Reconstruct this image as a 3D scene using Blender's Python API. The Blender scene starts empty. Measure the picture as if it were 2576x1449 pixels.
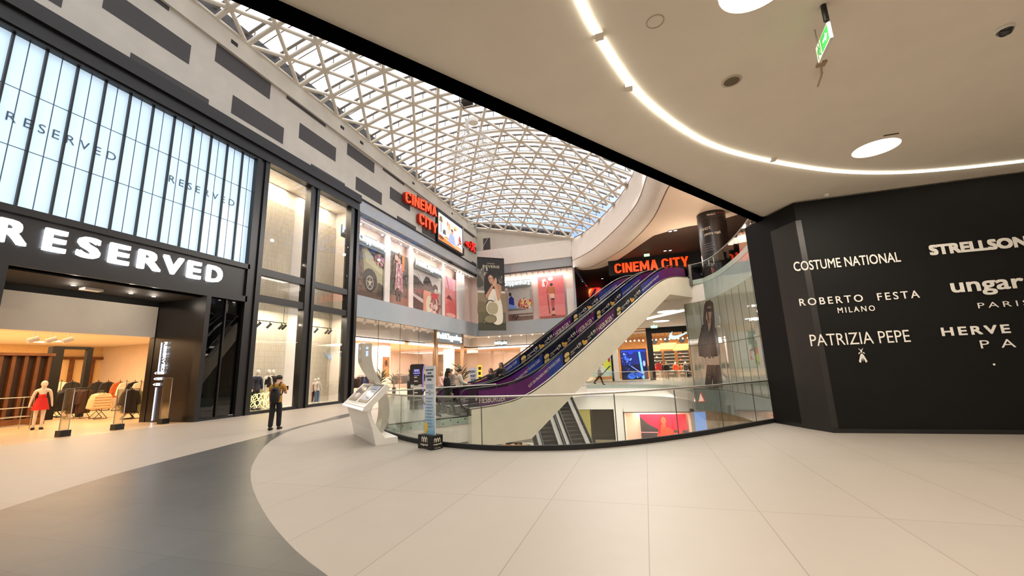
import bpy, math, random
from math import sin, cos, pi, radians, hypot, atan2
from mathutils import Vector, Matrix
from mathutils.geometry import tessellate_polygon
random.seed(7)
SC = bpy.context.scene
COL = SC.collection
def W3(*a): return Vector(a)

# ------------------------------------------------------------------ camera
YAW, PIT, ROL, FPX, EYE = 0.30022948, 0.19465199, -0.03669055, 1037.3062, 1.65
CF = W3(-sin(YAW)*cos(PIT), cos(YAW)*cos(PIT), sin(PIT))
_r = W3(cos(YAW), sin(YAW), 0); _u = _r.cross(CF)
CR = _r*cos(ROL)+_u*sin(ROL); CU = -_r*sin(ROL)+_u*cos(ROL)
CP = W3(0, 0, EYE)
cam = bpy.data.cameras.new('camera'); cam.sensor_width = 36; cam.lens = FPX/2576*36
cam.clip_end = 500; cam.clip_start = 0.05
co = bpy.data.objects.new('camera', cam); COL.objects.link(co)
mw = Matrix((CR, CU, -CF)).transposed().to_4x4(); mw.translation = CP
co.matrix_world = mw; SC.camera = co
# measured surveying helpers: where a sight line meets a known plane of the building
def ray(x, y): return CF*FPX + CR*(x-1288) - CU*(y-724.5)
def pz(x, y, z=0): d = ray(x, y); return CP + d*((z-EYE)/d.z)
def px(x, y, X): d = ray(x, y); return CP + d*(X/d.x)
def py(x, y, Y): d = ray(x, y); return CP + d*(Y/d.y)
def pl(x, y, P, n): d = ray(x, y); return CP + d*((P-CP).dot(n)/d.dot(n))
def on(x, y, Q): n = W3(Q[0], Q[1], 0); d = ray(x, y); return CP + d*((Q[0]**2+Q[1]**2)/d.dot(n))

# ------------------------------------------------------------------ view, sky, big lights
SC.view_settings.view_transform = 'Standard'
SC.view_settings.look = 'None'
SC.view_settings.exposure = 0.12
SC.view_settings.gamma = 1.0
SC.view_settings.use_curve_mapping = False
cy = SC.cycles
cy.max_bounces = 7; cy.diffuse_bounces = 3; cy.glossy_bounces = 3; cy.transmission_bounces = 4
cy.transparent_max_bounces = 14; cy.sample_clamp_indirect = 6.0
cy.caustics_reflective = False; cy.caustics_refractive = False

wd = bpy.data.worlds.new('sky'); SC.world = wd; wd.use_nodes = True
nt = wd.node_tree; nt.nodes.clear()
def nd(t, ty, **k):
    n = t.nodes.new(ty)
    for a, b in k.items(): setattr(n, a, b)
    return n
tc = nd(nt, 'ShaderNodeTexCoord'); sp = nd(nt, 'ShaderNodeSeparateXYZ'); nz = nd(nt, 'ShaderNodeTexNoise')
nz.inputs['Scale'].default_value = 2.6; nz.inputs['Detail'].default_value = 4
ad = nd(nt, 'ShaderNodeMath', operation='MULTIPLY_ADD'); ad.inputs[1].default_value = 0.30; 
rp = nd(nt, 'ShaderNodeValToRGB'); bg = nd(nt, 'ShaderNodeBackground'); wo = nd(nt, 'ShaderNodeOutputWorld')
nt.links.new(tc.outputs['Generated'], sp.inputs[0]); nt.links.new(tc.outputs['Generated'], nz.inputs['Vector'])
nt.links.new(nz.outputs['Fac'], ad.inputs[0]); nt.links.new(sp.outputs['Z'], ad.inputs[2])
e = rp.color_ramp.elements
e[0].position = 0.45; e[0].color = (0.11, 0.17, 0.33, 1)
e[1].position = 0.70; e[1].color = (1.0, 0.94, 0.90, 1)
m_ = e.new(0.58); m_.color = (0.36, 0.40, 0.46, 1)
nt.links.new(ad.outputs[0], rp.inputs[0]); nt.links.new(rp.outputs[0], bg.inputs[0]); nt.links.new(bg.outputs[0], wo.inputs[0])
SKY_STRENGTH = 3.3
bg.inputs[1].default_value = SKY_STRENGTH

LK = 2.05      # all lamps together
def area(name, loc, power, col=(1, .85, .68), size=0.5, size_y=None, rot=(0, 0, 0), spread=180):
    l = bpy.data.lights.new(name, 'AREA'); l.energy = power*LK; l.color = col; l.size = size
    if size_y: l.shape = 'RECTANGLE'; l.size_y = size_y
    else: l.shape = 'DISK'
    l.spread = radians(spread)
    o = bpy.data.objects.new(name, l); COL.objects.link(o); o.location = loc; o.rotation_euler = rot
    return o
def point(name, loc, power, col=(1, .85, .68), r=0.1):
    l = bpy.data.lights.new(name, 'POINT'); l.energy = power*LK; l.color = col; l.shadow_soft_size = r
    o = bpy.data.objects.new(name, l); COL.objects.link(o); o.location = loc
    return o
WARM, AMBER, WHITE = (1.0, .86, .70), (1.0, .70, .40), (1.0, .95, .88)
# daylight portal in the skylight opening
po = area('skylight_portal', (-8.5, 24, 21.6), 1, size=19, size_y=44); po.data.cycles.is_portal = True
# the store and hall lamps, and added fill over the opening
area('shop_lamps', (-26.0, 10.0, 4.5), 620, AMBER, 9, 12)
area('shop_lamps', (-35.0, 13.0, 4.5), 620, AMBER, 8, 12)
area('tall_window_lamps', (-18.9, 16.8, 12.6), 60, (1, .82, .58), 1.2, 2.4)
area('tall_window_lamps', (-18.9, 20.3, 12.6), 60, (1, .82, .58), 1.2, 2.4)
area('tall_window_lamps', (-18.6, 16.8, 5.3), 60, (1, .84, .62), 0.5, 2.4)
area('tall_window_lamps', (-18.6, 20.3, 5.3), 60, (1, .84, .62), 0.5, 2.4)
area('upper_window_lamps', (-18.05, 33, 12.3), 170, WHITE, 0.3, 20, (0, radians(35), 0))
area('upper_window_lamps', (-11.0, 44.3, 12.2), 80, WHITE, 8, 0.3, (radians(35), 0, 0))
area('fashion_hall_lamps', (-23.5, 33, 4.05), 1300, (1, .93, .85), 9, 19)
area('fashion_hall_lamps', (-12.5, 49, 4.05), 900, (1, .93, .85), 9, 8)
area('sport_store_lamps', (1.5, 50, 4.9), 640, (1, .82, .62), 7, 6)
area('walkway_lamps', (0.0, 42.5, 5.4), 150, WHITE, 5, 3)
area('cinema_lamps', (1.5, 37.5, 11.7), 55, WARM, 5, 2)
area('basement_lamps', (-2, 34.0, -0.95), 150, WHITE, 7, 1.2, (radians(25), 0, 0))
area('basement_lamps', (3.5, 20, -1.0), 160, WHITE, 1.2, 8)
area('added_void_fill', (2.9, 14, 11.9), 190, WHITE, 1.2, 5)  # added lamps without fittings, put in to brighten the escalators and the opening
area('added_void_fill', (3.3, 22, 11.9), 190, WHITE, 1.2, 5)
area('added_void_fill', (0.8, 33, 11.9), 120, WHITE, 1.2, 4)
point('upper_shop_lamps', (7.6, 25, 9.2), 260, (1, .80, .62), .5)
point('upper_shop_lamps', (7.2, 18, 9.2), 170, (1, .80, .62), .5)
point('upper_shop_lamps', (4.2, 33.5, 9.2), 150, (1, .78, .6), .4)
area('basement_store_lamps', (0.5, 40.3, -2.5), 130, (1, .75, .6), 3.5, 2)

# ------------------------------------------------------------------ materials
def lin(c): 
    c = c/255.0
    return c/12.92 if c <= 0.04045 else ((c+0.055)/1.055)**2.4
def L(rgb): return tuple(lin(c) for c in rgb)+(1,)
_mc = {}
def mt(name, rgb, rough=.55, metal=0, emit=0, var=0.06, vs=6.0, spec=.5, bump=0, coat=0, ecol=None):
    """principled material whose colour is broken up a little by noise"""
    if name in _mc: return _mc[name]
    m = bpy.data.materials.new(name); m.use_nodes = True; t = m.node_tree
    b = t.nodes['Principled BSDF']; c = L(rgb)
    b.inputs['Roughness'].default_value = rough; b.inputs['Metallic'].default_value = metal
    b.inputs['Specular IOR Level'].default_value = spec; b.inputs['Coat Weight'].default_value = coat
    if var or bump:
        g = nd(t, 'ShaderNodeNewGeometry'); n = nd(t, 'ShaderNodeTexNoise'); n.inputs['Scale'].default_value = vs
        n.inputs['Detail'].default_value = 3
        t.links.new(g.outputs['Position'], n.inputs['Vector'])
        r = nd(t, 'ShaderNodeValToRGB')
        r.color_ramp.elements[0].position = .3; r.color_ramp.elements[1].position = .7
        r.color_ramp.elements[0].color = tuple(x*(1-var) for x in c[:3])+(1,)
        r.color_ramp.elements[1].color = tuple(min(1, x*(1+var)) for x in c[:3])+(1,)
        t.links.new(n.outputs['Fac'], r.inputs[0]); t.links.new(r.outputs[0], b.inputs['Base Color'])
        if bump:
            bp = nd(t, 'ShaderNodeBump'); bp.inputs['Strength'].default_value = bump; bp.inputs['Distance'].default_value = .02
            t.links.new(n.outputs['Fac'], bp.inputs['Height']); t.links.new(bp.outputs[0], b.inputs['Normal'])
    else:
        b.inputs['Base Color'].default_value = c
    if emit:
        b.inputs['Emission Color'].default_value = L(ecol or rgb); b.inputs['Emission Strength'].default_value = emit
    _mc[name] = m
    return m
def cm(rgb, rough=.7, emit=0):
    return mt('colour_%02x%02x%02x_%d_%d' % (*rgb, int(rough*10), int(emit*100)), rgb, rough, emit=emit, var=.05)
def glass(name, tint=(1, 1, 1), refl=.12, rough=.0, edge=.5):
    m = bpy.data.materials.new(name); m.use_nodes = True; t = m.node_tree; t.nodes.clear()
    o = nd(t, 'ShaderNodeOutputMaterial'); a = nd(t, 'ShaderNodeBsdfTransparent'); b = nd(t, 'ShaderNodeBsdfGlossy'); mx = nd(t, 'ShaderNodeMixShader')
    a.inputs[0].default_value = tint+(1,); b.inputs['Roughness'].default_value = rough
    lw = nd(t, 'ShaderNodeLayerWeight'); lw.inputs['Blend'].default_value = .25
    ml = nd(t, 'ShaderNodeMath', operation='MULTIPLY_ADD'); ml.inputs[1].default_value = edge; ml.inputs[2].default_value = refl*.4
    t.links.new(lw.outputs['Fresnel'], ml.inputs[0]); t.links.new(ml.outputs[0], mx.inputs[0])
    t.links.new(a.outputs[0], mx.inputs[1]); t.links.new(b.outputs[0], mx.inputs[2]); t.links.new(mx.outputs[0], o.inputs[0])
    return m
GLASS = glass('clear_glass', (.95, .98, .96), .10)
GLASS_SKY = glass('skylight_glass', (.97, .985, 1.0), .02, edge=.15)
GLASS_GREEN = glass('green_glass', (.80, .90, .84), .14)
GLASS_SHOP = glass('shop_glass', (.97, .97, .97), .04, edge=.13)
GLASS_DARK = glass('smoked_glass', (.30, .29, .28), .12)
GLASS_LEVEL = glass('upper_rail_glass', (.80, .83, .80), .12)

def brickmat(name, c1, c2, mortar, bw, bh, ms, offs=.5, rough=.4, axis='XY', bump=0.0, rot90=False, var=0):
    """brick pattern over world position, seen on the plane of the two named axes"""
    m = bpy.data.materials.new(name); m.use_nodes = True; t = m.node_tree; b = t.nodes['Principled BSDF']
    g = nd(t, 'ShaderNodeNewGeometry'); s = nd(t, 'ShaderNodeSeparateXYZ'); cb = nd(t, 'ShaderNodeCombineXYZ')
    t.links.new(g.outputs['Position'], s.inputs[0])
    a1, a2 = (axis[1], axis[0]) if rot90 else (axis[0], axis[1])
    t.links.new(s.outputs[a1], cb.inputs[0]); t.links.new(s.outputs[a2], cb.inputs[1])
    k = nd(t, 'ShaderNodeTexBrick'); k.offset = offs; k.squash = 1
    k.inputs['Scale'].default_value = 1; k.inputs['Mortar Size'].default_value = ms; k.inputs['Brick Width'].default_value = bw
    k.inputs['Row Height'].default_value = bh; k.inputs['Mortar Smooth'].default_value = .1
    k.inputs['Color1'].default_value = L(c1); k.inputs['Color2'].default_value = L(c2); k.inputs['Mortar'].default_value = L(mortar)
    t.links.new(cb.outputs[0], k.inputs['Vector'])
    n = nd(t, 'ShaderNodeTexNoise'); n.inputs['Scale'].default_value = 1.3; n.inputs['Detail'].default_value = 2
    t.links.new(g.outputs['Position'], n.inputs['Vector'])
    mx = nd(t, 'ShaderNodeMixRGB', blend_type='MULTIPLY'); mx.inputs[0].default_value = var
    t.links.new(k.outputs['Color'], mx.inputs[1]); t.links.new(n.outputs['Fac'], mx.inputs[2])
    t.links.new(mx.outputs[0], b.inputs['Base Color']); b.inputs['Roughness'].default_value = rough
    if bump:
        bp = nd(t, 'ShaderNodeBump'); bp.inputs['Strength'].default_value = bump; bp.inputs['Distance'].default_value = .03; bp.invert = True
        t.links.new(k.outputs['Fac'], bp.inputs['Height']); t.links.new(bp.outputs[0], b.inputs['Normal'])
    return m, cb, k
def tilemat(name, c1, c2, mortar, ox, oy, wx, wy, rough, var=.04):
    m, cb, k = brickmat(name, c1, c2, mortar, wx, wy, .0045, offs=0, rough=rough, var=var)
    t = m.node_tree; mp = nd(t, 'ShaderNodeMapping'); mp.inputs['Location'].default_value = (-ox, -oy, 0)
    t.links.new(cb.outputs[0], mp.inputs['Vector']); t.links.new(mp.outputs[0], k.inputs['Vector'])
    b = t.nodes['Principled BSDF']; n = nd(t, 'ShaderNodeTexNoise'); n.inputs['Scale'].default_value = 3; r = nd(t, 'ShaderNodeMapRange')
    g = nd(t, 'ShaderNodeNewGeometry'); t.links.new(g.outputs['Position'], n.inputs['Vector'])
    r.inputs['To Min'].default_value = rough*.93; r.inputs['To Max'].default_value = rough*1.07
    t.links.new(n.outputs['Fac'], r.inputs['Value']); t.links.new(r.outputs[0], b.inputs['Roughness'])
    return m
M_TILE = tilemat('cream_stone_tile', (161, 152, 140), (158, 149, 137), (128, 116, 100), -0.12, 5.57, 1.18, 2.95, .46)
M_TILEL = tilemat('pale_stone_tile', (170, 158, 144), (167, 155, 141), (150, 136, 118), -0.12, 1.0, 2.36, 2.95, .42)
M_PATH = tilemat('grey_stone_tile', (88, 86, 82), (80, 79, 76), (66, 64, 61), -1.0, 2.0, 1.18, .59, .33)
M_STOREF = tilemat('store_floor_tile', (226, 196, 160), (220, 190, 152), (180, 150, 115), 0, 0, 1.2, .6, .3)
M_WHITEFL = mt('white_floor', (225, 218, 208), .25)
M_PLASTER = mt('grey_plaster', (204, 199, 186), .85, var=.05, vs=1.2, bump=.08)
M_PLDARK = mt('dark_plaster', (74, 72, 72), .8, var=.08, vs=9)
M_CEIL = mt('ceiling_paint', (243, 235, 222), .9, var=.02, vs=2)
M_CREAM = mt('cream_paint', (243, 236, 226), .75, var=.02, vs=2)
M_SOFFIT = mt('soffit_paint', (242, 222, 200), .8, var=.02, vs=2)
M_BLACK = mt('black_metal', (15, 14, 14), .4, var=.1, vs=20)
M_BLACKM = mt('matt_black', (13, 12, 12), .7, var=.1)
M_GLOSSB = mt('gloss_black', (14, 13, 13), .08, var=.05, coat=.5)
M_DARKG = mt('charcoal_paint', (52, 50, 50), .6, var=.08)
M_HOARD = mt('hoarding_vinyl', (13, 12, 11), .6, var=.12, vs=3, bump=.05, spec=.2)
M_WHITE = mt('white_lacquer', (236, 233, 226), .25, var=.02)
M_WHITEM = mt('white_matt', (232, 228, 220), .7, var=.02)
M_STEEL = mt('brushed_steel', (190, 186, 178), .3, .9, var=.06, vs=30)
M_CHROME = mt('dark_steel', (110, 108, 106), .25, .9, var=.06, vs=30)
M_TRUSS = mt('escalator_cladding', (232, 225, 206), .4, var=.03, vs=2)
M_RUBBER = mt('black_rubber', (18, 18, 18), .45, var=.1)
M_TREAD = mt('escalator_tread', (66, 62, 58), .5, .3, var=.15, vs=30)
M_GREYGL = mt('grey_glass_panel', (172, 176, 178), .06, var=.03, vs=.6, spec=.9)
M_GREYBL = mt('blue_grey_panel', (158, 166, 172), .15, var=.05, vs=.4, spec=.6)
M_SHOPGL = mt('storefront_glass_panel', (142, 146, 130), .03, var=.05, vs=.5, spec=1.0, coat=.6)
M_FASCIA = mt('fascia_glass_panel', (164, 176, 170), .05, var=.04, vs=.7, spec=.9)
M_SHOE = mt('frosted_glass_band', (176, 190, 176), .2, var=.06, vs=4)
M_TUBE = mt('cream_steel_tube', (226, 220, 206), .5, var=.05, vs=2)
M_PURLIN = mt('grey_purlin', (120, 112, 102), .5, var=.05)
M_LAMP = mt('lamp_white', (255, 250, 242), .5, emit=6, var=0)
M_LED = mt('led_strip', (255, 247, 225), .5, emit=9, var=0)
M_SIGNW = mt('white_sign_face', (250, 252, 255), .4, emit=2.2, var=0)
M_SIGNR = mt('orange_red_sign_face', (255, 74, 10), .4, emit=1.15, var=0, ecol=(255, 62, 6))
M_SIGNE = mt('red_edge', (150, 30, 8), .4, emit=.15, var=0)
M_SKIN = mt('skin', (196, 150, 122), .6, var=.04)
M_HAIR = mt('dark_hair', (30, 24, 20), .6, var=.2, vs=40)
M_WOOD = mt('walnut_wood', (112, 70, 36), .45, var=.25, vs=3)
M_WOODL = mt('pale_wood', (206, 160, 104), .5, var=.12, vs=2)
M_PEACH = mt('peach_wall', (238, 220, 204), .7, var=.03, vs=1)
M_LEAF = mt('leaf_green', (52, 72, 38), .5, var=.25, vs=12)

# ------------------------------------------------------------------ mesh builder
_fc = {}
def glyphs(s, bold=0.0, sp=1.0, ext=0):
    k = (s, round(bold, 4), sp, ext)
    if k in _fc: return _fc[k]
    c = bpy.data.curves.new('lettering', 'FONT'); c.body = s; c.offset = bold; c.space_character = sp; c.extrude = ext; c.resolution_u = 3
    o = bpy.data.objects.new('lettering', c); COL.objects.link(o)
    dg = bpy.context.evaluated_depsgraph_get(); me = o.evaluated_get(dg).to_mesh()
    vs = [tuple(v.co) for v in me.vertices]; fs = [tuple(p.vertices) for p in me.polygons]
    o.evaluated_get(dg).to_mesh_clear(); bpy.data.objects.remove(o); bpy.data.curves.remove(c)
    _fc[k] = (vs, fs)
    return _fc[k]
class MB:
    def __init__(s): s.v = []; s.f = []; s.m = []; s.sm = []
    def add(s, vs, fs, mi=0, sm=False):
        b = len(s.v); s.v += [tuple(v) for v in vs]
        for f in fs: s.f.append(tuple(i+b for i in f)); s.m.append(mi); s.sm.append(sm)
        return s
    def box(s, a, b, mi=0):
        (x0, y0, z0), (x1, y1, z1) = a, b
        return s.add([(x0, y0, z0), (x1, y0, z0), (x1, y1, z0), (x0, y1, z0), (x0, y0, z1), (x1, y0, z1), (x1, y1, z1), (x0, y1, z1)],
                     [(0, 3, 2, 1), (4, 5, 6, 7), (0, 1, 5, 4), (1, 2, 6, 5), (2, 3, 7, 6), (3, 0, 4, 7)], mi)
    def obox(s, o, X, Y, Z, mi=0):
        """box from corner o along three edge vectors"""
        o = Vector(o); X = Vector(X); Y = Vector(Y); Z = Vector(Z)
        return s.add([o, o+X, o+X+Y, o+Y, o+Z, o+X+Z, o+X+Y+Z, o+Y+Z],
                     [(0, 3, 2, 1), (4, 5, 6, 7), (0, 1, 5, 4), (1, 2, 6, 5), (2, 3, 7, 6), (3, 0, 4, 7)], mi)
    def poly(s, pts, mi=0): return s.add(pts, [tuple(range(len(pts)))], mi)
    def ext(s, pts, vec, mi=0):
        n = len(pts); vec = Vector(vec); pts = [Vector(p) for p in pts]
        fs = [tuple(range(n))[::-1], tuple(range(n, 2*n))]+[(i, (i+1) % n, n+(i+1) % n, n+i) for i in range(n)]
        return s.add(pts+[p+vec for p in pts], fs, mi)
    def prism(s, xy, z0, z1, mi=0): return s.ext([(x, y, z0) for x, y in xy], (0, 0, z1-z0), mi)
    def flat(s, loops, z, mi=0, up=True):
        """flat floor piece from an outer loop and holes"""
        ls = [[Vector((x, y, 0)) for x, y in l] for l in loops]; vs = [p for l in ls for p in l]
        fs = []
        for t in tessellate_polygon(ls):
            a, b, c = [vs[i] for i in t]
            if ((b-a).cross(c-a)).z < 0: t = t[::-1]
            fs.append(tuple(t) if up else tuple(t[::-1]))
        return s.add([(v.x, v.y, z) for v in vs], fs, mi)
    def strip(s, A, B, mi=0, sm=False, closed=False):
        n = len(A); r = range(n if closed else n-1)
        return s.add(list(A)+list(B), [(i, (i+1) % n, n+(i+1) % n, n+i) for i in r], mi, sm)
    def loft(s, rows, mi=0, sm=True):
        n = len(rows[0]); vs = [p for r in rows for p in r]
        return s.add(vs, [(j*n+i, j*n+i+1, (j+1)*n+i+1, (j+1)*n+i) for j in range(len(rows)-1) for i in range(n-1)], mi, sm)
    def sheet(s, path, z0, z1, th, mi=0):
        """upright sheet of thickness th along a plan path"""
        A, B = offs(path, -th/2), offs(path, th/2)
        n = len(path); vs = []
        for P, z in ((A, z0), (B, z0), (B, z1), (A, z1)): vs += [(x, y, z) for x, y in P]
        fs = [(k*n+i, k*n+i+1, ((k+1) % 4)*n+i+1, ((k+1) % 4)*n+i) for k in range(4) for i in range(n-1)]
        fs += [(0, n, 2*n, 3*n), (n-1, 4*n-1, 3*n-1, 2*n-1)]
        return s.add(vs, fs, mi)
    def tube(s, P, r, n=8, mi=0, closed=False, r2=None):
        P = [Vector(p) for p in P]; N = len(P); rings = []; up = None
        for i, p in enumerate(P):
            if closed: d = P[(i+1) % N]-P[i-1]
            else: d = P[min(i+1, N-1)]-P[max(i-1, 0)]
            d.normalize()
            if up is None: up = d.orthogonal().normalized()
            a = d.cross(up).normalized(); up = a.cross(d).normalized()
            rr = r if r2 is None else r+(r2-r)*i/(N-1)
            rings.append([p+(a*cos(2*pi*k/n)+up*sin(2*pi*k/n))*rr for k in range(n)])
        vs = [q for R in rings for q in R]; fs = []
        for i in range(N if closed else N-1):
            j = (i+1) % N
            fs += [(i*n+k, i*n+(k+1) % n, j*n+(k+1) % n, j*n+k) for k in range(n)]
        s.add(vs, fs, mi, True)
        if not closed: s.add(rings[0], [tuple(range(n))[::-1]], mi); s.add(rings[-1], [tuple(range(n))], mi)
        return s
    def cyl(s, a, b, r, r2=None, n=16, mi=0): return s.tube([a, b], r, n, mi, r2=r2)
    def lathe(s, prof, c=(0, 0, 0), n=20, mi=0, sm=True, a0=0, a1=2*pi):
        full = abs(a1-a0-2*pi) < 1e-6; m = n if full else n+1; rows = []
        for r, z in prof: rows.append([(c[0]+r*cos(a0+(a1-a0)*k/n), c[1]+r*sin(a0+(a1-a0)*k/n), c[2]+z) for k in range(m)])
        vs = [q for R in rows for q in R]; fs = []
        for j in range(len(rows)-1):
            for k in range(n):
                k2 = (k+1) % m
                fs.append((j*m+k, j*m+k2, (j+1)*m+k2, (j+1)*m+k))
        return s.add(vs, fs, mi, sm)
    def sph(s, c, rx, ry=None, rz=None, n=12, mi=0, half=False):
        ry = ry or rx; rz = rz or rx; q = n//2
        t0 = 0.0 if not half else 0
        prof = [(sin(pi*j/q*(0.5 if half else 1)), cos(pi*j/q*(0.5 if half else 1))) for j in range(q+1)]
        vs = [(c[0]+rx*a*cos(2*pi*k/n), c[1]+ry*a*sin(2*pi*k/n), c[2]+rz*z) for a, z in prof for k in range(n)]
        fs = [(j*n+k, (j+1)*n+k, (j+1)*n+(k+1) % n, j*n+(k+1) % n) for j in range(q) for k in range(n)]
        return s.add(vs, fs, mi, True)
    def text(s, t, P, xd, ud, w=None, h=1.0, mi=0, depth=0, bold=0, sp=1.0, side=None, lift=.004, shear=0):
        vs, fs = glyphs(t, 0, sp, .5 if depth else 0)
        if bold:   # heavier strokes: the same outline laid again a little to each side
            b0 = len(vs); V2, F2 = [], []
            for i, (ax, ay) in enumerate(((-bold, -bold), (bold, -bold), (bold, bold), (-bold, bold), (0, 0))):
                V2 += [(v[0]+ax, v[1]+ay, v[2]+(.02*i if depth else 0)) for v in vs]; F2 += [tuple(j+b0*i for j in f) for f in fs]
            vs, fs = V2, F2
        x0 = min(v[0] for v in vs); x1 = max(v[0] for v in vs); y0 = min(v[1] for v in vs); y1 = max(v[1] for v in vs)
        xd = Vector(xd).normalized(); ud = Vector(ud).normalized(); nn = xd.cross(ud).normalized(); P = Vector(P)
        k = h/(y1-y0); kx = w/(x1-x0) if w else k
        pts = []; nb = len(vs)//5 if bold else len(vs)
        for iv, v in enumerate(vs):
            a, b = (v[0]-x0)*kx, (v[1]-y0)*k
            pts.append(P+xd*(a+shear*b)+ud*b+nn*((v[2]+.5)*depth if depth else lift+.0012*(iv//nb)))
        if side is None or not depth: s.add(pts, fs, mi)
        else:
            for f in fs:
                zs = [vs[i][2] for i in f]
                s.f.append(tuple(i+len(s.v) for i in f)); s.m.append(mi if min(zs) > .4 else side); s.sm.append(False)
            s.v += [tuple(p) for p in pts]
        return s
    def build(s, name, mats, parent=None, label=None, cat=None, group=None, kind=None, loc=None):
        me = bpy.data.meshes.new(name)
        vs = s.v
        if loc is not None: vs = [(a-loc[0], b-loc[1], c-loc[2]) for a, b, c in vs]
        me.from_pydata(vs, [], s.f); me.validate(clean_customdata=False)
        if not isinstance(mats, (list, tuple)): mats = [mats]
        for m in mats: me.materials.append(m)
        if len(me.polygons) == len(s.f):
            me.polygons.foreach_set('material_index', s.m); me.polygons.foreach_set('use_smooth', s.sm)
        else:
            print('MESH REPAIRED', name, len(me.polygons), len(s.f))
            for i, p in enumerate(me.polygons): p.material_index = s.m[min(i, len(s.m)-1)]
        me.update()
        o = bpy.data.objects.new(name, me); COL.objects.link(o)
        if loc is not None: o.location = loc
        if parent is not None:
            o.parent = parent
            if parent.location.length and loc is None: o.location = -parent.location if False else (0, 0, 0)
        return tag(o, label, cat, group, kind)
def tag(o, label=None, cat=None, group=None, kind=None):
    if label: o['label'] = label
    if cat: o['category'] = cat
    if group: o['group'] = group
    if kind: o['kind'] = kind
    return o
def root(name, loc, label, cat, group=None, kind=None, rz=0):
    o = bpy.data.objects.new(name, None); COL.objects.link(o); o.location = loc; o.rotation_euler = (0, 0, rz); o.empty_display_size = .2
    return tag(o, label, cat, group, kind)
def part(mb, name, mats, par, label=None, kind=None):
    """a part given in world coordinates under a thing whose empty is not rotated"""
    o = mb.build(name, mats, None, label, None, None, kind)
    off = Vector((0, 0, 0)); p = par
    while p is not None: off += p.location; p = p.parent
    o.data.transform(Matrix.Translation(-off)); o.parent = par
    return o
def offs(path, d):
    out = []
    for i, (x, y) in enumerate(path):
        a = path[max(i-1, 0)]; b = path[min(i+1, len(path)-1)]; l = hypot(b[0]-a[0], b[1]-a[1])
        out.append((x+(b[1]-a[1])/l*d, y-(b[0]-a[0])/l*d))
    return out
def smooth(P, k=4):
    """Catmull-Rom through points of any dimension"""
    out = []; n = len(P)
    for i in range(n-1):
        p0, p1, p2, p3 = P[max(i-1, 0)], P[i], P[i+1], P[min(i+2, n-1)]
        for j in range(k):
            t = j/k
            out.append(tuple(.5*(2*b+(c-a)*t+(2*a-5*b+4*c-d)*t*t+(3*b-a-3*c+d)*t**3) for a, b, c, d in zip(p0, p1, p2, p3)))
    out.append(tuple(P[-1]))
    return out
def at_len(path, s):
    for a, b in zip(path, path[1:]):
        l = hypot(b[0]-a[0], b[1]-a[1])
        if s <= l: return (a[0]+(b[0]-a[0])*s/l, a[1]+(b[1]-a[1])*s/l, atan2(b[1]-a[1], b[0]-a[0]))
        s -= l
    a, b = path[-2:]
    return (b[0], b[1], atan2(b[1]-a[1], b[0]-a[0]))
def plen(path): return sum(hypot(b[0]-a[0], b[1]-a[1]) for a, b in zip(path, path[1:]))
def clone(o, loc=None, rz=None, **tags):
    c = o.copy(); COL.objects.link(c)
    if loc is not None: c.location = loc
    if rz is not None: c.rotation_euler = (0, 0, rz)
    for ch in o.children:
        d = ch.copy(); COL.objects.link(d); d.parent = c
        for g in ch.children:
            h = g.copy(); COL.objects.link(h); h.parent = d
    for k, v in tags.items(): c[k] = v
    return c
def el(cx, cy, rx, ry, n=14, rot=0):
    return [(cx+rx*cos(2*pi*k/n)*cos(rot)-ry*sin(2*pi*k/n)*sin(rot), cy+rx*cos(2*pi*k/n)*sin(rot)+ry*sin(2*pi*k/n)*cos(rot)) for k in range(n)]
def rc(x0, y0, x1, y1): return [(x0, y0), (x1, y0), (x1, y1), (x0, y1)]
def blobs(rnd, cx, cy, rx, ry, n, cols, r0, r1):
    out = []
    for _ in range(n):
        a = rnd.random()*2*pi; q = rnd.random()**.5; r = r0+(r1-r0)*rnd.random()
        out.append((cols[rnd.randrange(len(cols))], el(cx+rx*q*cos(a), cy+ry*q*sin(a), r, r*(.7+.6*rnd.random()), 7, rnd.random()*3)))
    return out
def art(O, X, Y, bgc, shapes, name, par=None, rough=.6, emit=0, label=None, cat=None, group=None, th=.03, frame=None):
    """a flat printed picture: a thin board with coloured shapes laid on its face (unit coordinates)"""
    O, X, Y = Vector(O), Vector(X), Vector(Y); N = X.cross(Y).normalized()
    mats = []; ix = {}
    def mi(c):
        if c not in ix: ix[c] = len(mats); mats.append(cm(c, rough, emit))
        return ix[c]
    b = MB(); b.obox(O-N*th, X, Y, N*th, mi(bgc))
    for k, (c, P) in enumerate(shapes):
        b.add([O+X*u+Y*v+N*(.0006*(k+1)) for u, v in P], [tuple(range(len(P)))], mi(c))
    if par is not None: return part(b, name, mats, par, label)
    return b.build(name, mats, None, label, cat, group)

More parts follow.
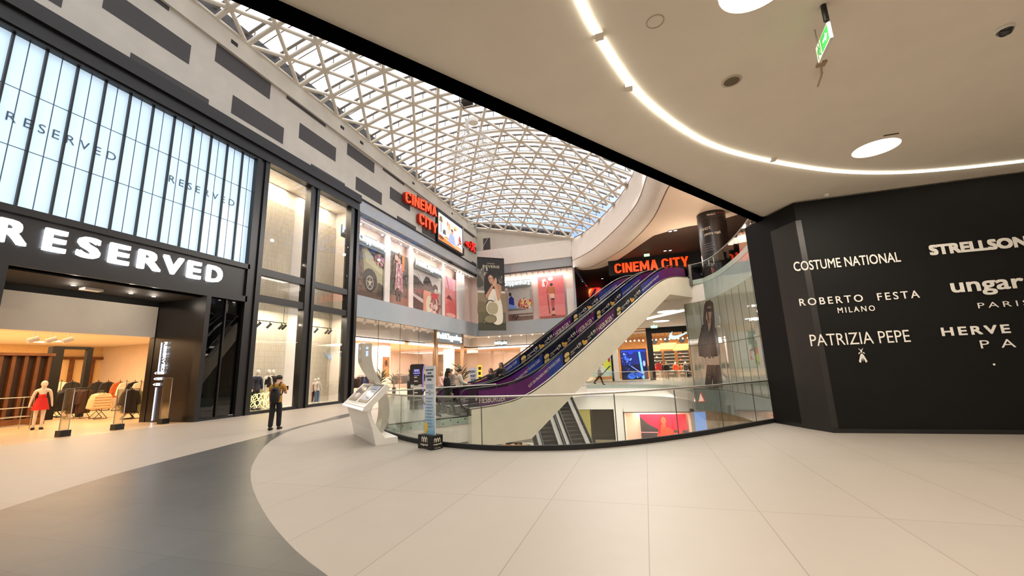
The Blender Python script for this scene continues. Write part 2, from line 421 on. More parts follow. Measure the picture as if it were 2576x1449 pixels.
# ------------------------------------------------------------------ plan of the place (metres; camera stands at the origin)
XL = -17.9            # long facade
YE = 44.0             # facade across the far end
HD = radians(34); ED = W3(sin(HD), cos(HD), 0); EN = W3(-cos(HD), sin(HD), 0)   # escalator: along, to its far side
E0 = W3(-5.75, 15.5, 0); UP = 6.9
NEAR = [(-8.30, 12.32), (-8.26, 11.9), (-7.9, 11.3), (-7.25, 10.6), (-6.28, 9.81), (-5.36, 9.2), (-4.53, 8.87), (-3.6, 8.62), (-2.78, 8.58),
        (-1.49, 8.84), (-.34, 9.53), (.95, 10.66), (1.98, 11.81), (3.2, 13.18)]
NEARS = smooth(NEAR, 4)
GW = smooth([(2.85, 29.5), (3.9, 28.4), (4.45, 26.9), (4.85, 24.3), (5.07, 21.8), (5.08, 19.2), (4.8, 16.6), (4.2, 14.4)], 4)   # curved glass wall
NE = smooth([(2.85, 29.5), (2.75, 32), (1.9, 34.6), (.3, 36.6), (-2.2, 37.8), (-5.2, 38.3)], 4)           # far walkway edge
VOID = NEARS+[tuple(p) for p in GW[::-1]]+NE[1:]+[(-6.0, 36.6), (-6.4, 34.9), (-8.6, 33.9), (-9.8, 30), (-9.6, 24), (-8.75, 17.62), (-5.77, 15.78)]
PATHL = smooth([(-4.2, -6), (-7.0, 0.6), (-8.67, 3.73), (-9.63, 5.65), (-10.6, 9.0), (-11.7, 12.6), (-12.72, 15.86), (-13.2, 20)], 3)
PATHR = smooth([(-13.0, 20), (-12.1, 16.5), (-11.63, 14.39), (-11.39, 12.83), (-11.01, 11.18), (-9.72, 9.08), (-7.79, 6.92), (-6.36, 5.62), (-4.88, 4.51), (-3.7, 3.74), (-2.71, 3.21), (-1.2, 2.55), (1.5, 1.6), (6, 1.0), (16, .8)], 3)

# floors
mb = MB()
mb.flat([PATHL+PATHR+[(16, -6)]], 0, 1)
mb.flat([[(XL, -6)]+PATHL+[(-13.2, 62), (XL, 62)]], 0, 2)
mb.flat([PATHR+[(16, 62), (-13.2, 62), (-13.2, 20)], VOID], 0, 0)
mb.build('floor', [M_TILE, M_PATH, M_TILEL], kind='structure', label='cream stone tile floor with a curving grey stone band')
mb = MB(); mb.box((-46, -6, -.05), (XL, 14.4, -.002)); mb.box((-46, 14.4, -.05), (-19.6, 22.3, -.002)); mb.build('floor_store', M_STOREF, kind='structure')
mb = MB(); mb.box((-34, 22.3, -.05), (XL, 62, -.002)); mb.build('floor_fashion_store', M_STOREF, kind='structure')
mb = MB(); mb.box((-20, 14.4, -.05), (XL, 22.3, .12)); mb.build('floor_display_window', M_WHITEFL, kind='structure')
mb = MB(); mb.box((-14, 2, -7.1), (14, 47, -6.9)); mb.build('floor_basement', M_TILE, kind='structure')
# slab under the ground floor: rim of the opening seen through the glass
mb = MB()
mb.strip([(x, y, -.02) for x, y in VOID], [(x, y, -.9) for x, y in VOID], 0, closed=True)
mb.build('trim_1', M_CREAM, kind='structure', label='cream slab edge around the floor opening')
mb = MB(); mb.flat([[(XL, -6), (16, -6), (16, 62), (XL, 62)], VOID], -.9, 0, up=False); mb.build('ceiling_basement', M_CREAM, kind='structure')
mb = MB(); mb.box((-14.2, 2, -7), (-14, 47, -.9)); mb.box((-14, 1.8, -7), (14, 2, -.9)); mb.box((14, 2, -7), (14.2, 47, -.9)); mb.build('wall_basement', M_CREAM, kind='structure')
# outer shell that closes the hall
mb = MB(); mb.box((-46, -6.2, -.9), (18, -6, 15.7)); mb.build('wall_back', M_CREAM, kind='structure')
mb = MB(); mb.box((16, -6, -.9), (16.2, 62, 15.7)); mb.build('wall_right', M_CREAM, kind='structure')
mb = MB(); mb.box((-46, 62, -.9), (18, 62.2, 15.7)); mb.build('wall_far', M_CREAM, kind='structure')
mb = MB(); mb.box((-46.2, -6, -.9), (-46, 62, 15.7)); mb.build('wall_outer', M_CREAM, kind='structure')

# ---------------------------------------------------------------- long facade, upper plaster wall with dark panels
wl = MB(); wl.box((XL-.4, -6, 13.8), (XL, 44.3, 18.45))
wl = wl.build('wall_left', M_PLASTER, kind='structure', label='grey plaster wall with staggered dark rectangles above the shops')
led_ = MB().box((XL, -6, 17.3), (XL+.14, 44, 18.45)).build('trim_9', M_PLASTER, kind='structure', label='plaster ledge along the top of the left wall')
RECT = [(2, 4.9, 14.3, 15.25), (-1, 2, 15.3, 16.25), (3.9, 6.89, 14.33, 15.28), (7.9, 10.99, 15.31, 16.26), (8.94, 12, 13.8, 14.25), (6.9, 9.97, 17.1, 17.3), (2.9, 5.9, 16.3, 17.28),
        (12.05, 15.06, 16.33, 17.28), (13.07, 16.1, 14.27, 15.24), (16.11, 19.14, 17.1, 17.3), (17.14, 20.16, 15.25, 16.22), (18.16, 21.13, 13.8, 14.14),
        (21.2, 24.18, 16.32, 17.17), (22.2, 25.2, 14.2, 15.17), (25.24, 28.24, 17.1, 17.3), (26.24, 29.2, 15.18, 16.18), (30.3, 33.22, 16.2, 17.16),
        (27.28, 30.2, 13.8, 14.12), (31.24, 33.8, 13.9, 14.76), (39.5, 40.45, 14.1, 14.95), (40.42, 43.36, 17.05, 17.28), (41.9, 43.95, 15.15, 16.03), (42.5, 43.95, 13.8, 14.04)]
for y0, y1, z0, z1 in RECT:
    part(MB().box((XL-.01, y0, z0), (XL+.012, y1, z1)), 'panel', M_PLDARK, wl)
for y in (12.6, 20.3, 22.3, 29.3, 37):
    part(MB().box((XL+.13, y, 17.75), (XL+.152, y+.35, 17.95)), 'vent', M_BLACKM, led_)

# ---------------------------------------------------------------- black framed shop front on the long facade
fr = MB()
fr.box((XL-.3, -6, 12.72), (XL+.18, 22.5, 13.25)); fr.box((XL-.3, -6, 13.25), (XL+.32, 22.5, 13.8))
fr.box((XL-.2, -6, 12.6), (XL+.1, 14.7, 12.72))
fr.box((XL-.3, -6, 6.85), (XL+.12, 14.7, 7.08)); fr.box((XL-.3, -6, 5.25), (XL+.02, 14.7, 6.85)); fr.box((XL-.3, -6, 5.25), (XL+.12, 14.7, 5.52))
for a, b, dx in ((14.6, 14.85, .12), (14.85, 15.1, .04), (15.1, 15.35, .12), (18.2, 18.42, .12), (18.42, 18.7, .04), (18.7, 18.9, .12), (21.74, 22.05, .12), (22.05, 22.3, .04), (22.3, 22.55, .2)):
    fr.box((XL-.3, a, 0), (XL+dx, b, 12.72))
for a, b in ((15.35, 18.2), (18.9, 21.74)):
    fr.box((XL-.25, a, 0), (XL+.08, b, .14)); fr.box((XL-.25, a, 5.35), (XL+.08, b, 5.72)); fr.box((XL-.25, a, 6.72), (XL+.08, b, 7.08))
fr.box((XL-.3, 12.8, 0), (XL+.12, 13.0, 5.25)); fr.box((XL-.3, 13.0, 0), (XL+.08, 14.6, .1))
fr.box((XL-.3, -6, 0), (XL+.12, 6.86, 5.25))
fr.box((XL-.1, 13.75, .1), (XL+.03, 13.8, 5.25))
fr.build('trim_2', M_BLACK, kind='structure', label='black metal frame of the two-storey shop front')

# backlit pale wall above the sign band
lw = MB(); lw.box((XL-.22, -6, 7.08), (XL-.12, 14.6, 12.62))
M_BACKLIT = mt('backlit_pale_blue', (196, 222, 240), .2, emit=.60, var=.05, vs=.8, ecol=(206, 232, 252))
lwo = lw.build('wall_backlit', M_BACKLIT, kind='structure', label='pale blue backlit wall behind thin black bars above the sign')
yy = [14.6-1.03*k for k in range(1, 20)]
tops = [px(x, y, XL).y for x, y in ((39.1, 79), (123.5, 123.8), (200.6, 166.9), (271, 201.9), (333, 234), (390.1, 265.4), (443.4, 292.3), (490.2, 318.3), (535.5, 341.6), (576.2, 361.4), (614, 383.8))]
step = (tops[-1]-tops[0])/(len(tops)-1)
tops = [tops[0]-step*k for k in range(6, 0, -1)]+tops
for y in tops: part(MB().box((XL-.12, y-.028, 7.08), (XL-.02, y+.028, 12.65)), 'mullion', M_BLACK, lwo)
M_THIN = mt('blue_grey_joint', (70, 96, 120), .5, var=.02)
j = MB()
for y in tops+[tops[-1]+step]: j.box((XL-.121, y-step/2-.012, 7.08), (XL-.11, y-step/2+.012, 12.62))
for z in (8.98, 10.87): j.box((XL-.12, -6, z-.012), (XL-.112, 14.6, z+.012))
part(j, 'joint_line', M_THIN, lwo)
g = MB()
M_GREYTXT = mt('grey_print', (70, 92, 112), .5, var=.02)
b0 = px(12, 303, XL-.1); b1 = px(291, 400, XL-.1)
g.text('R E S E R V E D', (XL-.105, b0.y, 9.72), (0, 1, 0), (0, 0, 1), b1.y-b0.y, .31, 0, lift=.01)
b0 = px(423, 462, XL-.1); b1 = px(589, 518, XL-.1)
g.text('R E S E R V E D', (XL-.105, b0.y, 9.74), (0, 1, 0), (0, 0, 1), b1.y-b0.y, .31, 0, lift=.01)
part(g, 'lettering', M_GREYTXT, lwo)

# big illuminated letters on the black band
sg = root('store_sign', (XL+.05, 10, 5.9), 'big white illuminated letters on the black band over the left shop entrance', 'sign')
xs = [(6.52, 7.30), (7.51, 8.15), (8.36, 9.06), (9.25, 9.84), (10.03, 10.72), (10.86, 11.62), (11.80, 12.36), (12.70, 13.40)]
obs = [(-4, 73, 552), (110, 167, 590), (192, 251, 618), (272, 323, 640), (345, 403, 655), (407, 458, 670), (470, 503, 680), (519, 557, 690)]
for (xa, xb, ym), ch in zip(obs, 'RESERVED'):
    ya, yb = px(xa, ym+20, XL+.1).y, px(xb, ym+30, XL+.1).y
    t = MB(); t.text(ch, (XL+.02, ya, 5.9), (0, 1, 0), (0, 0, 1), yb-ya, .73, 0, depth=.1, bold=.03, side=0)
    part(t, 'letter', M_SIGNW, sg)

# entrance lobby of the left shop
XB = -20.69
zt = px(200, 750, XB).z; zb = px(200, 838, XB).z
lb = MB(); lb.box((XB, -6, 5.2), (XL-.3, 12.8, 5.26)); lb.build('ceiling_lobby', M_BLACKM, kind='structure')
lb = MB(); lb.box((XB-.3, -6, zt), (XB, 12.8, 5.26), 1); lb.box((XB-.3, -6, zb), (XB+.004, 12.8, zt), 0)
lb.build('wall_lobby', [M_CREAM, M_BLACKM], kind='structure', label='cream bulkhead over the inner shop opening')
lb = MB(); lb.box((XB-.3, 12.8, 0), (XL-.3, 12.86, 5.26)); lb.box((XB-.3, 12.78, 0), (XB+.02, 12.84, 5.2))
lb.build('wall_jamb', mt('satin_black', (14, 13, 13), .3, var=.05), kind='structure', label='gloss black side wall of the shop entrance')
lb = MB(); lb.box((-46, -6, 4.6), (XB-.3, 22.3, 4.7)); lb.box((XB-.3, 12.9, 4.6), (-19.7, 22.3, 4.7)); lb.build('ceiling_store', M_CEIL, kind='structure')
lb = MB(); lb.box((-42.2, -6, 0), (-42, 22.3, 4.6)); lb.box((-42, 22.2, 0), (-19.6, 22.3, 4.6)); lb.box((-19.7, 13.0, 0), (-19.6, 22.3, 4.6)); lb.build('wall_store', M_PEACH, kind='structure')
# small glazed bay beside it
lb = MB(); lb.box((XL-.06, 13.0, .1), (XL-.045, 14.6, 5.25)); lb.build('window_1', GLASS_DARK, kind='structure', label='dark glazed bay beside the shop entrance')
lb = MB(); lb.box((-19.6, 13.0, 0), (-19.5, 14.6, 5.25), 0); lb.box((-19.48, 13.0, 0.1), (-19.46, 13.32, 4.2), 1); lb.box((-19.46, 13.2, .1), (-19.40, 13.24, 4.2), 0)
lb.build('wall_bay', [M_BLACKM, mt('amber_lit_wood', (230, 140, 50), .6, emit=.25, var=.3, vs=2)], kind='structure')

# ---------------------------------------------------------------- tall white display bays
M_RIB, _, _ = brickmat('ribbed_relief', (240, 232, 214), (226, 216, 196), (176, 160, 132), .62, .06, .007, rough=.8, axis='YZ', bump=.8, rot90=True, var=.05)
rm = MB(); rm.box((-19.6, 14.5, .12), (-19.5, 22.4, 12.7)); rm.box((-19.5, 14.5, .12), (XL-.3, 14.6, 12.7)); rm.box((-19.5, 22.3, .12), (XL-.3, 22.4, 12.7)); rm.box((-19.6, 14.5, 12.68), (XL-.3, 22.4, 12.8))
rmo = rm.build('wall_display', M_CREAM, kind='structure', label='cream back wall of the tall display windows')
for a, b in ((px(612, 950, -19.42).y, px(717, 900, -19.42).y), (px(779, 950, -19.42).y, px(829, 900, -19.42).y)): part(MB().box((-19.5, a, .12), (-19.42, b, 11.6)), 'relief_panel', M_RIB, rmo)
for n_, (a, b) in enumerate(((15.35, 18.2), (18.9, 21.74))):
    g = MB(); 
    for z0, z1 in ((.14, 5.35), (5.72, 6.72), (7.08, 12.72)): g.box((XL-.04, a, z0), (XL-.03, b, z1))
    g.build('window_%d' % (n_+2), GLASS_SHOP, kind='structure', label='tall black framed display window, bay %d from the entrance' % (n_+1))
k = 0
for xp, yp, X in ((780, 487, -18.05), (775, 575, -18.05), (767, 668, -18.05), (757, 818, -18.05), (882, 553, -18.05), (877, 622, -18.05), (873, 694, -18.05), (868, 830, -18.05)):
    q = px(xp, yp, X)
    hi = ['top', 'second', 'third', 'lowest'][k % 4]
    o = root('bulb', (q.x, q.y, q.z), 'bright bulb on the %s display window post, %s of four' % ('left' if k < 4 else 'right', hi), 'lamp', 'bulbs on the display window posts')
    part(MB().sph(q, .055, n=10), 'globe', M_LAMP, o); part(MB().cyl(q+W3(0, .05, 0), q+W3(0, .15, 0), .035, n=8), 'socket', M_BLACK, o)
    point('bulb_light', q-W3(.02, .12, 0), 26, (1, .82, .58), .06)
    k += 1
for a, b, xs_ in ((14.75, 18.15, (648, 675, 705, 725, 745)), (18.95, 21.7, (795, 822, 834, 848, 862))):
    side = 'left' if a < 15 else 'right'
    o = root('track_rail', (-18.9, a, 4.62), 'thin black lamp track across the %s tall display window' % side, 'lamp track', 'lamp tracks in the display windows')
    part(MB().box((-18.92, a, 4.6), (-18.88, b, 4.64)), 'rail', M_BLACKM, o)
    part(MB().cyl((-18.9, a+.2, 4.64), (-18.9, a+.2, 5.6), .012, n=6).cyl((-18.9, b-.2, 4.64), (-18.9, b-.2, 5.6), .012, n=6), 'hanger', M_BLACKM, o)
    for i_, x_ in enumerate(xs_):
        q = px(x_, 860, -18.9); y = min(max(q.y, a+.1), b-.1)
        s_ = root('track_spotlight', (-18.9, y, 4.6), 'black spotlight on the %s display window track, number %s from the left' % (side, ['one', 'two', 'three', 'four', 'five'][i_]), 'spotlight', 'track spotlights in the display windows')
        part(MB().cyl((-18.9, y, 4.6), (-18.9, y, 4.5), .02, n=8), 'stem', M_BLACKM, s_)
        part(MB().cyl((-18.87, y+.07, 4.52), (-18.98, y-.10, 4.28), .062, n=12), 'can', M_BLACKM, s_)

# ---------------------------------------------------------------- grey banded store on the long facade and its return
def bands(name, box, lab):
    b = MB(); box(b); return b.build(name, [M_GREYGL, M_GREYBL, M_BLACKM], kind='structure', label=lab)
def _b(b):
    b.box((XL-.3, 22.55, 12.8), (XL, YE, 13.72), 0); b.box((XL-.3, 22.55, 13.68), (XL+.06, YE, 13.8), 2); b.box((XL-.3, 22.55, 5.57), (XL, YE, 6.93), 1); b.box((XL-.3, 22.55, 5.45), (XL, YE, 5.57), 1)
wb = bands('wall_band', _b, 'smooth grey bands above and below the long poster window')
def _b(b):
    b.box((XL, YE, 12.58), (-6.5, YE+.3, 13.58), 0); b.box((XL, YE, 5.5), (-6.5, YE+.3, 6.94), 1); b.box((-6.62, YE, 6.9), (-6.42, YE+.3, 13.6), 0)
bands('wall_band_return', _b, 'smooth grey bands around the poster window facing the escalators')
b = MB(); b.box((XL, YE-.12, 13.58), (-6.55, YE+.3, 15.55)); b.ext([(XL, YE, 15.5), (-6.4, YE, 15.5), (-6.4, YE, 15.72), (XL, YE, 18.5)], (0, .3, 0), 1); b.build('wall_end', [M_CREAM, M_PLASTER], kind='structure', label='cream band and grey gable at the far end')
part(MB().box((-17.0, YE-.01, 15.6), (-16.1, YE+.0, 17.05)), 'panel', M_PLDARK, bpy.data.objects['wall_end'])
# window boxes upstairs
b = MB()
b.box((-19.3, 22.5, 6.93), (-19.2, 45.3, 12.8), 0); b.box((-19.3, 22.45, 6.93), (XL-.3, 22.55, 12.8), 0); b.box((-19.3, 22.5, 12.5), (XL-.3, 45.3, 12.6), 1); b.box((-19.3, 22.5, 6.85), (XL-.3, 45.3, 6.94), 1)
b.box((-19.3, 45.2, 6.93), (-6.5, 45.3, 12.8), 0); b.box((XL-.3, YE+.3, 12.4), (-6.5, 45.2, 12.5), 1); b.box((XL-.3, YE+.3, 6.86), (-6.5, 45.2, 6.94), 1); b.box((-6.6, YE+.3, 6.9), (-6.5, 45.2, 12.6), 0)
for y0, y1 in ((26.85, 27.55), (30.35, 31.05), (36.6, 37.1), (40.0, 41.9)): b.box((-18.72, y0, 6.94), (-18.6, y1, 12.5), 1)
b.build('wall_poster_window', [mt('blush_wall', (238, 214, 202), .7, var=.02), mt('window_ceiling', (236, 226, 220), .6, var=.02)], kind='structure')
g = MB(); g.box((XL-.05, 22.55, 6.93), (XL-.04, YE, 12.8)); g.build('window_4', GLASS_SHOP, kind='structure', label='long upper poster window')
g = MB(); g.box((XL, YE+.08, 6.94), (-6.62, YE+.09, 12.58)); g.build('window_5', GLASS_SHOP, kind='structure', label='upper poster window facing the escalators')

# ---------------------------------------------------------------- posters in the upper window
rnd = random.Random(3)
PK1, PK2, PK3 = (222, 160, 160), (196, 118, 118), (240, 206, 200)
FL = [PK1, PK2, PK3, (150, 84, 84), (104, 70, 60)]
DK = [(60, 44, 38), (84, 60, 48), (44, 34, 30), (120, 84, 72), (140, 96, 90)]
def rose(n, cx, cy, rx, ry, a, b, cols=FL): return blobs(rnd, cx, cy, rx, ry, n, cols, a, b)
car = [((96, 72, 56), rc(0, 0, 1, .16)), ((170, 164, 128), [(.36, 1), (.44, .62), (.46, .45), (1, .30), (1, 1)]), ((205, 198, 160), [(.42, .95), (.5, .66), (1, .5), (1, .62), (.6, .86)]),
       ((48, 42, 36), [(.5, 1), (.56, .86), (.98, .62), (1, .66), (1, 1)]), ((40, 34, 30), [(0, 1), (.4, 1), (.36, .75), (0, .7)]),
       ((40, 33, 28), el(.62, .36, .20, .20)), ((70, 60, 50), [(.8, .1), (1, .12), (1, .32), (.86, .36)]), ((32, 28, 26), el(.62, .31, .15, .17)), ((190, 178, 158), el(.62, .31, .10, .125)), ((60, 50, 44), el(.62, .31, .085, .105))]
for k in range(5):
    a = 2*pi*k/5+.4; car.append(((200, 190, 172), [(.62+.015*cos(a+1.57), .31+.02*sin(a+1.57)), (.62+.09*cos(a), .31+.11*sin(a)), (.62+.015*cos(a-1.57), .31+.02*sin(a-1.57))]))
car += rose(60, .20, .34, .22, .30, .02, .05, DK)+rose(40, .85, .76, .13, .1, .015, .035)+rose(14, .14, .66, .1, .1, .02, .03)
car += [((196, 140, 118), el(.24, .80, .03, .045)), ((30, 24, 24), [(.16, .6), (.34, .6), (.31, .76), (.19, .76)])]
art((-18.75, 22.5, 6.95), (0, 4.4, 0), (0, 0, 4.3), (112, 92, 74), car, 'window_poster', label='poster of a beige car with a spoked wheel and dark flowers', cat='poster', group='posters in the upper window')
gd = rose(90, .5, .62, .48, .38, .03, .06, [(84, 80, 66), (110, 96, 80), (60, 62, 50), (150, 110, 100), (70, 52, 46)])
gd += [((150, 104, 84), rc(0, 0, 1, .2)), ((196, 160, 150), el(.36, .9, .1, .055)), ((206, 150, 132), el(.50, .86, .08, .05)), ((226, 120, 60), rc(.66, .7, .78, 1)),
       ((206, 150, 156), [(.34, .82), (.66, .82), (.72, .30), (.30, .30)]), ((60, 50, 56), rc(.36, .1, .48, .34)), ((48, 40, 44), rc(.52, .1, .60, .34)), ((52, 46, 50), [(.44, .8), (.52, .8), (.50, .32), (.46, .32)])]
gd += rose(70, .5, .56, .2, .26, .014, .035, [(236, 190, 196), (190, 90, 110), (220, 150, 160), (250, 226, 220)])
art((-18.75, 27.55, 6.95), (0, 2.8, 0), (0, 0, 4.5), (98, 90, 76), gd, 'window_poster', label='narrow poster of figures in pink flowered coats in a garden', cat='poster', group='posters in the upper window')
p3 = [((216, 208, 204), [(0, 1), (1, 1), (1, .5), (.4, .6), (0, .72)]), ((78, 64, 58), [(0, .72), (.18, .7), (.36, .56), (.36, 0), (0, 0)]), ((200, 190, 184), [(.0, .36), (.36, .28), (.36, .2), (0, .3)]), ((60, 46, 44), [(.30, .56), (.44, .78), (.56, .78), (.74, .55), (.6, .5)]),
      ((92, 80, 78), rc(.36, .42, .8, .6)), ((224, 150, 120), rc(.38, .04, .62, .48)), ((60, 40, 34), el(.78, .58, .10, .10)), ((214, 168, 142), el(.80, .52, .06, .07)), ((206, 70, 74), [(.64, .48), (.9, .48), (.86, .30), (.66, .26)]),
      ((226, 210, 180), el(.56, .2, .11, .2)), ((214, 196, 160), [(.70, .26), (.86, .28), (.84, 0), (.74, 0)])]+rose(40, .76, .22, .18, .18, .02, .05)+[((236, 232, 230), [(.02, .98), (.06, .98), (.36, .6), (.32, .6)])]
art((-18.75, 31.05, 6.95), (0, 5.5, 0), (0, 0, 4.5), (178, 158, 148), p3, 'window_poster', label='wide poster of a grey car roof and a woman in red among flowers', cat='poster', group='posters in the upper window')
p4 = [((224, 110, 110), rc(0, 0, 1, .5)), ((236, 166, 178), rc(0, .72, 1, 1)), ((214, 96, 96), el(.6, .2, .5, .25)), ((110, 50, 56), [(.2, .48), (.75, .46), (.5, .56), (.45, .58)]), ((150, 80, 80), [(.2, 1), (.26, 1), (.44, .72), (.4, .7)]), ((236, 176, 160), el(.6, .1, .4, .05))]
art((-18.75, 37.1, 6.95), (0, 2.85, 0), (0, 0, 4.4), (226, 138, 140), p4, 'window_poster', label='plain pink poster with a soft round shape and small dark tip', cat='poster', group='posters in the upper window')
# return facade
p5 = [((196, 190, 184), rc(0, .3, 1, 1)), ((120, 92, 80), rc(0, 0, 1, .16)), ((30, 46, 150), [(.03, .36), (.27, .36), (.25, .55), (.14, .62), (.04, .56)]), ((60, 40, 34), el(.1, .66, .055, .05)), ((120, 160, 236), [(.02, .30), (.38, .26), (.34, .36), (.03, .42)]),
      ((120, 116, 110), [(0, .3), (.9, .3), (.7, .24), (0, .24)]), ((168, 164, 160), rc(.9, .3, 1, .75)), ((206, 200, 194), rc(.24, .1, 1, .12)), ((186, 180, 176), rc(.3, .17, 1, .185))]
p5 += rose(70, .70, .40, .28, .11, .025, .055, [(226, 160, 130), (240, 200, 180), (200, 90, 80), (150, 60, 60), (236, 216, 120)])+rose(20, .25, .08, .2, .06, .02, .04, DK)
art((-14.4, YE+.75, 7.1), (2.9, 0, 0), (0, 0, 4.6), (186, 178, 170), p5, 'window_poster', label='poster of a man in a blue suit beside pink flowers', cat='poster', group='posters in the upper window')
p6 = [((236, 140, 136), rc(0, 0, 1, .3)), ((226, 112, 112), rc(0, .55, 1, 1)), ((176, 92, 76), rc(0, 0, 1, .05)), ((120, 70, 44), [(.33, .55), (.37, .55), (.42, .1), (.38, .1)]), ((190, 110, 60), [(.40, .74), (.60, .74), (.57, .56), (.44, .54)]), ((176, 96, 56), [(.36, .72), (.42, .74), (.38, .6), (.30, .58)]), ((170, 96, 56), [(.58, .74), (.64, .7), (.64, .56), (.59, .58)]),
      ((44, 30, 30), el(.52, .79, .055, .035)), ((236, 196, 176), [(.42, .57), (.60, .57), (.62, .46), (.46, .45)]), ((52, 36, 44), [(.46, .46), (.62, .46), (.60, .40), (.50, .42)]), ((186, 90, 96), [(.47, .42), (.62, .42), (.58, .18), (.5, .16)]), ((54, 38, 44), [(.5, .2), (.6, .24), (.6, .18), (.52, .16)]), ((226, 176, 150), [(.5, .16), (.6, .16), (.62, .08), (.46, .08)]), ((90, 50, 44), rc(.47, .05, .62, .08))]
p6 += rose(30, .27, .84, .13, .08, .02, .04, [(246, 196, 190), (214, 90, 96), (250, 220, 210)])+[((250, 230, 230), el(.5, .93, .10, .05))]
art((-10.75, YE+.75, 7.1), (2.95, 0, 0), (0, 0, 4.75), (232, 124, 122), p6, 'window_poster', label='salmon pink poster of a bare-backed figure with a cane', cat='poster', group='posters in the upper window')
b = MB(); b.box((-7.55, YE+.72, 6.95), (-6.75, YE+.78, 10.2)); b.box((-7.45, YE+.70, 7.05), (-6.85, YE+.73, 9.4)); b.cyl((-7.35, YE+.68, 8.6), (-7.2, YE+.68, 8.6), .03)
b.build('door_1', M_CREAM, kind='structure', label='cream service door inside the upper window')

# white outline letter signs of the store
def letters(t, O, X, h, w, lab, depth=.08, box=False, lift=0):
    O = Vector(O); X = Vector(X).normalized()
    r = root('store_sign', tuple(O), lab, 'sign', 'white outline letter signs')
    m = MB(); m.text(t, O, X, (0, 0, 1), w, h, 0, depth=depth, bold=.012)
    part(m, 'lettering', mt('outline_letter_white', (246, 252, 252), .4, emit=.75, var=0), r)
    if box:
        N = X.cross(W3(0, 0, 1))
        m = MB(); m.obox(O-X*.15-W3(0, 0, .15)-N*.12, X*(w+.3), W3(0, 0, h+.3), N*.1, 0); part(m, 'panel', mt('pale_blue_panel', (110, 122, 130), .4, var=.02), r)
    else:
        N = X.cross(W3(0, 0, 1)); m = MB(); m.obox(O-W3(0, 0, .14)-N*.14, X*w, N*.03, W3(0, 0, h+.22)); part(m, 'header_board', mt('header_grey', (120, 128, 130), .5, var=.04), r)
        m = MB(); m.obox(O+W3(0, 0, h*.15)-N*.06, X*w, W3(0, 0, .05), N*.03); m.obox(O+W3(0, 0, h*.85)-N*.06, X*w, W3(0, 0, .05), N*.03); part(m, 'rail', M_WHITEM, r)
    return r
letters('Peek&Cloppenburg', (-18.4, 21.7, 10.9), (0, 1, 0), .62, 4.95, 'white letter sign hanging in front of the car poster')
letters('Peek&Cloppenburg', (-18.4, 31.1, 10.9), (0, 1, 0), .62, 5.1, 'white letter sign hanging in front of the grey car roof poster')
letters('Peek&Cloppenburg', (-16.6, YE+.45, 11.0), (1, 0, 0), .62, 5.0, 'white letter sign half hidden by the hanging banner')
q0, q1 = px(1100, 856, XL+.1), px(1160, 858, XL+.1)
letters('Peek&Cloppenburg', (XL+.12, q0.y, q0.z), (0, 1, 0), .75, q1.y-q0.y, 'white letter sign box over the ground floor store entrance', box=True)
q0 = py(1245, 869, YE+.9)
letters('Peek&Cloppenburg', (q0.x, YE+.9, q0.z), (1, 0, 0), .45, 1.5, 'small white letter sign inside the ground floor store')
# spotlights along the upper window ceiling
for k in range(24):
    y = 22.9+k*.86
    o = root('window_spotlight', (-18.3, y, 12.45), 'small white spotlight in the long row above the posters', 'spotlight', 'spotlights above the long poster window')
    part(MB().cyl((-18.3, y, 12.5), (-18.3, y, 12.36), .03, n=6), 'stem', M_WHITEM, o)
    part(MB().cyl((-18.26, y, 12.38), (-18.42, y, 12.18), .085, n=10), 'can', M_STEEL, o)
for k in range(11):
    x = -13.9+k*.66
    o = root('window_spotlight', (x, YE+.4, 12.42), 'small spotlight in the short row above the salmon poster', 'spotlight', 'spotlights above the short poster window')
    part(MB().cyl((x, YE+.4, 12.45), (x, YE+.4, 12.32), .03, n=6), 'stem', M_WHITEM, o)
    part(MB().cyl((x, YE+.36, 12.34), (x, YE+.52, 12.14), .08, n=10), 'can', M_STEEL, o)
for k in range(7):
    for dx, rowz in ((-18.9, 12.49),):
        y = 24.2+k*2.7
        o = MB().cyl((dx, y, rowz), (dx, y, rowz-.03), .14, n=14).build('downlight', mt('soft_lamp', (255, 248, 240), .5, emit=2.2, var=0), label='round recessed light in the upper poster window ceiling', cat='light', group='recessed lights in the upper window')

# ---------------------------------------------------------------- hanging banner near the corner
Bl, Br = W3(-16.45, 40.6, 0), W3(-14.0, 42.55, 0)
X = Br-Bl; z0, z1 = 5.85, 13.85
SK = [(0, 0), (1, 0)]
def sm(P, k=4): return smooth(P+[P[0]], k)[:-1]
ban = [((38, 36, 33), rc(0, .62, 1, 1)), ((120, 114, 104), sm([(0, .84), (.3, .80), (.55, .74), (.5, .56), (0, .53)])), ((70, 68, 60), sm([(0, .76), (.12, .72), (.22, .62), (.0, .58)])), ((196, 192, 180), rc(0, .505, 1, .535)), ((128, 114, 88), rc(0, .2, 1, .505)), ((108, 96, 68), sm([(0, .4), (.3, .36), (.4, .22), (0, .2)])), ((92, 88, 60), rc(0, .08, 1, .24)), ((56, 56, 38), rc(0, 0, 1, .1))]
ban += blobs(rnd, .82, .72, .16, .12, 40, [(24, 24, 22), (96, 94, 88), (52, 50, 46), (150, 148, 140)], .006, .02)+blobs(rnd, .25, .80, .16, .05, 14, [(150, 144, 134), (178, 172, 160), (96, 92, 84)], .015, .035)
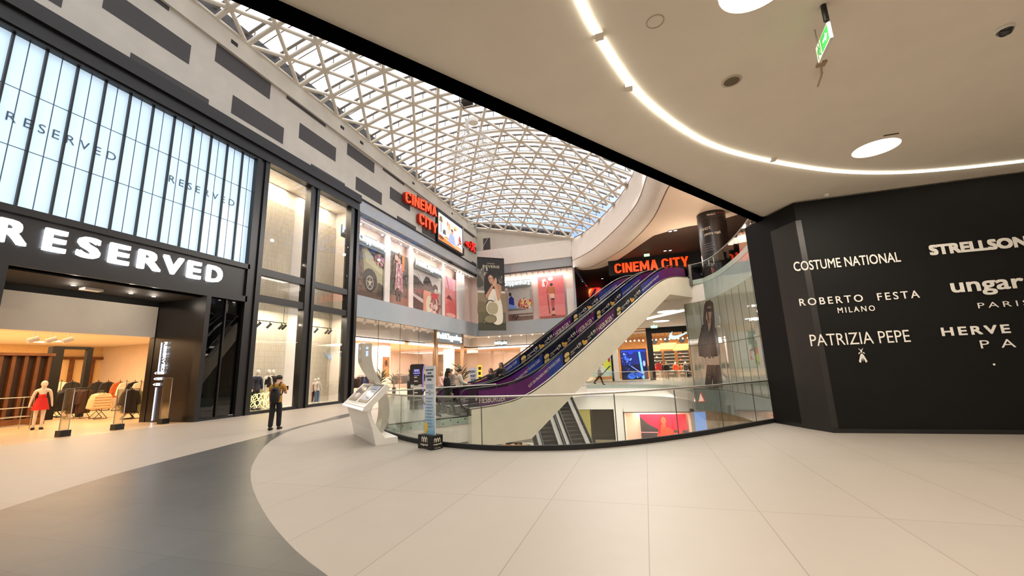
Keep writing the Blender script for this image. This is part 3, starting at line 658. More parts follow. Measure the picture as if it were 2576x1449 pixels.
ban += [((36, 29, 25), sm([(.25, .70), (.32, .77), (.46, .80), (.60, .76), (.64, .68), (.60, .58), (.50, .60), (.44, .50), (.36, .44), (.27, .47), (.24, .58)])),
        ((172, 128, 100), sm([(.66, .64), (.80, .63), (.87, .59), (.84, .49), (.80, .42), (.70, .42), (.62, .52)])),
        ((184, 142, 114), sm([(.38, .72), (.44, .755), (.52, .75), (.58, .71), (.58, .66), (.53, .635), (.47, .635), (.41, .67)])), ((206, 164, 134), sm([(.44, .73), (.50, .74), (.54, .70), (.50, .66), (.46, .67)])),
        ((48, 34, 28), sm([(.40, .705), (.44, .712), (.47, .703), (.44, .698)], 2)), ((48, 34, 28), sm([(.495, .715), (.54, .715), (.55, .706), (.51, .704)], 2)), ((150, 92, 78), sm([(.465, .657), (.49, .664), (.525, .658), (.49, .65)], 2)), ((150, 108, 84), sm([(.475, .70), (.485, .70), (.495, .676), (.465, .676)], 2)),
        ((214, 206, 190), sm([(.46, .55), (.62, .56), (.68, .47), (.80, .44), (.88, .30), (.86, .1), (.55, .09), (.46, .30), (.36, .42)])), ((190, 182, 164), sm([(.60, .5), (.66, .3), (.62, .12), (.56, .12), (.58, .3)])),
        ((178, 132, 104), sm([(.27, .47), (.30, .43), (.38, .45), (.60, .62), (.64, .66), (.58, .67), (.50, .61)])), ((190, 146, 116), sm([(.70, .40), (.79, .41), (.78, .50), (.68, .61), (.60, .66), (.57, .63), (.64, .54)])), ((196, 152, 122), sm([(.55, .62), (.62, .70), (.68, .72), (.70, .66), (.64, .60)])),
        ((206, 198, 176), el(.52, .30, .235, .10, 30)), ((60, 56, 46), sm([(.29, .36), (.34, .395), (.45, .41), (.58, .395), (.55, .385), (.44, .395), (.35, .38), (.31, .35)])), ((160, 150, 120), el(.52, .295, .205, .085, 30)), ((232, 228, 212), sm([(.70, .24), (.755, .29), (.755, .34), (.73, .29)], 3)), ((90, 84, 62), el(.42, .15, .24, .06, 24)), ((128, 120, 88), el(.43, .148, .20, .047, 24))]
bn = root('hanging_banner', tuple((Bl+Br)/2+W3(0, 0, z0)), 'tall dark banner of a dark-haired woman with a bracelet hanging by the corner', 'banner')
bb = art(Bl+W3(0, 0, z0), X, (0, 0, z1-z0), (70, 66, 56), ban, 'cloth', bn)
t = MB(); xd = X.normalized(); w = X.length; fl = (xd.cross(W3(0, 0, 1)))*.03
t.text('COLECȚIA', Bl+xd*w*.36+W3(0, 0, z0+7.25)+fl, xd, (0, 0, 1), w*.28, .16); t.text('REVERIE', Bl+xd*w*.2+W3(0, 0, z0+6.85)+fl, xd, (0, 0, 1), w*.62, .3); t.text('TEILOR', Bl+xd*w*.17+W3(0, 0, z0+.78)+fl, xd, (0, 0, 1), w*.67, .42)
part(t, 'lettering', mt('ivory_print', (226, 216, 186), .6, var=.02), bn)
ap = W3(-15.6, 42.2, 16.6)
cb = MB()
for P in (Bl, Br): cb.tube([P+W3(0, 0, z1), ap], .015, 5)
cb.tube([ap, ap+W3(0, 1.82, .1)], .015, 5); part(cb, 'cable', M_STEEL, bn)
for z_ in (z0, z1): part(MB().tube([Bl+W3(0, 0, z_), Br+W3(0, 0, z_)], .04, 8), 'rod', M_BLACK, bn)

# ---------------------------------------------------------------- cinema signs and screen on the upper wall
cs = root('cinema_sign', (XL+.05, 30.7, 15.0), 'tilted two-line orange-red cinema letters high on the left wall', 'sign')
up = W3(0, 0, 1)
def _arc(cx, cy, rx, ry, a0, a1, n=10): return [(cx+rx*cos(radians(a0+(a1-a0)*k/n)), cy+ry*sin(radians(a0+(a1-a0)*k/n))) for k in range(n+1)]
HEAVY = {'C': _arc(.32, .70, .32, .30, 5, 180)+_arc(.32, .30, .32, .30, 180, 355)+[(.43, .28)]+_arc(.32, .30, .11, .13, -10, -180)+_arc(.32, .70, .11, .13, 180, 10)+[(.43, .72)],
 'I': rc(0, 0, .21, 1), 'N': [(0, 0), (.20, 0), (.20, .58), (.42, 0), (.62, 0), (.62, 1), (.42, 1), (.42, .42), (.20, 1), (0, 1)],
 'E': [(0, 0), (.54, 0), (.54, .19), (.21, .19), (.21, .41), (.50, .41), (.50, .59), (.21, .59), (.21, .81), (.54, .81), (.54, 1), (0, 1)],
 'M': [(0, 0), (.20, 0), (.20, .55), (.36, .12), (.48, .12), (.64, .55), (.64, 0), (.84, 0), (.84, 1), (.62, 1), (.42, .48), (.22, 1), (0, 1)],
 'A': [(0, 0), (.21, 0), (.25, .17), (.45, .17), (.49, 0), (.70, 0), (.47, 1), (.23, 1)], 'T': [(.20, 0), (.41, 0), (.41, .80), (.61, .80), (.61, 1), (0, 1), (0, .80), (.20, .80)],
 'Y': [(.22, 0), (.43, 0), (.43, .38), (.66, 1), (.44, 1), (.33, .64), (.21, 1), (-.01, 1), (.22, .38)]}
def block_row(t, O, X, U, w, h, par, depth, gap=.07):
    """raised heavy letters, each a piece of its own, filling width w"""
    wd_ = [max(p[0] for p in HEAVY[c]) if c != ' ' else .16 for c in t]; k = w/(sum(wd_)+gap*(len(t)-1)); x = 0; O = Vector(O); X = Vector(X).normalized(); U = Vector(U).normalized(); N = X.cross(U).normalized()
    for c, a in zip(t, wd_):
        if c != ' ':
            P = [O+X*((x+p[0])*k)+U*(p[1]*h) for p in HEAVY[c]]; n = len(P); m = MB()
            m.add(P+[p+N*depth for p in P], [tuple(range(n))[::-1]]+[(i, (i+1) % n, n+(i+1) % n, n+i) for i in range(n)], 1); m.add([p+N*depth for p in P], [tuple(range(n))], 0)
            part(m, 'letter', [M_SIGNR, M_SIGNE], par)
        x += a+gap
def letter_row(t, O, X, U, w, h, par, depth, bold=.03, gap=.12):
    """separate raised letters filling width w"""
    n = [(max(v[0] for v in glyphs(c, bold, 1, .5)[0])-min(v[0] for v in glyphs(c, bold, 1, .5)[0])) if c != ' ' else .35 for c in t]
    gp = gap; tot = sum(n)+gp*(len(t)-1); k = w/tot; x = 0; O = Vector(O); X = Vector(X).normalized(); U = Vector(U).normalized()
    for c, a in zip(t, n):
        if c != ' ':
            m = MB(); m.text(c, O+X*x*k, X, U, a*k, h, 0, depth=depth, bold=bold, side=1); part(m, 'letter', [M_SIGNR, M_SIGNE], par)
        x += a+gp
XS = W3(0, 1, .115)
block_row('CINEMA', (XL+.04, 27.95, 15.52), XS, up, 5.55, .98, cs, .3)
block_row('CITY', (XL+.04, 30.2, 14.44), W3(0, 1, .0), up, 3.35, 1.0, cs, .3)
# led screen
ls = root('led_screen', (XL, 36.7, 13.8), 'large bright led screen showing a busy shop scene beside the cinema letters', 'screen')
part(MB().box((XL+.02, 33.75, 13.85), (XL+.25, 39.58, 17.2)), 'housing', M_BLACK, ls)
sc = [((236, 222, 190), rc(0, .6, .25, 1)), ((214, 120, 50), [(0, .0), (0, .22), (1, 0)]), ((226, 150, 80), [(.2, .2), (1, .02), (1, .1), (.3, .28)]), ((206, 190, 176), rc(.3, .4, .6, .85)), ((232, 150, 90), el(.42, .72, .03, .14)), ((200, 70, 40), el(.36, .80, .02, .1)), ((226, 190, 120), el(.7, .82, .09, .08)), ((150, 110, 60), el(.66, .75, .04, .05)),
      ((150, 160, 196), [(.36, .12), (.7, .1), (.64, .42), (.56, .5), (.45, .48)]), ((196, 140, 116), el(.54, .58, .05, .09)), ((90, 60, 50), el(.54, .65, .05, .04)), ((206, 60, 44), [(.82, .3), (.96, .28), (.9, .6), (.85, .62)]), ((60, 60, 66), [(.08, .3), (.1, .3), (.1, .72), (.08, .72)]), ((120, 90, 60), [(.02, .7), (.16, .7), (.13, .9), (.05, .9)]), ((90, 70, 60), [(.16, .3), (.28, .3), (.27, .48), (.17, .46)]), ((120, 60, 30), el(.1, .12, .1, .07))]
sc += blobs(rnd, .88, .3, .1, .25, 24, [(90, 120, 140), (200, 220, 226), (60, 60, 70), (226, 120, 70)], .012, .03)
art((XL+.26, 33.9, 14.1), (0, 5.5, 0), (0, 0, 2.72), (206, 216, 230), sc, 'display', ls, .3, .95)
xs4 = root('cinema_sign', (XL+.05, 41.5, 15.0), 'small red digit and letter sign at the far end of the left wall', 'sign')
t = MB(); t.text('4D', (XL+.05, 40.2, 15.2), (0, 1, .06), (0, 0, 1), 1.5, .62, 0, depth=.25, bold=.04, side=1); part(t, 'letter', [mt('red_sign_face', (255, 34, 24), .4, emit=1.1, var=0), M_SIGNE], xs4)
t = MB(); t.text('X', (XL+.05, 41.6, 15.05), (0, 1, .06), (0, .15, 1), 1.4, 1.1, 0, depth=.25, bold=.05, side=1); part(t, 'letter', [mt('red_sign_face', (255, 34, 24), .4, emit=1.1, var=0), M_SIGNE], xs4)

# ---------------------------------------------------------------- near glass balustrade round the opening
bal = root('glass_balustrade', (-2, 9, 0), 'curved glass balustrade with steel handrail around the near side of the floor opening', 'balustrade', 'balustrades of the floor opening')
NP = [p for p in NEARS]
part(MB().sheet(NP, -.12, .10, .07), 'base_shoe', M_BLACKM, bal)
part(MB().sheet(NP, .08, 1.06, .016), 'glass_panel', GLASS, bal)
HR = smooth([(-8.28, 12.2, 1.09), (-7.9, 11.3, 1.09), (-7.25, 10.6, 1.09), (-6.28, 9.81, 1.09), (-5.36, 9.2, 1.09), (-4.53, 8.87, 1.09), (-3.6, 8.62, 1.09), (-2.78, 8.58, 1.09), (-1.49, 8.84, 1.09), (-.34, 9.53, 1.09), (.95, 10.66, 1.09), (1.98, 11.81, 1.09), (3.2, 13.18, 1.09)], 4)
part(MB().tube(HR, .024, 8), 'handrail', M_STEEL, bal)
for xp, yp in ((1008, 1100), (1213, 1131), (1555, 1124), (1709, 1106), (1822, 1087), (1905, 1071)):
    q = pz(xp, yp, 0); k = min(range(len(NP)), key=lambda i: hypot(NP[i][0]-q.x, NP[i][1]-q.y))
    part(MB().cyl((q.x, q.y, .1), (q.x, q.y, 1.06), .011, n=6), 'joint', M_CHROME, bal)
q = on(1767, 1000, (1.05, 10.76, 0)); tri = MB(); Q = q; td = W3(.72, .69, 0)
tri.poly([Q-td*.12-W3(.02, -.02, .1), Q+td*.12-W3(.02, -.02, .1), Q+W3(-.02, .02, .14)], 0); tri.poly([Q-td*.09-W3(-.0, 0, .083)+W3(-.01, -.01, 0)-W3(.02, -.02, 0), Q+td*.09-W3(0, 0, .083)+W3(-.01, -.01, 0)-W3(.02, -.02, 0), Q+W3(-.03, .01, .10)], 1)
part(tri, 'warning_sticker', [mt('red_print', (190, 70, 60), .5), mt('pink_print', (226, 206, 196), .5)], bal)

# straight balustrade and fascia on the far side, up to the escalators
fb = root('glass_balustrade', (-7, 14, 0), 'straight glass balustrade on the bolted glass fascia leading to the escalators', 'balustrade', 'balustrades of the floor opening')
FA, FB = (-8.30, 12.34), (-5.72, 15.84)
part(MB().sheet([FA, FB], .0, 1.06, .016), 'glass_panel', GLASS, fb)
part(MB().tube([(FA[0], FA[1], 1.09), (FB[0], FB[1], 1.09)], .024, 8), 'handrail', M_STEEL, fb)
part(MB().tube([(FB[0], FB[1], 1.09), (FB[0], FB[1], -.26)], .024, 8), 'end_post', M_STEEL, fb)
part(MB().sheet(offs([FA, FB], .03), -.26, -.02, .02), 'fascia_panel', M_SHOE, fb)
part(MB().sheet(offs([FA, FB], .02), -.02, .02, .03), 'edge_strip', M_BLACKM, fb)
st = MB(); fd = (W3(*FB, 0)-W3(*FA, 0)).normalized(); fn = W3(fd.y, -fd.x, 0)
for k in range(14):
    c = W3(*FA, 0)+fd*(.2+k*.3)+fn*.04+W3(0, 0, -.08 if k % 2 else -.18); st.cyl(c, c+fn*.02, .025, n=8)
part(st, 'bolt', M_CHROME, fb, kind='stuff')

# ---------------------------------------------------------------- escalators
def inc(s):
    """height of the step line along the run"""
    a, b = 1.6, 1.6+UP/math.tan(radians(30.0)); k = .75
    def soft(x): return k*math.log(1+math.exp(min(50, x/k)))
    z = (soft(s-a)-soft(s-b))*UP/(b-a)
    return min(max(z, 0), UP)
def at(s, n, z): return E0+ED*s+EN*n+W3(0, 0, z)
SS = [-1.1+.35*k for k in range(51)]
ART = [(-.6, 2.2, (92, 30, 96)), (2.2, 3.1, (84, 40, 120)), (3.1, 4.05, (40, 62, 140)), (4.05, 6.55, (16, 18, 38)), (6.55, 8.1, (84, 30, 84)), (8.1, 10.75, (16, 18, 38)), (10.75, 12.0, (36, 52, 120)), (12.0, 12.9, (60, 40, 112)), (12.9, 15.9, (84, 28, 84))]
M_PRW = mt('print_white', (226, 216, 200), .5, var=.02); M_BUN = mt('bun_print', (206, 176, 112), .6, var=.2, vs=12); M_FRY = mt('fries_print', (206, 160, 70), .6, var=.3, vs=20); M_LETT = mt('salad_print', (110, 110, 60), .6)
pr_ix = {}; PRM = []
for a, b, c in ART:
    if c not in pr_ix: pr_ix[c] = len(PRM); PRM.append(mt('panel_print_%02x%02x%02x' % c, c, .25, var=.15, vs=1.5))
SL = W3(ED.x*cos(radians(30)), ED.y*cos(radians(30)), sin(radians(30))); SU = W3(-ED.x*sin(radians(30)), -ED.y*sin(radians(30)), cos(radians(30)))
def balustrade(esc, n, side, big=False):
    """one printed glass side of an escalator; printed face looks to the near side"""
    lo, hi = .28, .92
    SB = [-1.05, -.9]+[-.7+.3*k for k in range(57)]
    SB = [s for s in SB if s <= 16.2]
    g = MB()
    g.strip([at(s, n, inc(s)+lo-.02) for s in SB], [at(s, n, inc(s)+hi+.02) for s in SB])
    part(g, 'glass_panel', GLASS_DARK, esc)
    p = MB()
    for a, b, c in ART:
        ss = [a+(b-a)*k/8 for k in range(9)]
        p.strip([at(s, n-.03, inc(s)+lo) for s in ss], [at(s, n-.03, inc(s)+hi-.05) for s in ss], pr_ix[c])
        p.strip([at(s, n-.022, inc(s)+lo) for s in ss], [at(s, n-.022, inc(s)+hi-.05) for s in ss], pr_ix[c])
    part(p, 'printed_panel', PRM, esc)
    t = MB(); zn = n-.045
    def put(txt, s0, s1, h, v): t.text(txt, at(s0, zn, inc(s0)+lo+v), SL, SU, (s1-s0)/cos(radians(30)), h, 0)
    put('GUST DIN FINLANDA DIRECT ÎN FOOD COURT', 1.95, 3.9, .15, .17)
    put('GUST DIN FINLANDA DIRECT ÎN FOOD COURT', 10.85, 12.7, .13, .18)
    put('* HESBURGER *', 6.62, 8.05, .24, .12)
    put('* HESBURGER *', -.5, 1.0, .2, .2) if False else None
    t.text('* HESBURGER *', at(-.75, zn, inc(-.5)+lo+.12), ED, W3(0, 0, 1), 1.6, .24, 0)
    for s0 in (4.15, 8.3):
        put('4,99', s0+.95, s0+1.25, .22, .16); put('9,99', s0+2.05, s0+2.38, .22, .16)
        put('DUBLU BURGER', s0+.45, s0+.9, .07, .26); put('CU PUI', s0+.45, s0+.7, .06, .15)
        put('CARTOFI', s0+1.72, s0+2.0, .07, .26); put('CU PUI', s0+1.72, s0+1.95, .06, .15)
        for (du, dv, ru, rv, mi) in ((.18, .42, .19, .11, 1), (.18, .31, .2, .045, 3), (.18, .22, .19, .09, 1), (1.5, .26, .2, .09, 2), (1.36, .36, .09, .10, 2)):
            o = at(s0+du, zn, inc(s0+du)+lo+dv-.08)
            t.poly([o+SL*a+SU*b_ for a, b_ in el(0, 0, ru, rv, 14)], mi)
    part(t, 'print', [M_PRW, M_BUN, M_FRY, M_LETT], esc)
    h = [at(s, n, inc(s)+hi+.05) for s in SB if s < 16.1]
    a = h[0]; z0 = inc(-1.05)+hi+.05
    loop = [at(-1.05-.36*sin(t_), n, z0-.36+.36*cos(t_)) for t_ in [pi*k/8 for k in range(8, 0, -1)]]
    e_ = h[-1]; s1 = 16.0
    loop2 = [at(s1+.1+.36*sin(t_), n, inc(s1)+hi+.05-.36+.36*cos(t_)) for t_ in [pi*k/8 for k in range(1, 9)]]
    part(MB().tube(loop+h+loop2, .036, 8), 'handrail', M_RUBBER, esc)
    cap = MB()
    for off in (-.09, .09):
        cap.tube([at(s, n+off, inc(s)+.26) for s in SB], .03, 6)
    cap.strip([at(s, n-.1, inc(s)+.25) for s in SB], [at(s, n+.1, inc(s)+.25) for s in SB])
    cap.strip([at(s, n-.1, inc(s)+.25) for s in SB], [at(s, n-.1, inc(s)+.05) for s in SB])
    cap.strip([at(s, n+.1, inc(s)+.25) for s in SB], [at(s, n+.1, inc(s)-.05) for s in SB])
    part(cap, 'deck_strip', M_STEEL, esc)
def soffit_z(s): 
    if s < 1.9: return -1.14
    return min(-1.14+(s-1.9)*.597, 5.83)
def escalator(n0, lab):
    e = root('escalator', tuple(at(0, n0+.8, 0)), lab, 'escalator', 'escalators up to the next floor')
    c = MB(); S2 = [-1.0, 0, 1, 1.9]+[2.2+.45*k for k in range(26)]+[13.6, 14.4, 15.2, 16.3]
    for n in (n0-.02, n0+1.62):
        c.strip([at(s, n, inc(s)+.22) for s in S2], [at(s, n, soffit_z(s)) for s in S2])
    c.strip([at(s, n0-.02, soffit_z(s)) for s in S2], [at(s, n0+1.62, soffit_z(s)) for s in S2], 0)
    for s in (-1.0, 16.3): c.poly([at(s, n0-.02, inc(s)+.0), at(s, n0+1.62, inc(s)+.0), at(s, n0+1.62, soffit_z(s)), at(s, n0-.02, soffit_z(s))])
    part(c, 'truss_cladding', M_TRUSS, e)
    sp_ = MB(); s = 1.0; dz = UP/30
    for k in range(30):
        s0 = 1.75+k*.398; sp_.obox(at(s0, n0+.28, k*dz), ED*.40, EN*1.04, W3(0, 0, dz+.01), 0)
    sp_.obox(at(-1.2, n0+.2, -.02), ED*2.95, EN*1.2, W3(0, 0, .04)); sp_.obox(at(13.5, n0+.2, UP-.1), ED*2.8, EN*1.2, W3(0, 0, .1))
    part(sp_, 'step', M_TREAD, e)
    balustrade(e, n0+.12, 0); balustrade(e, n0+1.48, 1)
    return e
e1 = escalator(0, 'nearer of the two printed escalators climbing to the cinema floor')
e2 = escalator(1.75, 'farther of the two printed escalators climbing to the cinema floor')

# lower escalators crossing below
LD = W3(sin(radians(-24.5)), cos(radians(-24.5)), 0); LN = W3(LD.y, -LD.x, 0)
def low(c, s, n, dz): return W3(*c)+LD*(s*cos(radians(30)))+LN*n+W3(0, 0, s*sin(radians(30))+dz)
def lower(c, lab):
    e = root('escalator', c, lab, 'escalator', 'escalators down to the basement')
    s0, s1 = -6.5, 6.5
    st_ = MB()
    for k in range(30):
        s = s0+(s1-s0)*k/30; a = low(c, s, -.5, 0); st_.obox(a, LN*1.0, LD*.385, W3(0, 0, .23))
    part(st_, 'step', M_TREAD, e)
    for sd in (-1, 1):
        g = MB(); a, b = low(c, s0, .66*sd, .35), low(c, s1, .66*sd, .35); g.obox(a, b-a, LN*.012, W3(0, 0, .75)); part(g, 'glass_panel', GLASS_DARK, e)
        part(MB().tube([low(c, s0-.3, .66*sd, 1.12), low(c, s1, .66*sd, 1.12)], .04, 8), 'handrail', M_RUBBER, e)
        k = MB(); a, b = low(c, s0, .54*sd-.02, .1), low(c, s1, .54*sd-.02, .1); k.obox(a, b-a, LN*.04, W3(0, 0, .22)); a, b = low(c, s0, .66*sd-.1, .28), low(c, s1, .66*sd-.1, .28); k.obox(a, b-a, LN*.2, W3(0, 0, .07)); part(k, 'skirt', M_STEEL, e)
        k = MB(); a, b = low(c, s0, .78*sd-.02, -.9), low(c, s1, .78*sd-.02, -.9); k.obox(a, b-a, LN*.04, W3(0, 0, 1.2)); part(k, 'cladding', M_DARKG, e)
    return e
lower((-4.62, 28.0, -3.45), 'right-hand dark escalator down to the basement, steps in view under the white truss')
lower((-6.25, 27.25, -3.45), 'left-hand dark escalator down to the basement beside the white truss end')

# ---------------------------------------------------------------- upper slab with its curved edge, far side and right side
SLF = smooth([(4.06, 28.5), (3.1, 29.2), (1.2, 30.4), (-.2, 32.6), (-1.9, 36.9), (-3.8, 40.6), (-6.4, 43.9)], 3)
SLR = smooth([(4.06, 28.5), (4.55, 27.0), (4.93, 24.3), (5.08, 21.8), (5.08, 19.2), (4.8, 16.6), (4.2, 14.4), (3.4, 12.3)], 3)
m = MB(); pol = SLR[::-1]+SLF[1:]+[(-6.4, 62), (16, 62), (16, 12.3)]
m.flat([pol], 5.5, 0, up=False); m.flat([pol], 6.88, 1)
m.strip([(x, y, 5.5) for x, y in SLF], [(x, y, 6.9) for x, y in SLF], 0)
m.build('ceiling_upper_slab', [M_CREAM, M_TILE], kind='structure', label='white upper floor slab with curved edge')
fa = MB(); fa.sheet(SLR, 5.5, 6.66, .05); fa.build('wall_fascia', M_FASCIA, kind='structure', label='curved grey-green glass fascia below the upper rail')
ub = root('glass_balustrade', (4.9, 24, UP), 'curved glass balustrade along the upper floor edge on the right', 'balustrade', 'balustrades of the upper floor')
SLU = [(3.32, 28.95)]+SLR
part(MB().sheet(SLU, UP-.24, UP+.06, .07), 'base_shoe', M_SHOE, ub)
part(MB().sheet(SLU, UP+.06, UP+1.08, .016), 'glass_panel', GLASS_LEVEL, ub)
part(MB().tube([(x, y, UP+1.1) for x, y in SLU], .024, 8), 'handrail', M_STEEL, ub)
q = at(16.15, -.1, 0); part(MB().box((q.x-.06, q.y-.06, UP-.3), (q.x+.10, q.y+.10, UP+1.12)), 'end_post', M_CHROME, ub)
part(MB().sheet([(q.x, q.y), (3.32, 28.95)], UP-.24, UP+1.08, .03), 'end_panel', GLASS_LEVEL, ub)

# ground floor curved glass shop wall on the right
m = MB(); m.sheet(GW, 0, 5.5, .06); gwo = m.build('wall_glass', M_SHOPGL, kind='structure', label='curved reflecting grey-green glass wall right of the escalators')
m = MB(); Lg = plen(GW); k = 0
while .15+k*1.1 < Lg:
    x, y, a = at_len(GW, .1+k*1.1); c = W3(x, y, 0)+W3(-sin(a), cos(a), 0)*0
    m.cyl((x-.02, y-.01, 0), (x-.02, y-.01, 5.5), .022, n=6); k += 1
for z in (2.72,):
    m.sheet(offs(GW, .04), z, z+.02, .012)
part(m, 'joint', mt('joint_grey', (74, 76, 68), .6), gwo)
m = MB(); m.sheet(offs(GW, 0), -1.3, -.02, .06); m.build('wall_fascia_lower', M_FASCIA, kind='structure', label='curved glass fascia below the ground floor edge')
# big print of a person on the glass: laid panel by panel on the curved wall
def onwall(u, v): 
    x, y, a = at_len(GW, u); n_ = W3(sin(a), -cos(a), 0); return W3(x, y, v)+n_*(.034 if n_.x*x+n_.y*y < 0 else -.034)
def wshape(mb_, pts, mi):
    """u along the wall, v height; cut into thin slices so it follows the curve"""
    us = [p[0] for p in pts]; n = 6; u0, u1 = min(us), max(us)
    for i in range(n):
        a, b = u0+(u1-u0)*i/n, u0+(u1-u0)*(i+1)/n
        def clip(P, f, s):
            out = []
            for p, q in zip(P, P[1:]+P[:1]):
                ip, iq = s*(p[0]-f) >= 0, s*(q[0]-f) >= 0
                if ip: out.append(p)
                if ip != iq: t_ = (f-p[0])/(q[0]-p[0]); out.append((f, p[1]+(q[1]-p[1])*t_))
            return out
        P = clip(clip(list(pts), a, 1), b, -1)
        if len(P) > 2:
            d = .001*wshape.k; mb_.poly([onwall(u, v)+(onwall(u, v)-W3(*at_len(GW, u)[:2], v)).normalized()*d for u, v in P], mi)
    wshape.k += 1
wshape.k = 1
pm = MB(); K = [mt('print_black', (40, 37, 35), .2, var=.1), mt('print_skin', (150, 124, 104), .3, var=.05), mt('print_dark_hair', (52, 46, 40), .3), mt('print_pale', (186, 166, 146), .3)]
def uv(xp, yp):
    best = None
    for k in range(0, 120):
        u = k*.035; x, y, a = at_len(GW, u); q = CP+(W3(x, y, 0)-CP)
        r_ = ray(xp, yp); c = r_.x*y-r_.y*x
        if best is None or abs(c) < best[0]: best = (abs(c), u, on(xp, yp, (x, y, 0)).z)
    return best[1], best[2]
def wp(pp, mi): wshape(pm, [uv(*p) for p in pp], mi)
wp([(1778, 757), (1788, 755), (1795, 762), (1799, 800), (1800, 830), (1772, 835), (1770, 800), (1773, 768)], 2)
wp([(1779, 772), (1790, 770), (1793, 785), (1789, 803), (1783, 812), (1777, 800)], 1)
wp([(1776, 776), (1795, 774), (1795, 784), (1777, 784)], 0)
wp([(1782, 806), (1790, 804), (1788, 830), (1783, 830)], 1)
wp([(1766, 818), (1780, 812), (1784, 836), (1792, 812), (1804, 828), (1810, 870), (1812, 888), (1800, 900), (1780, 902), (1760, 896), (1756, 866)], 0)
wp([(1781, 812), (1790, 812), (1786, 846)], 1)
wp([(1764, 896), (1776, 900), (1780, 926), (1772, 928), (1768, 914)], 3); wp([(1776, 898), (1810, 896), (1812, 918), (1780, 922)], 3)
wp([(1780, 918), (1812, 918), (1820, 972), (1796, 974), (1794, 950), (1790, 974), (1774, 974), (1778, 930)], 0)
part(pm, 'printed_figure', K, gwo, 'life-size dark print of a long-haired person in sunglasses')
fr2 = MB()
a, b = uv(1848, 772), uv(1874, 822)
sq = [(a[0], b[1]), (b[0], b[1]), (b[0], a[1]), (a[0], a[1])]
pm2 = MB(); wshape(pm2, sq, 0); part(pm2, 'printed_square', mt('print_pale_square', (196, 190, 176), .2), gwo)

# ---------------------------------------------------------------- far walkway edge at ground level
wk = root('glass_balustrade', (0, 36.6, 0), 'far glass balustrade on a green fascia in front of the sports shop', 'balustrade', 'balustrades of the floor opening')
part(MB().sheet(NE, .02, 1.06, .016), 'glass_panel', GLASS, wk)
part(MB().tube([(x, y, 1.09) for x, y in NE], .024, 8), 'handrail', M_STEEL, wk)
part(MB().sheet(NE, -.28, .02, .03), 'fascia_panel', M_SHOE, wk)
m = MB(); m.sheet(offs(NE, -.05), -.85, -.28, .03); m.build('trim_3', M_CREAM, kind='structure', label='cream bulkhead under the far walkway')
m = MB(); m.tube([(x, y, -.74) for x, y in offs(NE, .02)], .05, 6); m.build('led_strip', M_LED, label='bright light strip under the far walkway edge', cat='light strip')

# basement shop fronts
m = MB()
m.box((-14, 38.4, -.95), (-6.6, 38.6, -2.0)); m.box((-14, 38.4, -2.1), (14, 38.6, -.95)); m.box((-3.0, 38.4, -6.9), (-2.16, 38.6, -2.1)); m.box((-14, 38.4, -6.9), (-6.1, 38.6, -2.1)); m.box((-2.2, 38.4, -2.36), (14, 38.6, -2.1)); m.box((3.2, 38.4, -6.9), (3.5, 38.6, -2.1))
m.build('wall_basement_front', M_CREAM, kind='structure', label='cream basement shop front wall')
m = MB(); m.box((-6.1, 38.7, -6.9), (-3.0, 38.75, -2.1), 0); m.box((-6.1, 38.66, -6.9), (-5.1, 38.7, -2.1), 1); m.box((-5.1, 38.66, -6.9), (-4.9, 38.7, -2.1), 2)
m.box((-4.9, 38.68, -4.35), (-3.0, 38.7, -4.32), 2); m.box((-4.8, 38.66, -4.95), (-3.0, 38.7, -4.7), 3)
m.build('window_6', [mt('unlit_shop_window', (52, 44, 36), .08, var=.1), mt('mustard_panel', (190, 176, 92), .5), M_CHROME, mt('tan_board', (150, 136, 104), .6)], kind='structure', label='dark unlit basement shop window')
m = MB(); m.box((-2.2, 41.5, -6.9), (3.3, 41.6, -2.3)); m.box((-2.2, 38.6, -2.4), (3.3, 41.5, -2.3)); m.box((-2.25, 38.6, -6.9), (-2.15, 41.5, -2.3)); m.box((3.2, 38.6, -6.9), (3.3, 41.5, -2.3)); m.build('wall_basement_store', M_PEACH, kind='structure')
m = MB(); m.box((-2.22, 38.38, -6.9), (-2.15, 38.44, -2.3)); m.box((-2.2, 38.38, -2.4), (3.2, 38.44, -2.34)); m.build('trim_4', M_BLACK, kind='structure')
pk = [((216, 30, 66), rc(0, 0, 1, 1)), ((58, 52, 54), [(0, .95), (.06, .90), (.16, .80), (.28, .73), (.38, .68), (.38, 0), (0, 0)]), ((70, 56, 60), rc(.62, .42, 1, .66)), ((236, 150, 170), rc(0, .60, .36, .615)), ((236, 96, 120), rc(.66, .57, 1, .60)),
      ((246, 74, 50), [(.30, .30), (.36, .60), (.44, .74), (.56, .74), (.70, .66), (.76, .45), (.76, .3)]), ((180, 24, 40), [(.37, .56), (.40, .86), (.46, .97), (.56, .97), (.60, .86), (.58, .72), (.54, .70), (.52, .76), (.44, .76), (.42, .6)]), ((250, 92, 66), el(.51, .86, .055, .085)), ((250, 84, 58), [(.46, .78), (.55, .78), (.56, .72), (.44, .72)]), ((150, 20, 34), [(.36, .30), (.375, .30), (.40, .55), (.385, .55)]), ((232, 60, 60), el(.84, .64, .05, .08))]
art((-.9, 40.9, -6.8), (3.95, 0, 0), (0, 0, 4.0), (204, 40, 60), pk, 'shop_poster', label='large red poster of a woman in the basement shop window', cat='poster', emit=.25)

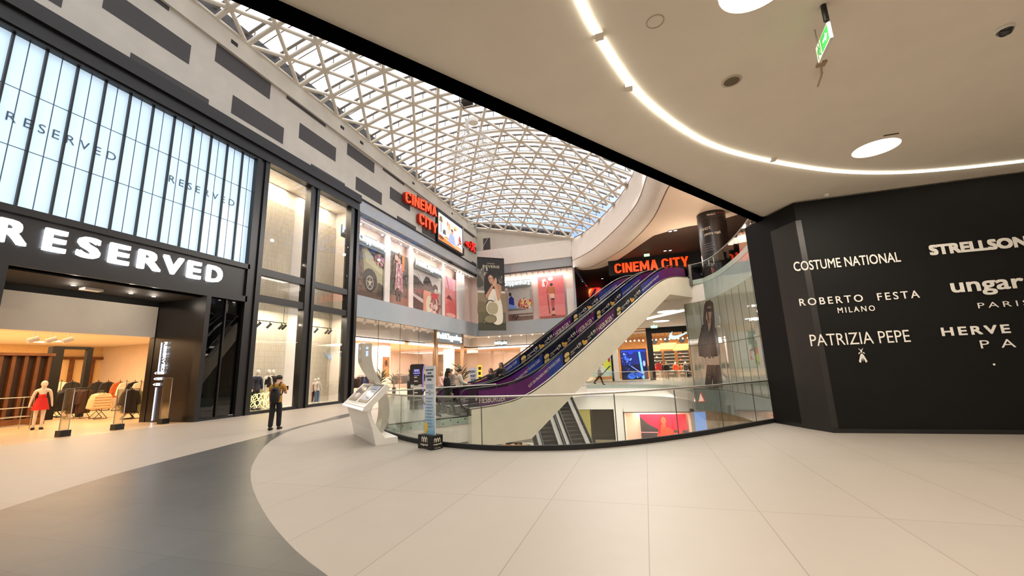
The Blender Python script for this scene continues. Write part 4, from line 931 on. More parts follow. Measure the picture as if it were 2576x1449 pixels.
# basement shops under the right-hand curved fascia
GL = offs(GW, -.9); rp_ = random.Random(5)
m = MB(); m.sheet(GL, -6.9, -.9, .1, 0); m.build('wall_basement_shop', mt('warm_shop_wall', (226, 196, 160), .5, var=.3, vs=1.5), kind='structure')
cols = [(236, 150, 130), (214, 214, 202), (236, 232, 220), (40, 36, 34), (230, 190, 150), (206, 90, 60), (190, 160, 90), (176, 176, 166), (196, 190, 120), (120, 120, 116), (210, 220, 190), (206, 120, 110)]
x0 = .4
for k, c in enumerate(cols):
    w_ = [.35, .5, .25, .28, .5, .45, .7, .5, .8, .7, .9, .7][k]
    a = at_len(GL, x0); b_ = at_len(GL, x0+w_); P = W3(a[0], a[1], -6.6); X_ = W3(b_[0]-a[0], b_[1]-a[1], 0); N_ = W3(-X_.y, X_.x, 0).normalized()
    m = MB(); m.obox(P-N_*.12*(-1), X_, N_*-.06, W3(0, 0, 5.0))
    nm = ['salmon', 'pale grey', 'white', 'black', 'tan', 'rust', 'mustard', 'grey', 'lime', 'charcoal', 'pale green', 'red'][k]
    if k in (5, 10):
        for j in range(9): m.obox(P+X_*.1-N_*.0+W3(0, 0, .4+j*.5)+N_*.06*(1), X_*.8, N_*-.1*(-1), W3(0, 0, .06), 1)
    m.build('shop_display', [cm(c, .5, .12), cm((236, 226, 206), .5, .2)], label='%s upright display in the basement shops under the curved fascia' % nm, cat='shop display', group='basement shop displays')
    x0 += w_+.12

A, B = py(1262, 1112, 34.5), py(1332, 1134, 34.5)
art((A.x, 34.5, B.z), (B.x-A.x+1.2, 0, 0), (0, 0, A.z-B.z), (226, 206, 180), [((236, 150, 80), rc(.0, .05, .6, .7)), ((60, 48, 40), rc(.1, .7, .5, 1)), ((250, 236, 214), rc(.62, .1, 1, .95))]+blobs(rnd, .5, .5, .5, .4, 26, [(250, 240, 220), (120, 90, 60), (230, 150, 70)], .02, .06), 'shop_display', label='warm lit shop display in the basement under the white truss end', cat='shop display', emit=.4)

# ---------------------------------------------------------------- near ceiling with black edge
ca = W3(*pz(700, 0, 5.5)[:2], 0); cb_ = W3(*pz(1915, 545, 5.5)[:2], 0); cd = (cb_-ca).normalized(); cn = W3(cd.y, -cd.x, 0)
c0 = ca-cd*14; c1 = cb_+cd*.25
CE = [(c0.x, c0.y), (c1.x, c1.y)]
LEDP = smooth([tuple(pz(x, y, 5.44))[:2] for x, y in ((1455, 0), (1500, 90), (1600, 235), (1700, 320), (1800, 375), (1930, 410), (2100, 436), (2250, 440), (2400, 430), (2576, 411))], 4)
LEDP = [(-.2, -1.5), (-.45, 1.0), (-.42, 2.4)]+LEDP+[(9.5, 10.3), (11.5, 9.3)]
HC = [(3.2, 13.1), (3.63, 11.98), (3.92, 11.42), (8.0, 11.42), (16, 11.42)]
DL = [(4.53, 8.92), (1.47, 4.25), (4.6, 2.0), (-.6, -.8), (8.5, 5.0), (3.2, -2.6), (8.0, -1.0)]
m = MB()
holes = [[(x+.36*cos(2*pi*k/28), y+.36*sin(2*pi*k/28)) for k in range(28)] for x, y in DL]
outer = [(c0.x, c0.y), (c1.x, c1.y), (3.5, 12.6), (4.0, 13.6), (16, 13.6), (16, -6), (c0.x, -6)]
m.flat([outer]+holes, 5.5, 0, up=False); m.box((-6, -6, 5.95), (16, 13.5, 6.0), 0) if False else None
m.flat([[(c0.x, c0.y), (c1.x, c1.y), (4.0, 13.6), (16, 13.6), (16, -6), (c0.x, -6)]], 6.9, 0)
m.build('ceiling', M_CEIL, kind='structure', label='smooth beige ceiling of the near gallery')
m = MB(); o_ = Vector((c0.x, c0.y, 5.43)); m.obox(o_, c1-c0, -cn*.20, W3(0, 0, 1.45)); m.build('trim_5', mt('pure_black', (3, 3, 3), .9, var=0, spec=0), kind='structure', label='straight black edge of the near ceiling')
k = 0
for x, y in DL:
    o = root('downlight', (x, y, 5.5), ['large round ceiling light, the whole one above the hoarding', 'large round ceiling light cut by the top edge of the photo'][k] if k < 2 else 'large round ceiling light of the gallery', 'ceiling light', 'large round ceiling lights')
    part(MB().lathe([(.36, -.005), (.36, 0), (.335, .06), (.31, .10)], (x, y, 5.5), 32), 'bezel', mt('lamp_bezel', (250, 240, 228), .5, emit=.35, var=0), o)
    part(MB().lathe([(.31, .10), (.31, .16), (.30, .19)], (x, y, 5.5), 32), 'reflector', M_WHITEM, o)
    d = MB(); d.lathe([(.0, .14), (.305, .14)], (x, y, 5.5), 32); part(d, 'diffuser', mt('lamp_diffuser', (255, 246, 236), .5, emit=5, var=0), o)
    area('downlight_lamp', (x, y, 5.44), 74, (1, .88, .74), .55)
    k += 1
m = MB()
segs = []; P = LEDP
m.sheet(P, 5.475, 5.499, .055); m.build('led_strip', M_LED, label='long curved bright light strip on the near ceiling', cat='light strip')
for xp, yp in ((1508, 99), (1583, 229), (1946, 408)):
    q = pz(xp, yp, 5.43); MB().box((q.x-.05, q.y-.06, 5.46), (q.x+.05, q.y+.06, 5.498)).build('strip_joint', M_CEIL, label={1508: 'joint in the ceiling light strip near the top edge of the photo', 1583: 'joint in the ceiling light strip halfway down its steep part', 1946: 'dark joint in the ceiling light strip left of the whole round light'}[xp], cat='joint', group='light strip joints')
q = pz(2526, 71, 5.5)
o = root('dome_camera', tuple(q), 'black dome camera on the near ceiling at the top right', 'camera')
part(MB().lathe([(.09, 0), (.09, -.03), (.075, -.04)], q, 20), 'base', M_WHITEM, o); part(MB().lathe([(.075, -.03), (.07, -.06), (.045, -.09), (0, -.10)], q, 20), 'dome', M_GLOSSB, o)
q = pz(1840, 203, 5.5); o = root('ceiling_speaker', tuple(q), 'round grey grille on the near ceiling', 'speaker')
part(MB().lathe([(.13, 0), (.13, -.012), (.10, -.014)], q, 24), 'rim', mt('grille_rim', (206, 194, 174), .6), o); part(MB().lathe([(.10, -.012), (0, -.013)], q, 24), 'grille', mt('grille_grey', (116, 104, 86), .8, var=.3, vs=200), o)
q = pz(1648, 54, 5.5); MB().lathe([(.10, 0), (.10, -.006), (.088, -.006), (.088, 0)], q, 24).build('hatch_ring', mt('hatch_line', (196, 178, 154), .7), label='faint round hatch ring on the near ceiling', cat='hatch')
q = pz(2078, 489, 5.5); o = root('smoke_detector', tuple(q), 'small white detector on the ceiling close to the hoarding', 'detector'); part(MB().lathe([(.06, 0), (.06, -.03), (.03, -.06), (0, -.06)], q, 16), 'body', M_WHITEM, o)
q = pz(2240, 338, 5.5); MB().box((q.x-.10, q.y-.012, 5.488), (q.x+.12, q.y+.012, 5.5)).build('ceiling_crack', mt('dark_crack', (90, 72, 52), .9), label='thin dark slot in the ceiling above the round light', cat='slot')
# hanging exit sign seen from below
A, B = pz(2080, 56, 5.28), pz(2056, 112, 5.28)
o = root('exit_sign', (A.x, A.y, 5.28), 'green and white exit sign hanging from the near ceiling', 'exit sign')
dx = (B-A); w = dx.length; dx.normalize(); w = .42; dd = dx*w
n_ = W3(dx.y, -dx.x, 0); 
if (CP-A).dot(n_) < 0: n_ = -n_
P0 = A
g = MB(); g.obox(P0-W3(0, 0, .2), dd, n_*.03*-1, W3(0, 0, .2)); part(g, 'panel', M_WHITEM, o)
def on_sign(u, v): return P0-W3(0, 0, .2)+dd*u+W3(0, 0, .2*v)+n_*.003
s_ = MB(); s_.poly([on_sign(u, v) for u, v in rc(.03, .06, .60, .94)], 0); s_.poly([on_sign(u, v)+n_*.002 for u, v in rc(.66, .06, .70, .94)], 0)
for P in ([(.44, .56), (.24, .56), (.24, .74), (.08, .48), (.24, .22), (.24, .40), (.44, .40)],): s_.poly([on_sign(u, v)+n_*.002 for u, v in P], 1)
for P in (el(.80, .80, .035, .07, 8), [(.76, .72), (.86, .66), (.84, .46), (.76, .48)], [(.86, .66), (.95, .5), (.93, .46), (.84, .58)], [(.76, .70), (.70, .55), (.73, .52), (.79, .62)], [(.84, .48), (.93, .28), (.90, .08), (.86, .08), (.88, .28), (.79, .44)], [(.76, .5), (.74, .3), (.66, .14), (.70, .1), (.79, .26), (.81, .46)]): s_.poly([on_sign(u, v)+n_*.002 for u, v in P], 2)
part(s_, 'pictogram', [mt('exit_green', (48, 160, 72), .4, emit=.35, var=.02), mt('exit_white', (240, 246, 240), .4, emit=.4, var=.02), mt('exit_green', (48, 160, 72), .4)], o)
part(MB().cyl(P0+dd*.1-n_*.015, P0+dd*.1+W3(0, 0, .22)-n_*.015, .008, n=6).cyl(P0+dd*.9-n_*.015, P0+dd*.9+W3(0, 0, .22)-n_*.015, .008, n=6), 'hanger', M_STEEL, o)
part(MB().cyl(A+W3(0, 0, .22), A+W3(0, 0, .02), .028, n=12), 'mount', M_BLACK, o)
q = pz(2066, 158, 5.5); o = root('ceiling_bracket', tuple(q), 'empty beige hook bracket below the exit sign on the ceiling', 'bracket')
h_ = MB(); h_.tube([q, q+W3(.02, .1, -.12), q+W3(.03, .28, -.16), q+W3(.06, .3, -.10), q+W3(.06, .16, -.04)], .012, 6); h_.box((q.x-.05, q.y-.05, 5.47), (q.x+.05, q.y+.05, 5.5)); part(h_, 'hook', mt('bracket_beige', (170, 150, 124), .6), o)

# ---------------------------------------------------------------- hoarding with shop names
H0, H1, H2 = W3(3.18, 13.1, 0), W3(3.89, 11.42, 0), W3(15.9, 11.42, 0)
hd = root('hoarding', tuple(H1), 'tall black hoarding printed with white fashion names, right of the opening', 'hoarding')
m = MB(); m.sheet([(H0.x, H0.y), (3.63, 11.98), (H1.x, H1.y), (H2.x, H2.y)], 0, 5.46, .06); part(m, 'panel', M_HOARD, hd)
m = MB(); m.sheet([(3.52, 12.14), (3.60, 11.955), (3.875, 11.391), (3.99, 11.391)], .0, 5.0, .02); part(m, 'corner_panel', mt('hoarding_vinyl_light', (26, 23, 22), .45, var=.1, vs=3), hd)
m = MB(); m.sheet([(3.17, 13.05), (3.62, 11.95), (3.875, 11.36), (H2.x, 11.375)], 0, .09, .02); part(m, 'skirting', M_BLACK, hd)
HY = 11.378
def hz(x, y): return py(x, y, HY)
M_VINYL = mt('white_vinyl', (226, 222, 214), .5, var=.03)
def put(txt, tl, bl, rx, ry, bold=0, sp=1.0, par=hd, h=None):
    a, b, c = hz(*bl), hz(*tl), hz(rx, ry)
    m = MB(); m.text(txt, (a.x, HY, a.z), (1, 0, 0), (0, 0, 1), max(.1, c.x-a.x), h or (b.z-a.z), 0, bold=bold, sp=sp, lift=.006); part(m, 'lettering', M_VINYL, par)
put('COSTUME NATIONAL', (1997, 659), (1998, 683), 2266, 655, .012)
put('STRELLSON', (2337, 617), (2340, 643), 2590, 625, .05)
put('ROBERTO  FESTA', (2010, 752), (2012, 770), 2314, 748, .012, 1.35)
put('MILANO', (2107, 774), (2108, 788), 2202, 782, .015, 1.4)
put('ungaro', (2395, 712), (2397, 748), 2630, 740, .02)
put('PARIS', (2460, 762), (2461, 776), 2592, 772, 0, 1.4)
put('PATRIZIA PEPE', (2037, 842), (2040, 871), 2292, 862, 0)
put('HERVE  LEGER', (2368, 824), (2370, 846), 2790, 842, .03, 1.3)
put('PARIS', (2466, 856), (2468, 877), 2720, 874, .0, 2.0)
q = hz(2168, 893); m = MB(); f_ = lambda P: m.poly([(q.x+a*.16, HY-.006, q.z+b*.16) for a, b in P])
f_([(0, .25), (.2, 0), (.5, -.9), (.3, -1.1), (.05, -.3), (0, -.2)]); f_([(0, .25), (0, -.2), (-.05, -.3), (-.3, -1.1), (-.5, -.9), (-.2, 0)]); f_([(-.1, .35), (.1, .35), (.12, .75), (-.12, .75)]); f_([(-.08, -.3), (.08, -.3), (0, -.95)]); f_([(.05, .7), (.28, 1.0), (.2, .72)]); f_([(-.05, .7), (-.28, 1.0), (-.2, .72)]); f_([(-.1, .3), (-.4, .1), (-.3, .4)]); f_([(.1, .3), (.4, .1), (.3, .4)])
part(m, 'bee_emblem', M_VINYL, hd)
q = hz(2501, 917); part(MB().lathe([(0, 0), (.02, 0)], (q.x, HY, q.z), 10), 'dot', M_VINYL, hd) if False else part(MB().sph((q.x, HY, q.z), .022, .006, .022), 'dot', M_VINYL, hd)
# short wall piece where gallery ceiling meets the hoarding
m = MB(); m.flat([[(3.40, 12.29), (3.2, 13.1), (3.9, 13.9), (6, 14)]], 5.5, 0, up=False); m.build('ceiling_corner', M_CREAM, kind='structure')
m = MB(); m.box((4.4, 13.6, 0), (16, 13.7, 5.5)); m.build('wall_unit', M_DARKG, kind='structure')

# ---------------------------------------------------------------- curved bulkhead round the roof opening, high right
def lerp3(A, B, t): return tuple(a+(b-a)*t for a, b in zip(A, B))
T = [tuple(pz(x, y, 15.6)) for x, y in ((1435, 603), (1462, 590), (1490, 570), (1530, 530), (1570, 480), (1600, 420))]+[(1.5, 24.0, 15.6), (1.5, 17.0, 15.6), (.6, 9.0, 15.6), (-2.0, 1.0, 15.6), (-5, -6, 15.6)]
S1 = [tuple(pz(x, y, 13.0)) for x, y in ((1440, 656), (1470, 640), (1499, 621), (1555, 570), (1604, 508), (1633, 426))]+[(2.1, 20.5, 13.0), (2.0, 14.0, 13.0), (1.0, 7.0, 13.0), (-1.6, -.5, 13.0), (-4.4, -6, 13)]
S2 = [tuple(pz(x, y, 12.0)) for x, y in ((1447, 672), (1480, 674), (1552, 636), (1599, 599), (1645, 546), (1692, 454))]+[(4.0, 20.0, 12.0), (3.8, 14.0, 12.0), (2.6, 6.5, 12.0), (-.2, -1.0, 12.0), (-3.2, -6, 12)]
T, S1, S2 = smooth(T, 4), smooth(S1, 4), smooth(S2, 4)
m = MB(); m.loft([T, S1]); m.build('trim_6', M_CREAM, kind='structure', label='curved cream fascia round the roof opening')
rows = []
for j in range(9):
    t_ = j/8; row = []
    for a, b in zip(S1, S2):
        A_, B_ = Vector(a), Vector(b); h = sin(pi*t_)
        d = Vector((B_.x-A_.x, B_.y-A_.y, 0)); q = A_.lerp(B_, t_); bul = .34*h
        row.append(tuple(q+W3(-.25, -.25, -.75).normalized()*bul))
    rows.append(row)
m = MB(); m.loft(rows); m.tube(S1, .03, 5, 1); m.tube(S2, .035, 5, 1); m.build('trim_7', [M_CREAM, mt('seam_dark', (120, 96, 76), .8)], kind='structure', label='rounded cream bulkhead with dark seams')
SE = smooth([tuple(pz(x, y, 12.0))[:2] for x, y in ((1447, 672), (1466, 679), (1512, 674), (1554, 654), (1632, 601), (1654, 590), (1720, 572), (1755, 566), (1800, 556), (1870, 536))]+[(9.5, 30.6), (16, 28)], 3)
s2 = [(p[0], p[1]) for p in S2]
m = MB(); m.flat([s2+[(16, -6), (16, 28)]+SE[::-1][1:]], 12.0, 0, up=False); m.build('ceiling_gallery', M_SOFFIT, kind='structure', label='cream upper gallery ceiling')
m = MB(); m.flat([SE+[(16, 62), (-6.4, 62)]], 12.02, 0, up=False); m.strip([(x, y, 12.0) for x, y in SE], [(x, y, 12.1) for x, y in SE]); m.build('ceiling_cinema', mt('dark_brown_ceiling', (70, 54, 44), .7, var=.08), kind='structure', label='dark brown cinema ceiling')
# roof deck around the skylight
m = MB(); m.flat([[(p[0], p[1]) for p in T]+[(16, -6), (16, 62), (-6.6, 62)]], 15.7, 0); m.box((-46, 44.4, 15.6), (-6.6, 62, 15.7)); m.box((-46, -6, 15.6), (XL-.3, 62, 15.7)); m.build('ceiling_deck', M_CREAM, kind='structure')
for k, (xp, yp) in enumerate(((1466, 596), (1509, 562), (1546, 520), (1580, 476), (1604, 420))):
    q = pz(xp, yp, 15.3); o = root('floodlight', tuple(q), 'small white floodlight on the curved roof fascia, number %s counting up from the far end' % ['one', 'two', 'three', 'four', 'five'][k], 'floodlight', 'floodlights on the roof fascia')
    part(MB().cyl(q+W3(0, 0, .0), q+W3(-.18, -.25, .36), .15, n=12), 'can', M_STEEL, o); part(MB().cyl(q+W3(.1, .1, -.1), q+W3(.3, .1, .2), .06, n=8), 'arm', M_WHITEM, o)
    fl_ = area('floodlight_lamp', q+W3(-.9, -.9, .1), 150, WHITE, .3, spread=110); fl_.rotation_euler = (radians(-30), radians(30), 0)

# ---------------------------------------------------------------- skylight: triangulated tube vault and glass
def right_edge(y):
    P = T
    for a, b in zip(P, P[1:]):
        if (a[1]-y)*(b[1]-y) <= 0 and a[1] != b[1]: return a[0]+(b[0]-a[0])*(y-a[1])/(b[1]-a[1])
    return P[-1][0] if y < P[-1][1] else P[0][0]
def vault(x, y, lift=0):
    yc = min(y, 44.1); xr = right_edge(yc); u = max(0, min(1, (x-XL)/(xr-XL)))
    k = max(0, min(1, (44.1-yc)/16)); bul = 2.35*(k*(2-k))
    return W3(XL+(xr-XL)*u, yc, 18.42+(15.6-18.42)*u+4*bul*u*(1-u)+lift)
def arcp(y, n, lift=0):
    xr = right_edge(min(y, 44.1)); return [vault(XL+(xr-XL)*q/n, y, lift) for q in range(n+1)]
sky = root('window_7', (-9, 24, 18), 'glass roof vault on a triangular lattice of cream tubes', 'skylight', kind='structure')
CW = 1.85; DY = 1.68; Y0 = 43.75; NR = 27
for j in range(NR):
    y = Y0-j*DY
    if y < -1: break
    part(MB().tube(arcp(y, 20), .12, 7), 'roof_tube', M_TUBE, sky)
    p = MB(); p.tube(arcp(y, 20, .6), .085, 5)
    A_, B_ = arcp(y, 40, .05), arcp(y, 40, .58)
    for u in range(1, 40, 2): p.tube([A_[u], B_[u]], .035, 5)
    part(p, 'purlin', M_PURLIN, sky)
    part(MB().tube(arcp(y-DY*.5, 20, .7), .03, 4), 'glazing_bar', M_PURLIN, sky)
def diag(i0, sgn):
    """straight in plan: half a cell sideways for every rib"""
    pts = []
    for j in range(NR*3):
        y = Y0-j*DY/3; x = XL+i0*CW+sgn*j*CW/6
        if y < -1: break
        xr = right_edge(y)
        if XL-.01 <= x <= xr+.01: pts.append(vault(x, y))
    if len(pts) > 3: part(MB().tube(pts, .105, 7), 'roof_tube', M_TUBE, sky)
for i in range(-14, 24): diag(i, 1)
for i in range(0, 26): diag(i, -1)
g = MB(); g.loft([arcp(Y0+.3-j*1.4, 20, .75) for j in range(34)]); part(g, 'glass_pane', GLASS_SKY, sky)
eg = MB(); eg.tube([vault(XL, y_)+W3(.12, 0, 0) for y_ in range(-4, 45, 2)], .09, 6); eg.tube(arcp(44.1, 10), .09, 6); part(eg, 'edge_tube', M_TUBE, sky)
ed = MB(); ed.box((XL-.4, -6, 18.45), (XL+.02, 44, 19.2)); ed.loft([arcp(44.1, 10, -.02), arcp(44.1, 10, .75)], 0, False); part(ed, 'edge_plate', M_DARKG, sky)
# hanging rod sculpture and its winch
q = CP+ray(1192, 365).normalized()*27
o = root('hanging_sculpture', tuple(q), 'spiky white rod sculpture hanging under the glass roof', 'sculpture')
r_ = MB(); rr = random.Random(11)
for k in range(150):
    a = 2*pi*k/150*5; lev = (k//30); zc = 1.0-.55*lev; rad0 = .35+.12*lev; rad1 = rad0+.5+.12*lev+.2*rr.random()
    if lev < 2 and -2.2 < ((a+pi) % (2*pi))-pi < -.7: continue
    r_.tube([q+W3(rad0*cos(a), rad0*sin(a), zc+.1*rr.random()), q+W3(rad1*cos(a), rad1*sin(a), zc-.25-.3*rr.random())], .018, 4)
for k in range(12): a = pi*.8+.05*k; r_.tube([q+W3(.5*cos(a), .5*sin(a), 1.0), q+W3(.6*cos(a), .6*sin(a), 2.1)], .02, 4)
part(r_, 'rod', M_WHITEM, o, kind='stuff')
part(MB().lathe([(.3, 1.5), (.3, 1.75), (0, 1.75)], q, 18).lathe([(.0, 1.5), (.3, 1.5)], q, 18), 'hub', M_WHITEM, o)
part(MB().tube([q+W3(0, 0, 1.7), vault(q.x, q.y)], .012, 5), 'cable', M_STEEL, o)
q = pz(1177, 262, 18.3)
o = root('roof_winch', tuple(q), 'black winch crate hanging under the glass roof', 'winch')
w_ = MB()
for dz_ in (0, .5):
    w_.tube([q+W3(sx*.45, sy*.3, dz_) for sx, sy in ((-1, -1), (1, -1), (1, 1), (-1, 1))], .03, 5, closed=True)
for sx, sy in ((-1, -1), (1, -1), (1, 1), (-1, 1)): w_.tube([q+W3(sx*.45, sy*.3, 0), q+W3(sx*.45, sy*.3, .5), q+W3(sx*.2, sy*.2, 1.2)], .025, 5)
part(w_, 'frame', M_BLACK, o); part(MB().box((q.x-.35, q.y-.2, q.z+.02), (q.x+.3, q.y+.2, q.z+.3)), 'motor', M_BLACKM, o)

# ---------------------------------------------------------------- cinema floor
m = MB(); m.box((-2.6, 41.5, 10.5), (16, 41.8, 12.0), 0); m.box((7.0, 41.6, UP), (16, 41.8, 10.5), 0); m.build('wall_cinema', M_BLACKM, kind='structure', label='black wall carrying the cinema letters')
m = MB(); m.box((-6.4, 57.8, UP), (16, 58, 12)); m.box((-6.5, 44.3, UP), (-6.42, 58, 12)); m.build('wall_cinema_back', mt('dark_lobby', (34, 28, 28), .6, var=.2), kind='structure')
cs2 = root('cinema_sign', (1.8, 41.4, 11.0), 'wide one-line orange-red cinema letters above the top of the escalators', 'sign')
a, b = py(1547, 688, 41.2), py(1733, 660, 41.2); zt2 = py(1640, 655, 41.2).z; 
block_row('CINEMA CITY', (a.x, 41.45, a.z), (1, 0, 0), (0, 0, 1), b.x-a.x, .98, cs2, .25)
for k, (xp, yp) in enumerate(((1686, 582), (1699, 580), (1673, 631), (1686, 630), (1460, 704), (1464, 708), (1515, 701))):
    q = pz(xp, yp, 11.95); hi = ['upper pair, left', 'upper pair, right', 'lower pair, left', 'lower pair, right', 'lobby, nearest the poster window', 'lobby, just below its neighbour', 'lobby, above the escalator'][k]
    o = root('ceiling_spotlight', tuple(q), 'bright spotlight in the dark cinema ceiling, '+hi, 'spotlight', 'spotlights in the cinema ceiling')
    r0 = .13 if k < 4 else .1
    part(MB().cyl(q, q+W3(0, 0, .07), r0*1.25, n=14), 'housing', M_BLACK, o); part(MB().lathe([(r0, -.005), (0, -.03)], q, 14), 'lens', M_LAMP, o)
q = pz(1627, 641, 11.7); o = root('exit_sign', tuple(q), 'tiny green exit sign above the far cinema letters', 'exit sign')
part(MB().box((q.x-.25, q.y, 11.55), (q.x+.25, q.y+.05, 11.8)), 'panel', mt('exit_glow', (190, 240, 200), .4, emit=1.0, var=0), o); part(MB().cyl((q.x, q.y, 11.8), (q.x, q.y, 12.0), .02, n=6), 'hanger', M_BLACK, o)
m = MB(); A, B = py(1448, 722, 54), py(1506, 715, 54); m.tube([A, B], .06, 6); m.build('neon_tube', mt('red_neon', (255, 30, 20), .4, emit=2.0, var=0), label='longer red neon line in the cinema lobby', cat='neon', group='red neon lines')
A, B = py(1484, 726, 53), py(1508, 724, 53); MB().tube([A, B], .06, 6).build('neon_tube', mt('red_neon', (255, 30, 20), .4, emit=2.0, var=0), label='shorter red neon line in the cinema lobby', cat='neon', group='red neon lines')
A, B = py(1449, 757, 52), py(1458, 756, 52); MB().tube([A, B], .06, 6).build('neon_tube', mt('blue_neon', (40, 50, 255), .4, emit=2.0, var=0), label='short blue neon line in the cinema lobby', cat='neon')
A, B = py(1449, 750, 56), py(1516, 730, 56)
mv = [((255, 90, 40), [(.2, 0), (.45, 0), (.75, 1), (.55, 1)]), ((255, 200, 120), [(.28, 0), (.36, 0), (.66, 1), (.6, 1)]), ((255, 80, 70), [(.6, 0), (.95, 0), (.9, 1), (.8, 1)]), ((40, 30, 40), rc(0, .6, .2, 1)), ((200, 190, 200), rc(.03, .1, .15, .5)), ((120, 60, 70), rc(.86, .3, 1, .8))]
art((A.x+.25, 56, A.z), (B.x-A.x, 0, 0), (0, 0, 1.75), (70, 30, 40), mv, 'movie_screen', label='bright orange film screen in the dark cinema lobby', cat='screen', emit=.9)
A = py(1450, 800, 50); m = MB(); m.box((-6.3, 49.5, UP), (-3.5, 50.2, UP+1.1)); m.build('counter', mt('mauve_counter', (150, 100, 100), .6), label='mauve counter in the cinema lobby beyond the poster window', cat='counter')
# wrapped column on the upper floor
cq = W3(5.45, 31.0, UP)
o = root('column', tuple(cq), 'big round column wrapped in a black advert on the upper floor', 'column')
part(MB().lathe([(.93, 0), (.93, 5.1)], cq, 40), 'wrap', mt('black_wrap', (30, 24, 22), .35, var=.1), o)
part(MB().lathe([(.945, 4.6), (.945, 4.62)], cq, 40).lathe([(.945, 2.0), (.945, 2.02)], cq, 40), 'seam', M_CHROME, o)
def curl(txt, z, h, a0, width, mi, par=o, mats=None):
    vs, fs = glyphs(txt, .01); x0 = min(v[0] for v in vs); x1 = max(v[0] for v in vs); y0 = min(v[1] for v in vs); y1 = max(v[1] for v in vs); k = h/(y1-y0)
    kk = width/(x1-x0)
    m = MB(); m.add([(cq.x+.96*cos(a0+(v[0]-x0)*kk/.96), cq.y+.96*sin(a0+(v[0]-x0)*kk/.96), UP+z+(v[1]-y0)*k) for v in vs], fs); part(m, 'print', mats, par)
fa_ = atan2(-cq.y, -cq.x)
curl('Nivelul 2', 4.72, .16, fa_-.25, .55, 0, o, M_PRW); curl('-----', 4.84, .05, fa_+.45, .5, 0, o, mt('red_print2', (180, 60, 40), .5))
curl('SSHOT.', 3.75, .2, fa_-.85, .75, 0, o, M_PRW); curl('pentru copii', 3.3, .26, fa_-.6, 1.05, 0, o, M_PRW)
for k in range(4): curl('------', 2.75-.16*k, .03, fa_-.75, .6+.08*(k % 2), 0, o, mt('grey_print2', (150, 140, 134), .5))
# lit kiosks of the upper floor behind the rail
for x_, y_, z_, w_, h_, c_, lab in ((6.1, 27.2, UP, .9, 2.4, (206, 150, 130), 'warm lit panel behind the upper rail beside the column'), (7.4, 26.0, UP, 1.2, 2.9, (150, 170, 230), 'blue-white lit food stall behind the upper rail'), (6.9, 22.6, UP, 1.0, 2.0, (220, 96, 80), 'small red lit panel behind the upper rail by the hoarding')):
    k_ = root('food_stall', (x_, y_, z_), lab, 'stall'); dv = W3(-.5, -.86, 0); tv = W3(.86, -.5, 0)
    part(MB().obox(W3(x_, y_, z_), tv*w_, -dv*.6, W3(0, 0, h_)), 'body', cm(c_, .5, .35), k_)
    part(MB().obox(W3(x_, y_, z_+h_-.45)+dv*.02, tv*w_, dv*.02, W3(0, 0, .3)), 'sign_board', cm((250, 250, 255), .4, 1.0), k_)
    part(MB().obox(W3(x_, y_, z_+.3)+dv*.02, tv*w_*.8, dv*.02, W3(0, 0, h_*.45)), 'picture', cm((min(255, c_[0]+30), c_[1]-40, c_[2]-20), .5, .3), k_)
m = MB(); m.box((9, 14, UP), (9.2, 34, 12)); m.build('wall_upper_right', mt('brown_wall', (96, 74, 60), .7, var=.1), kind='structure')

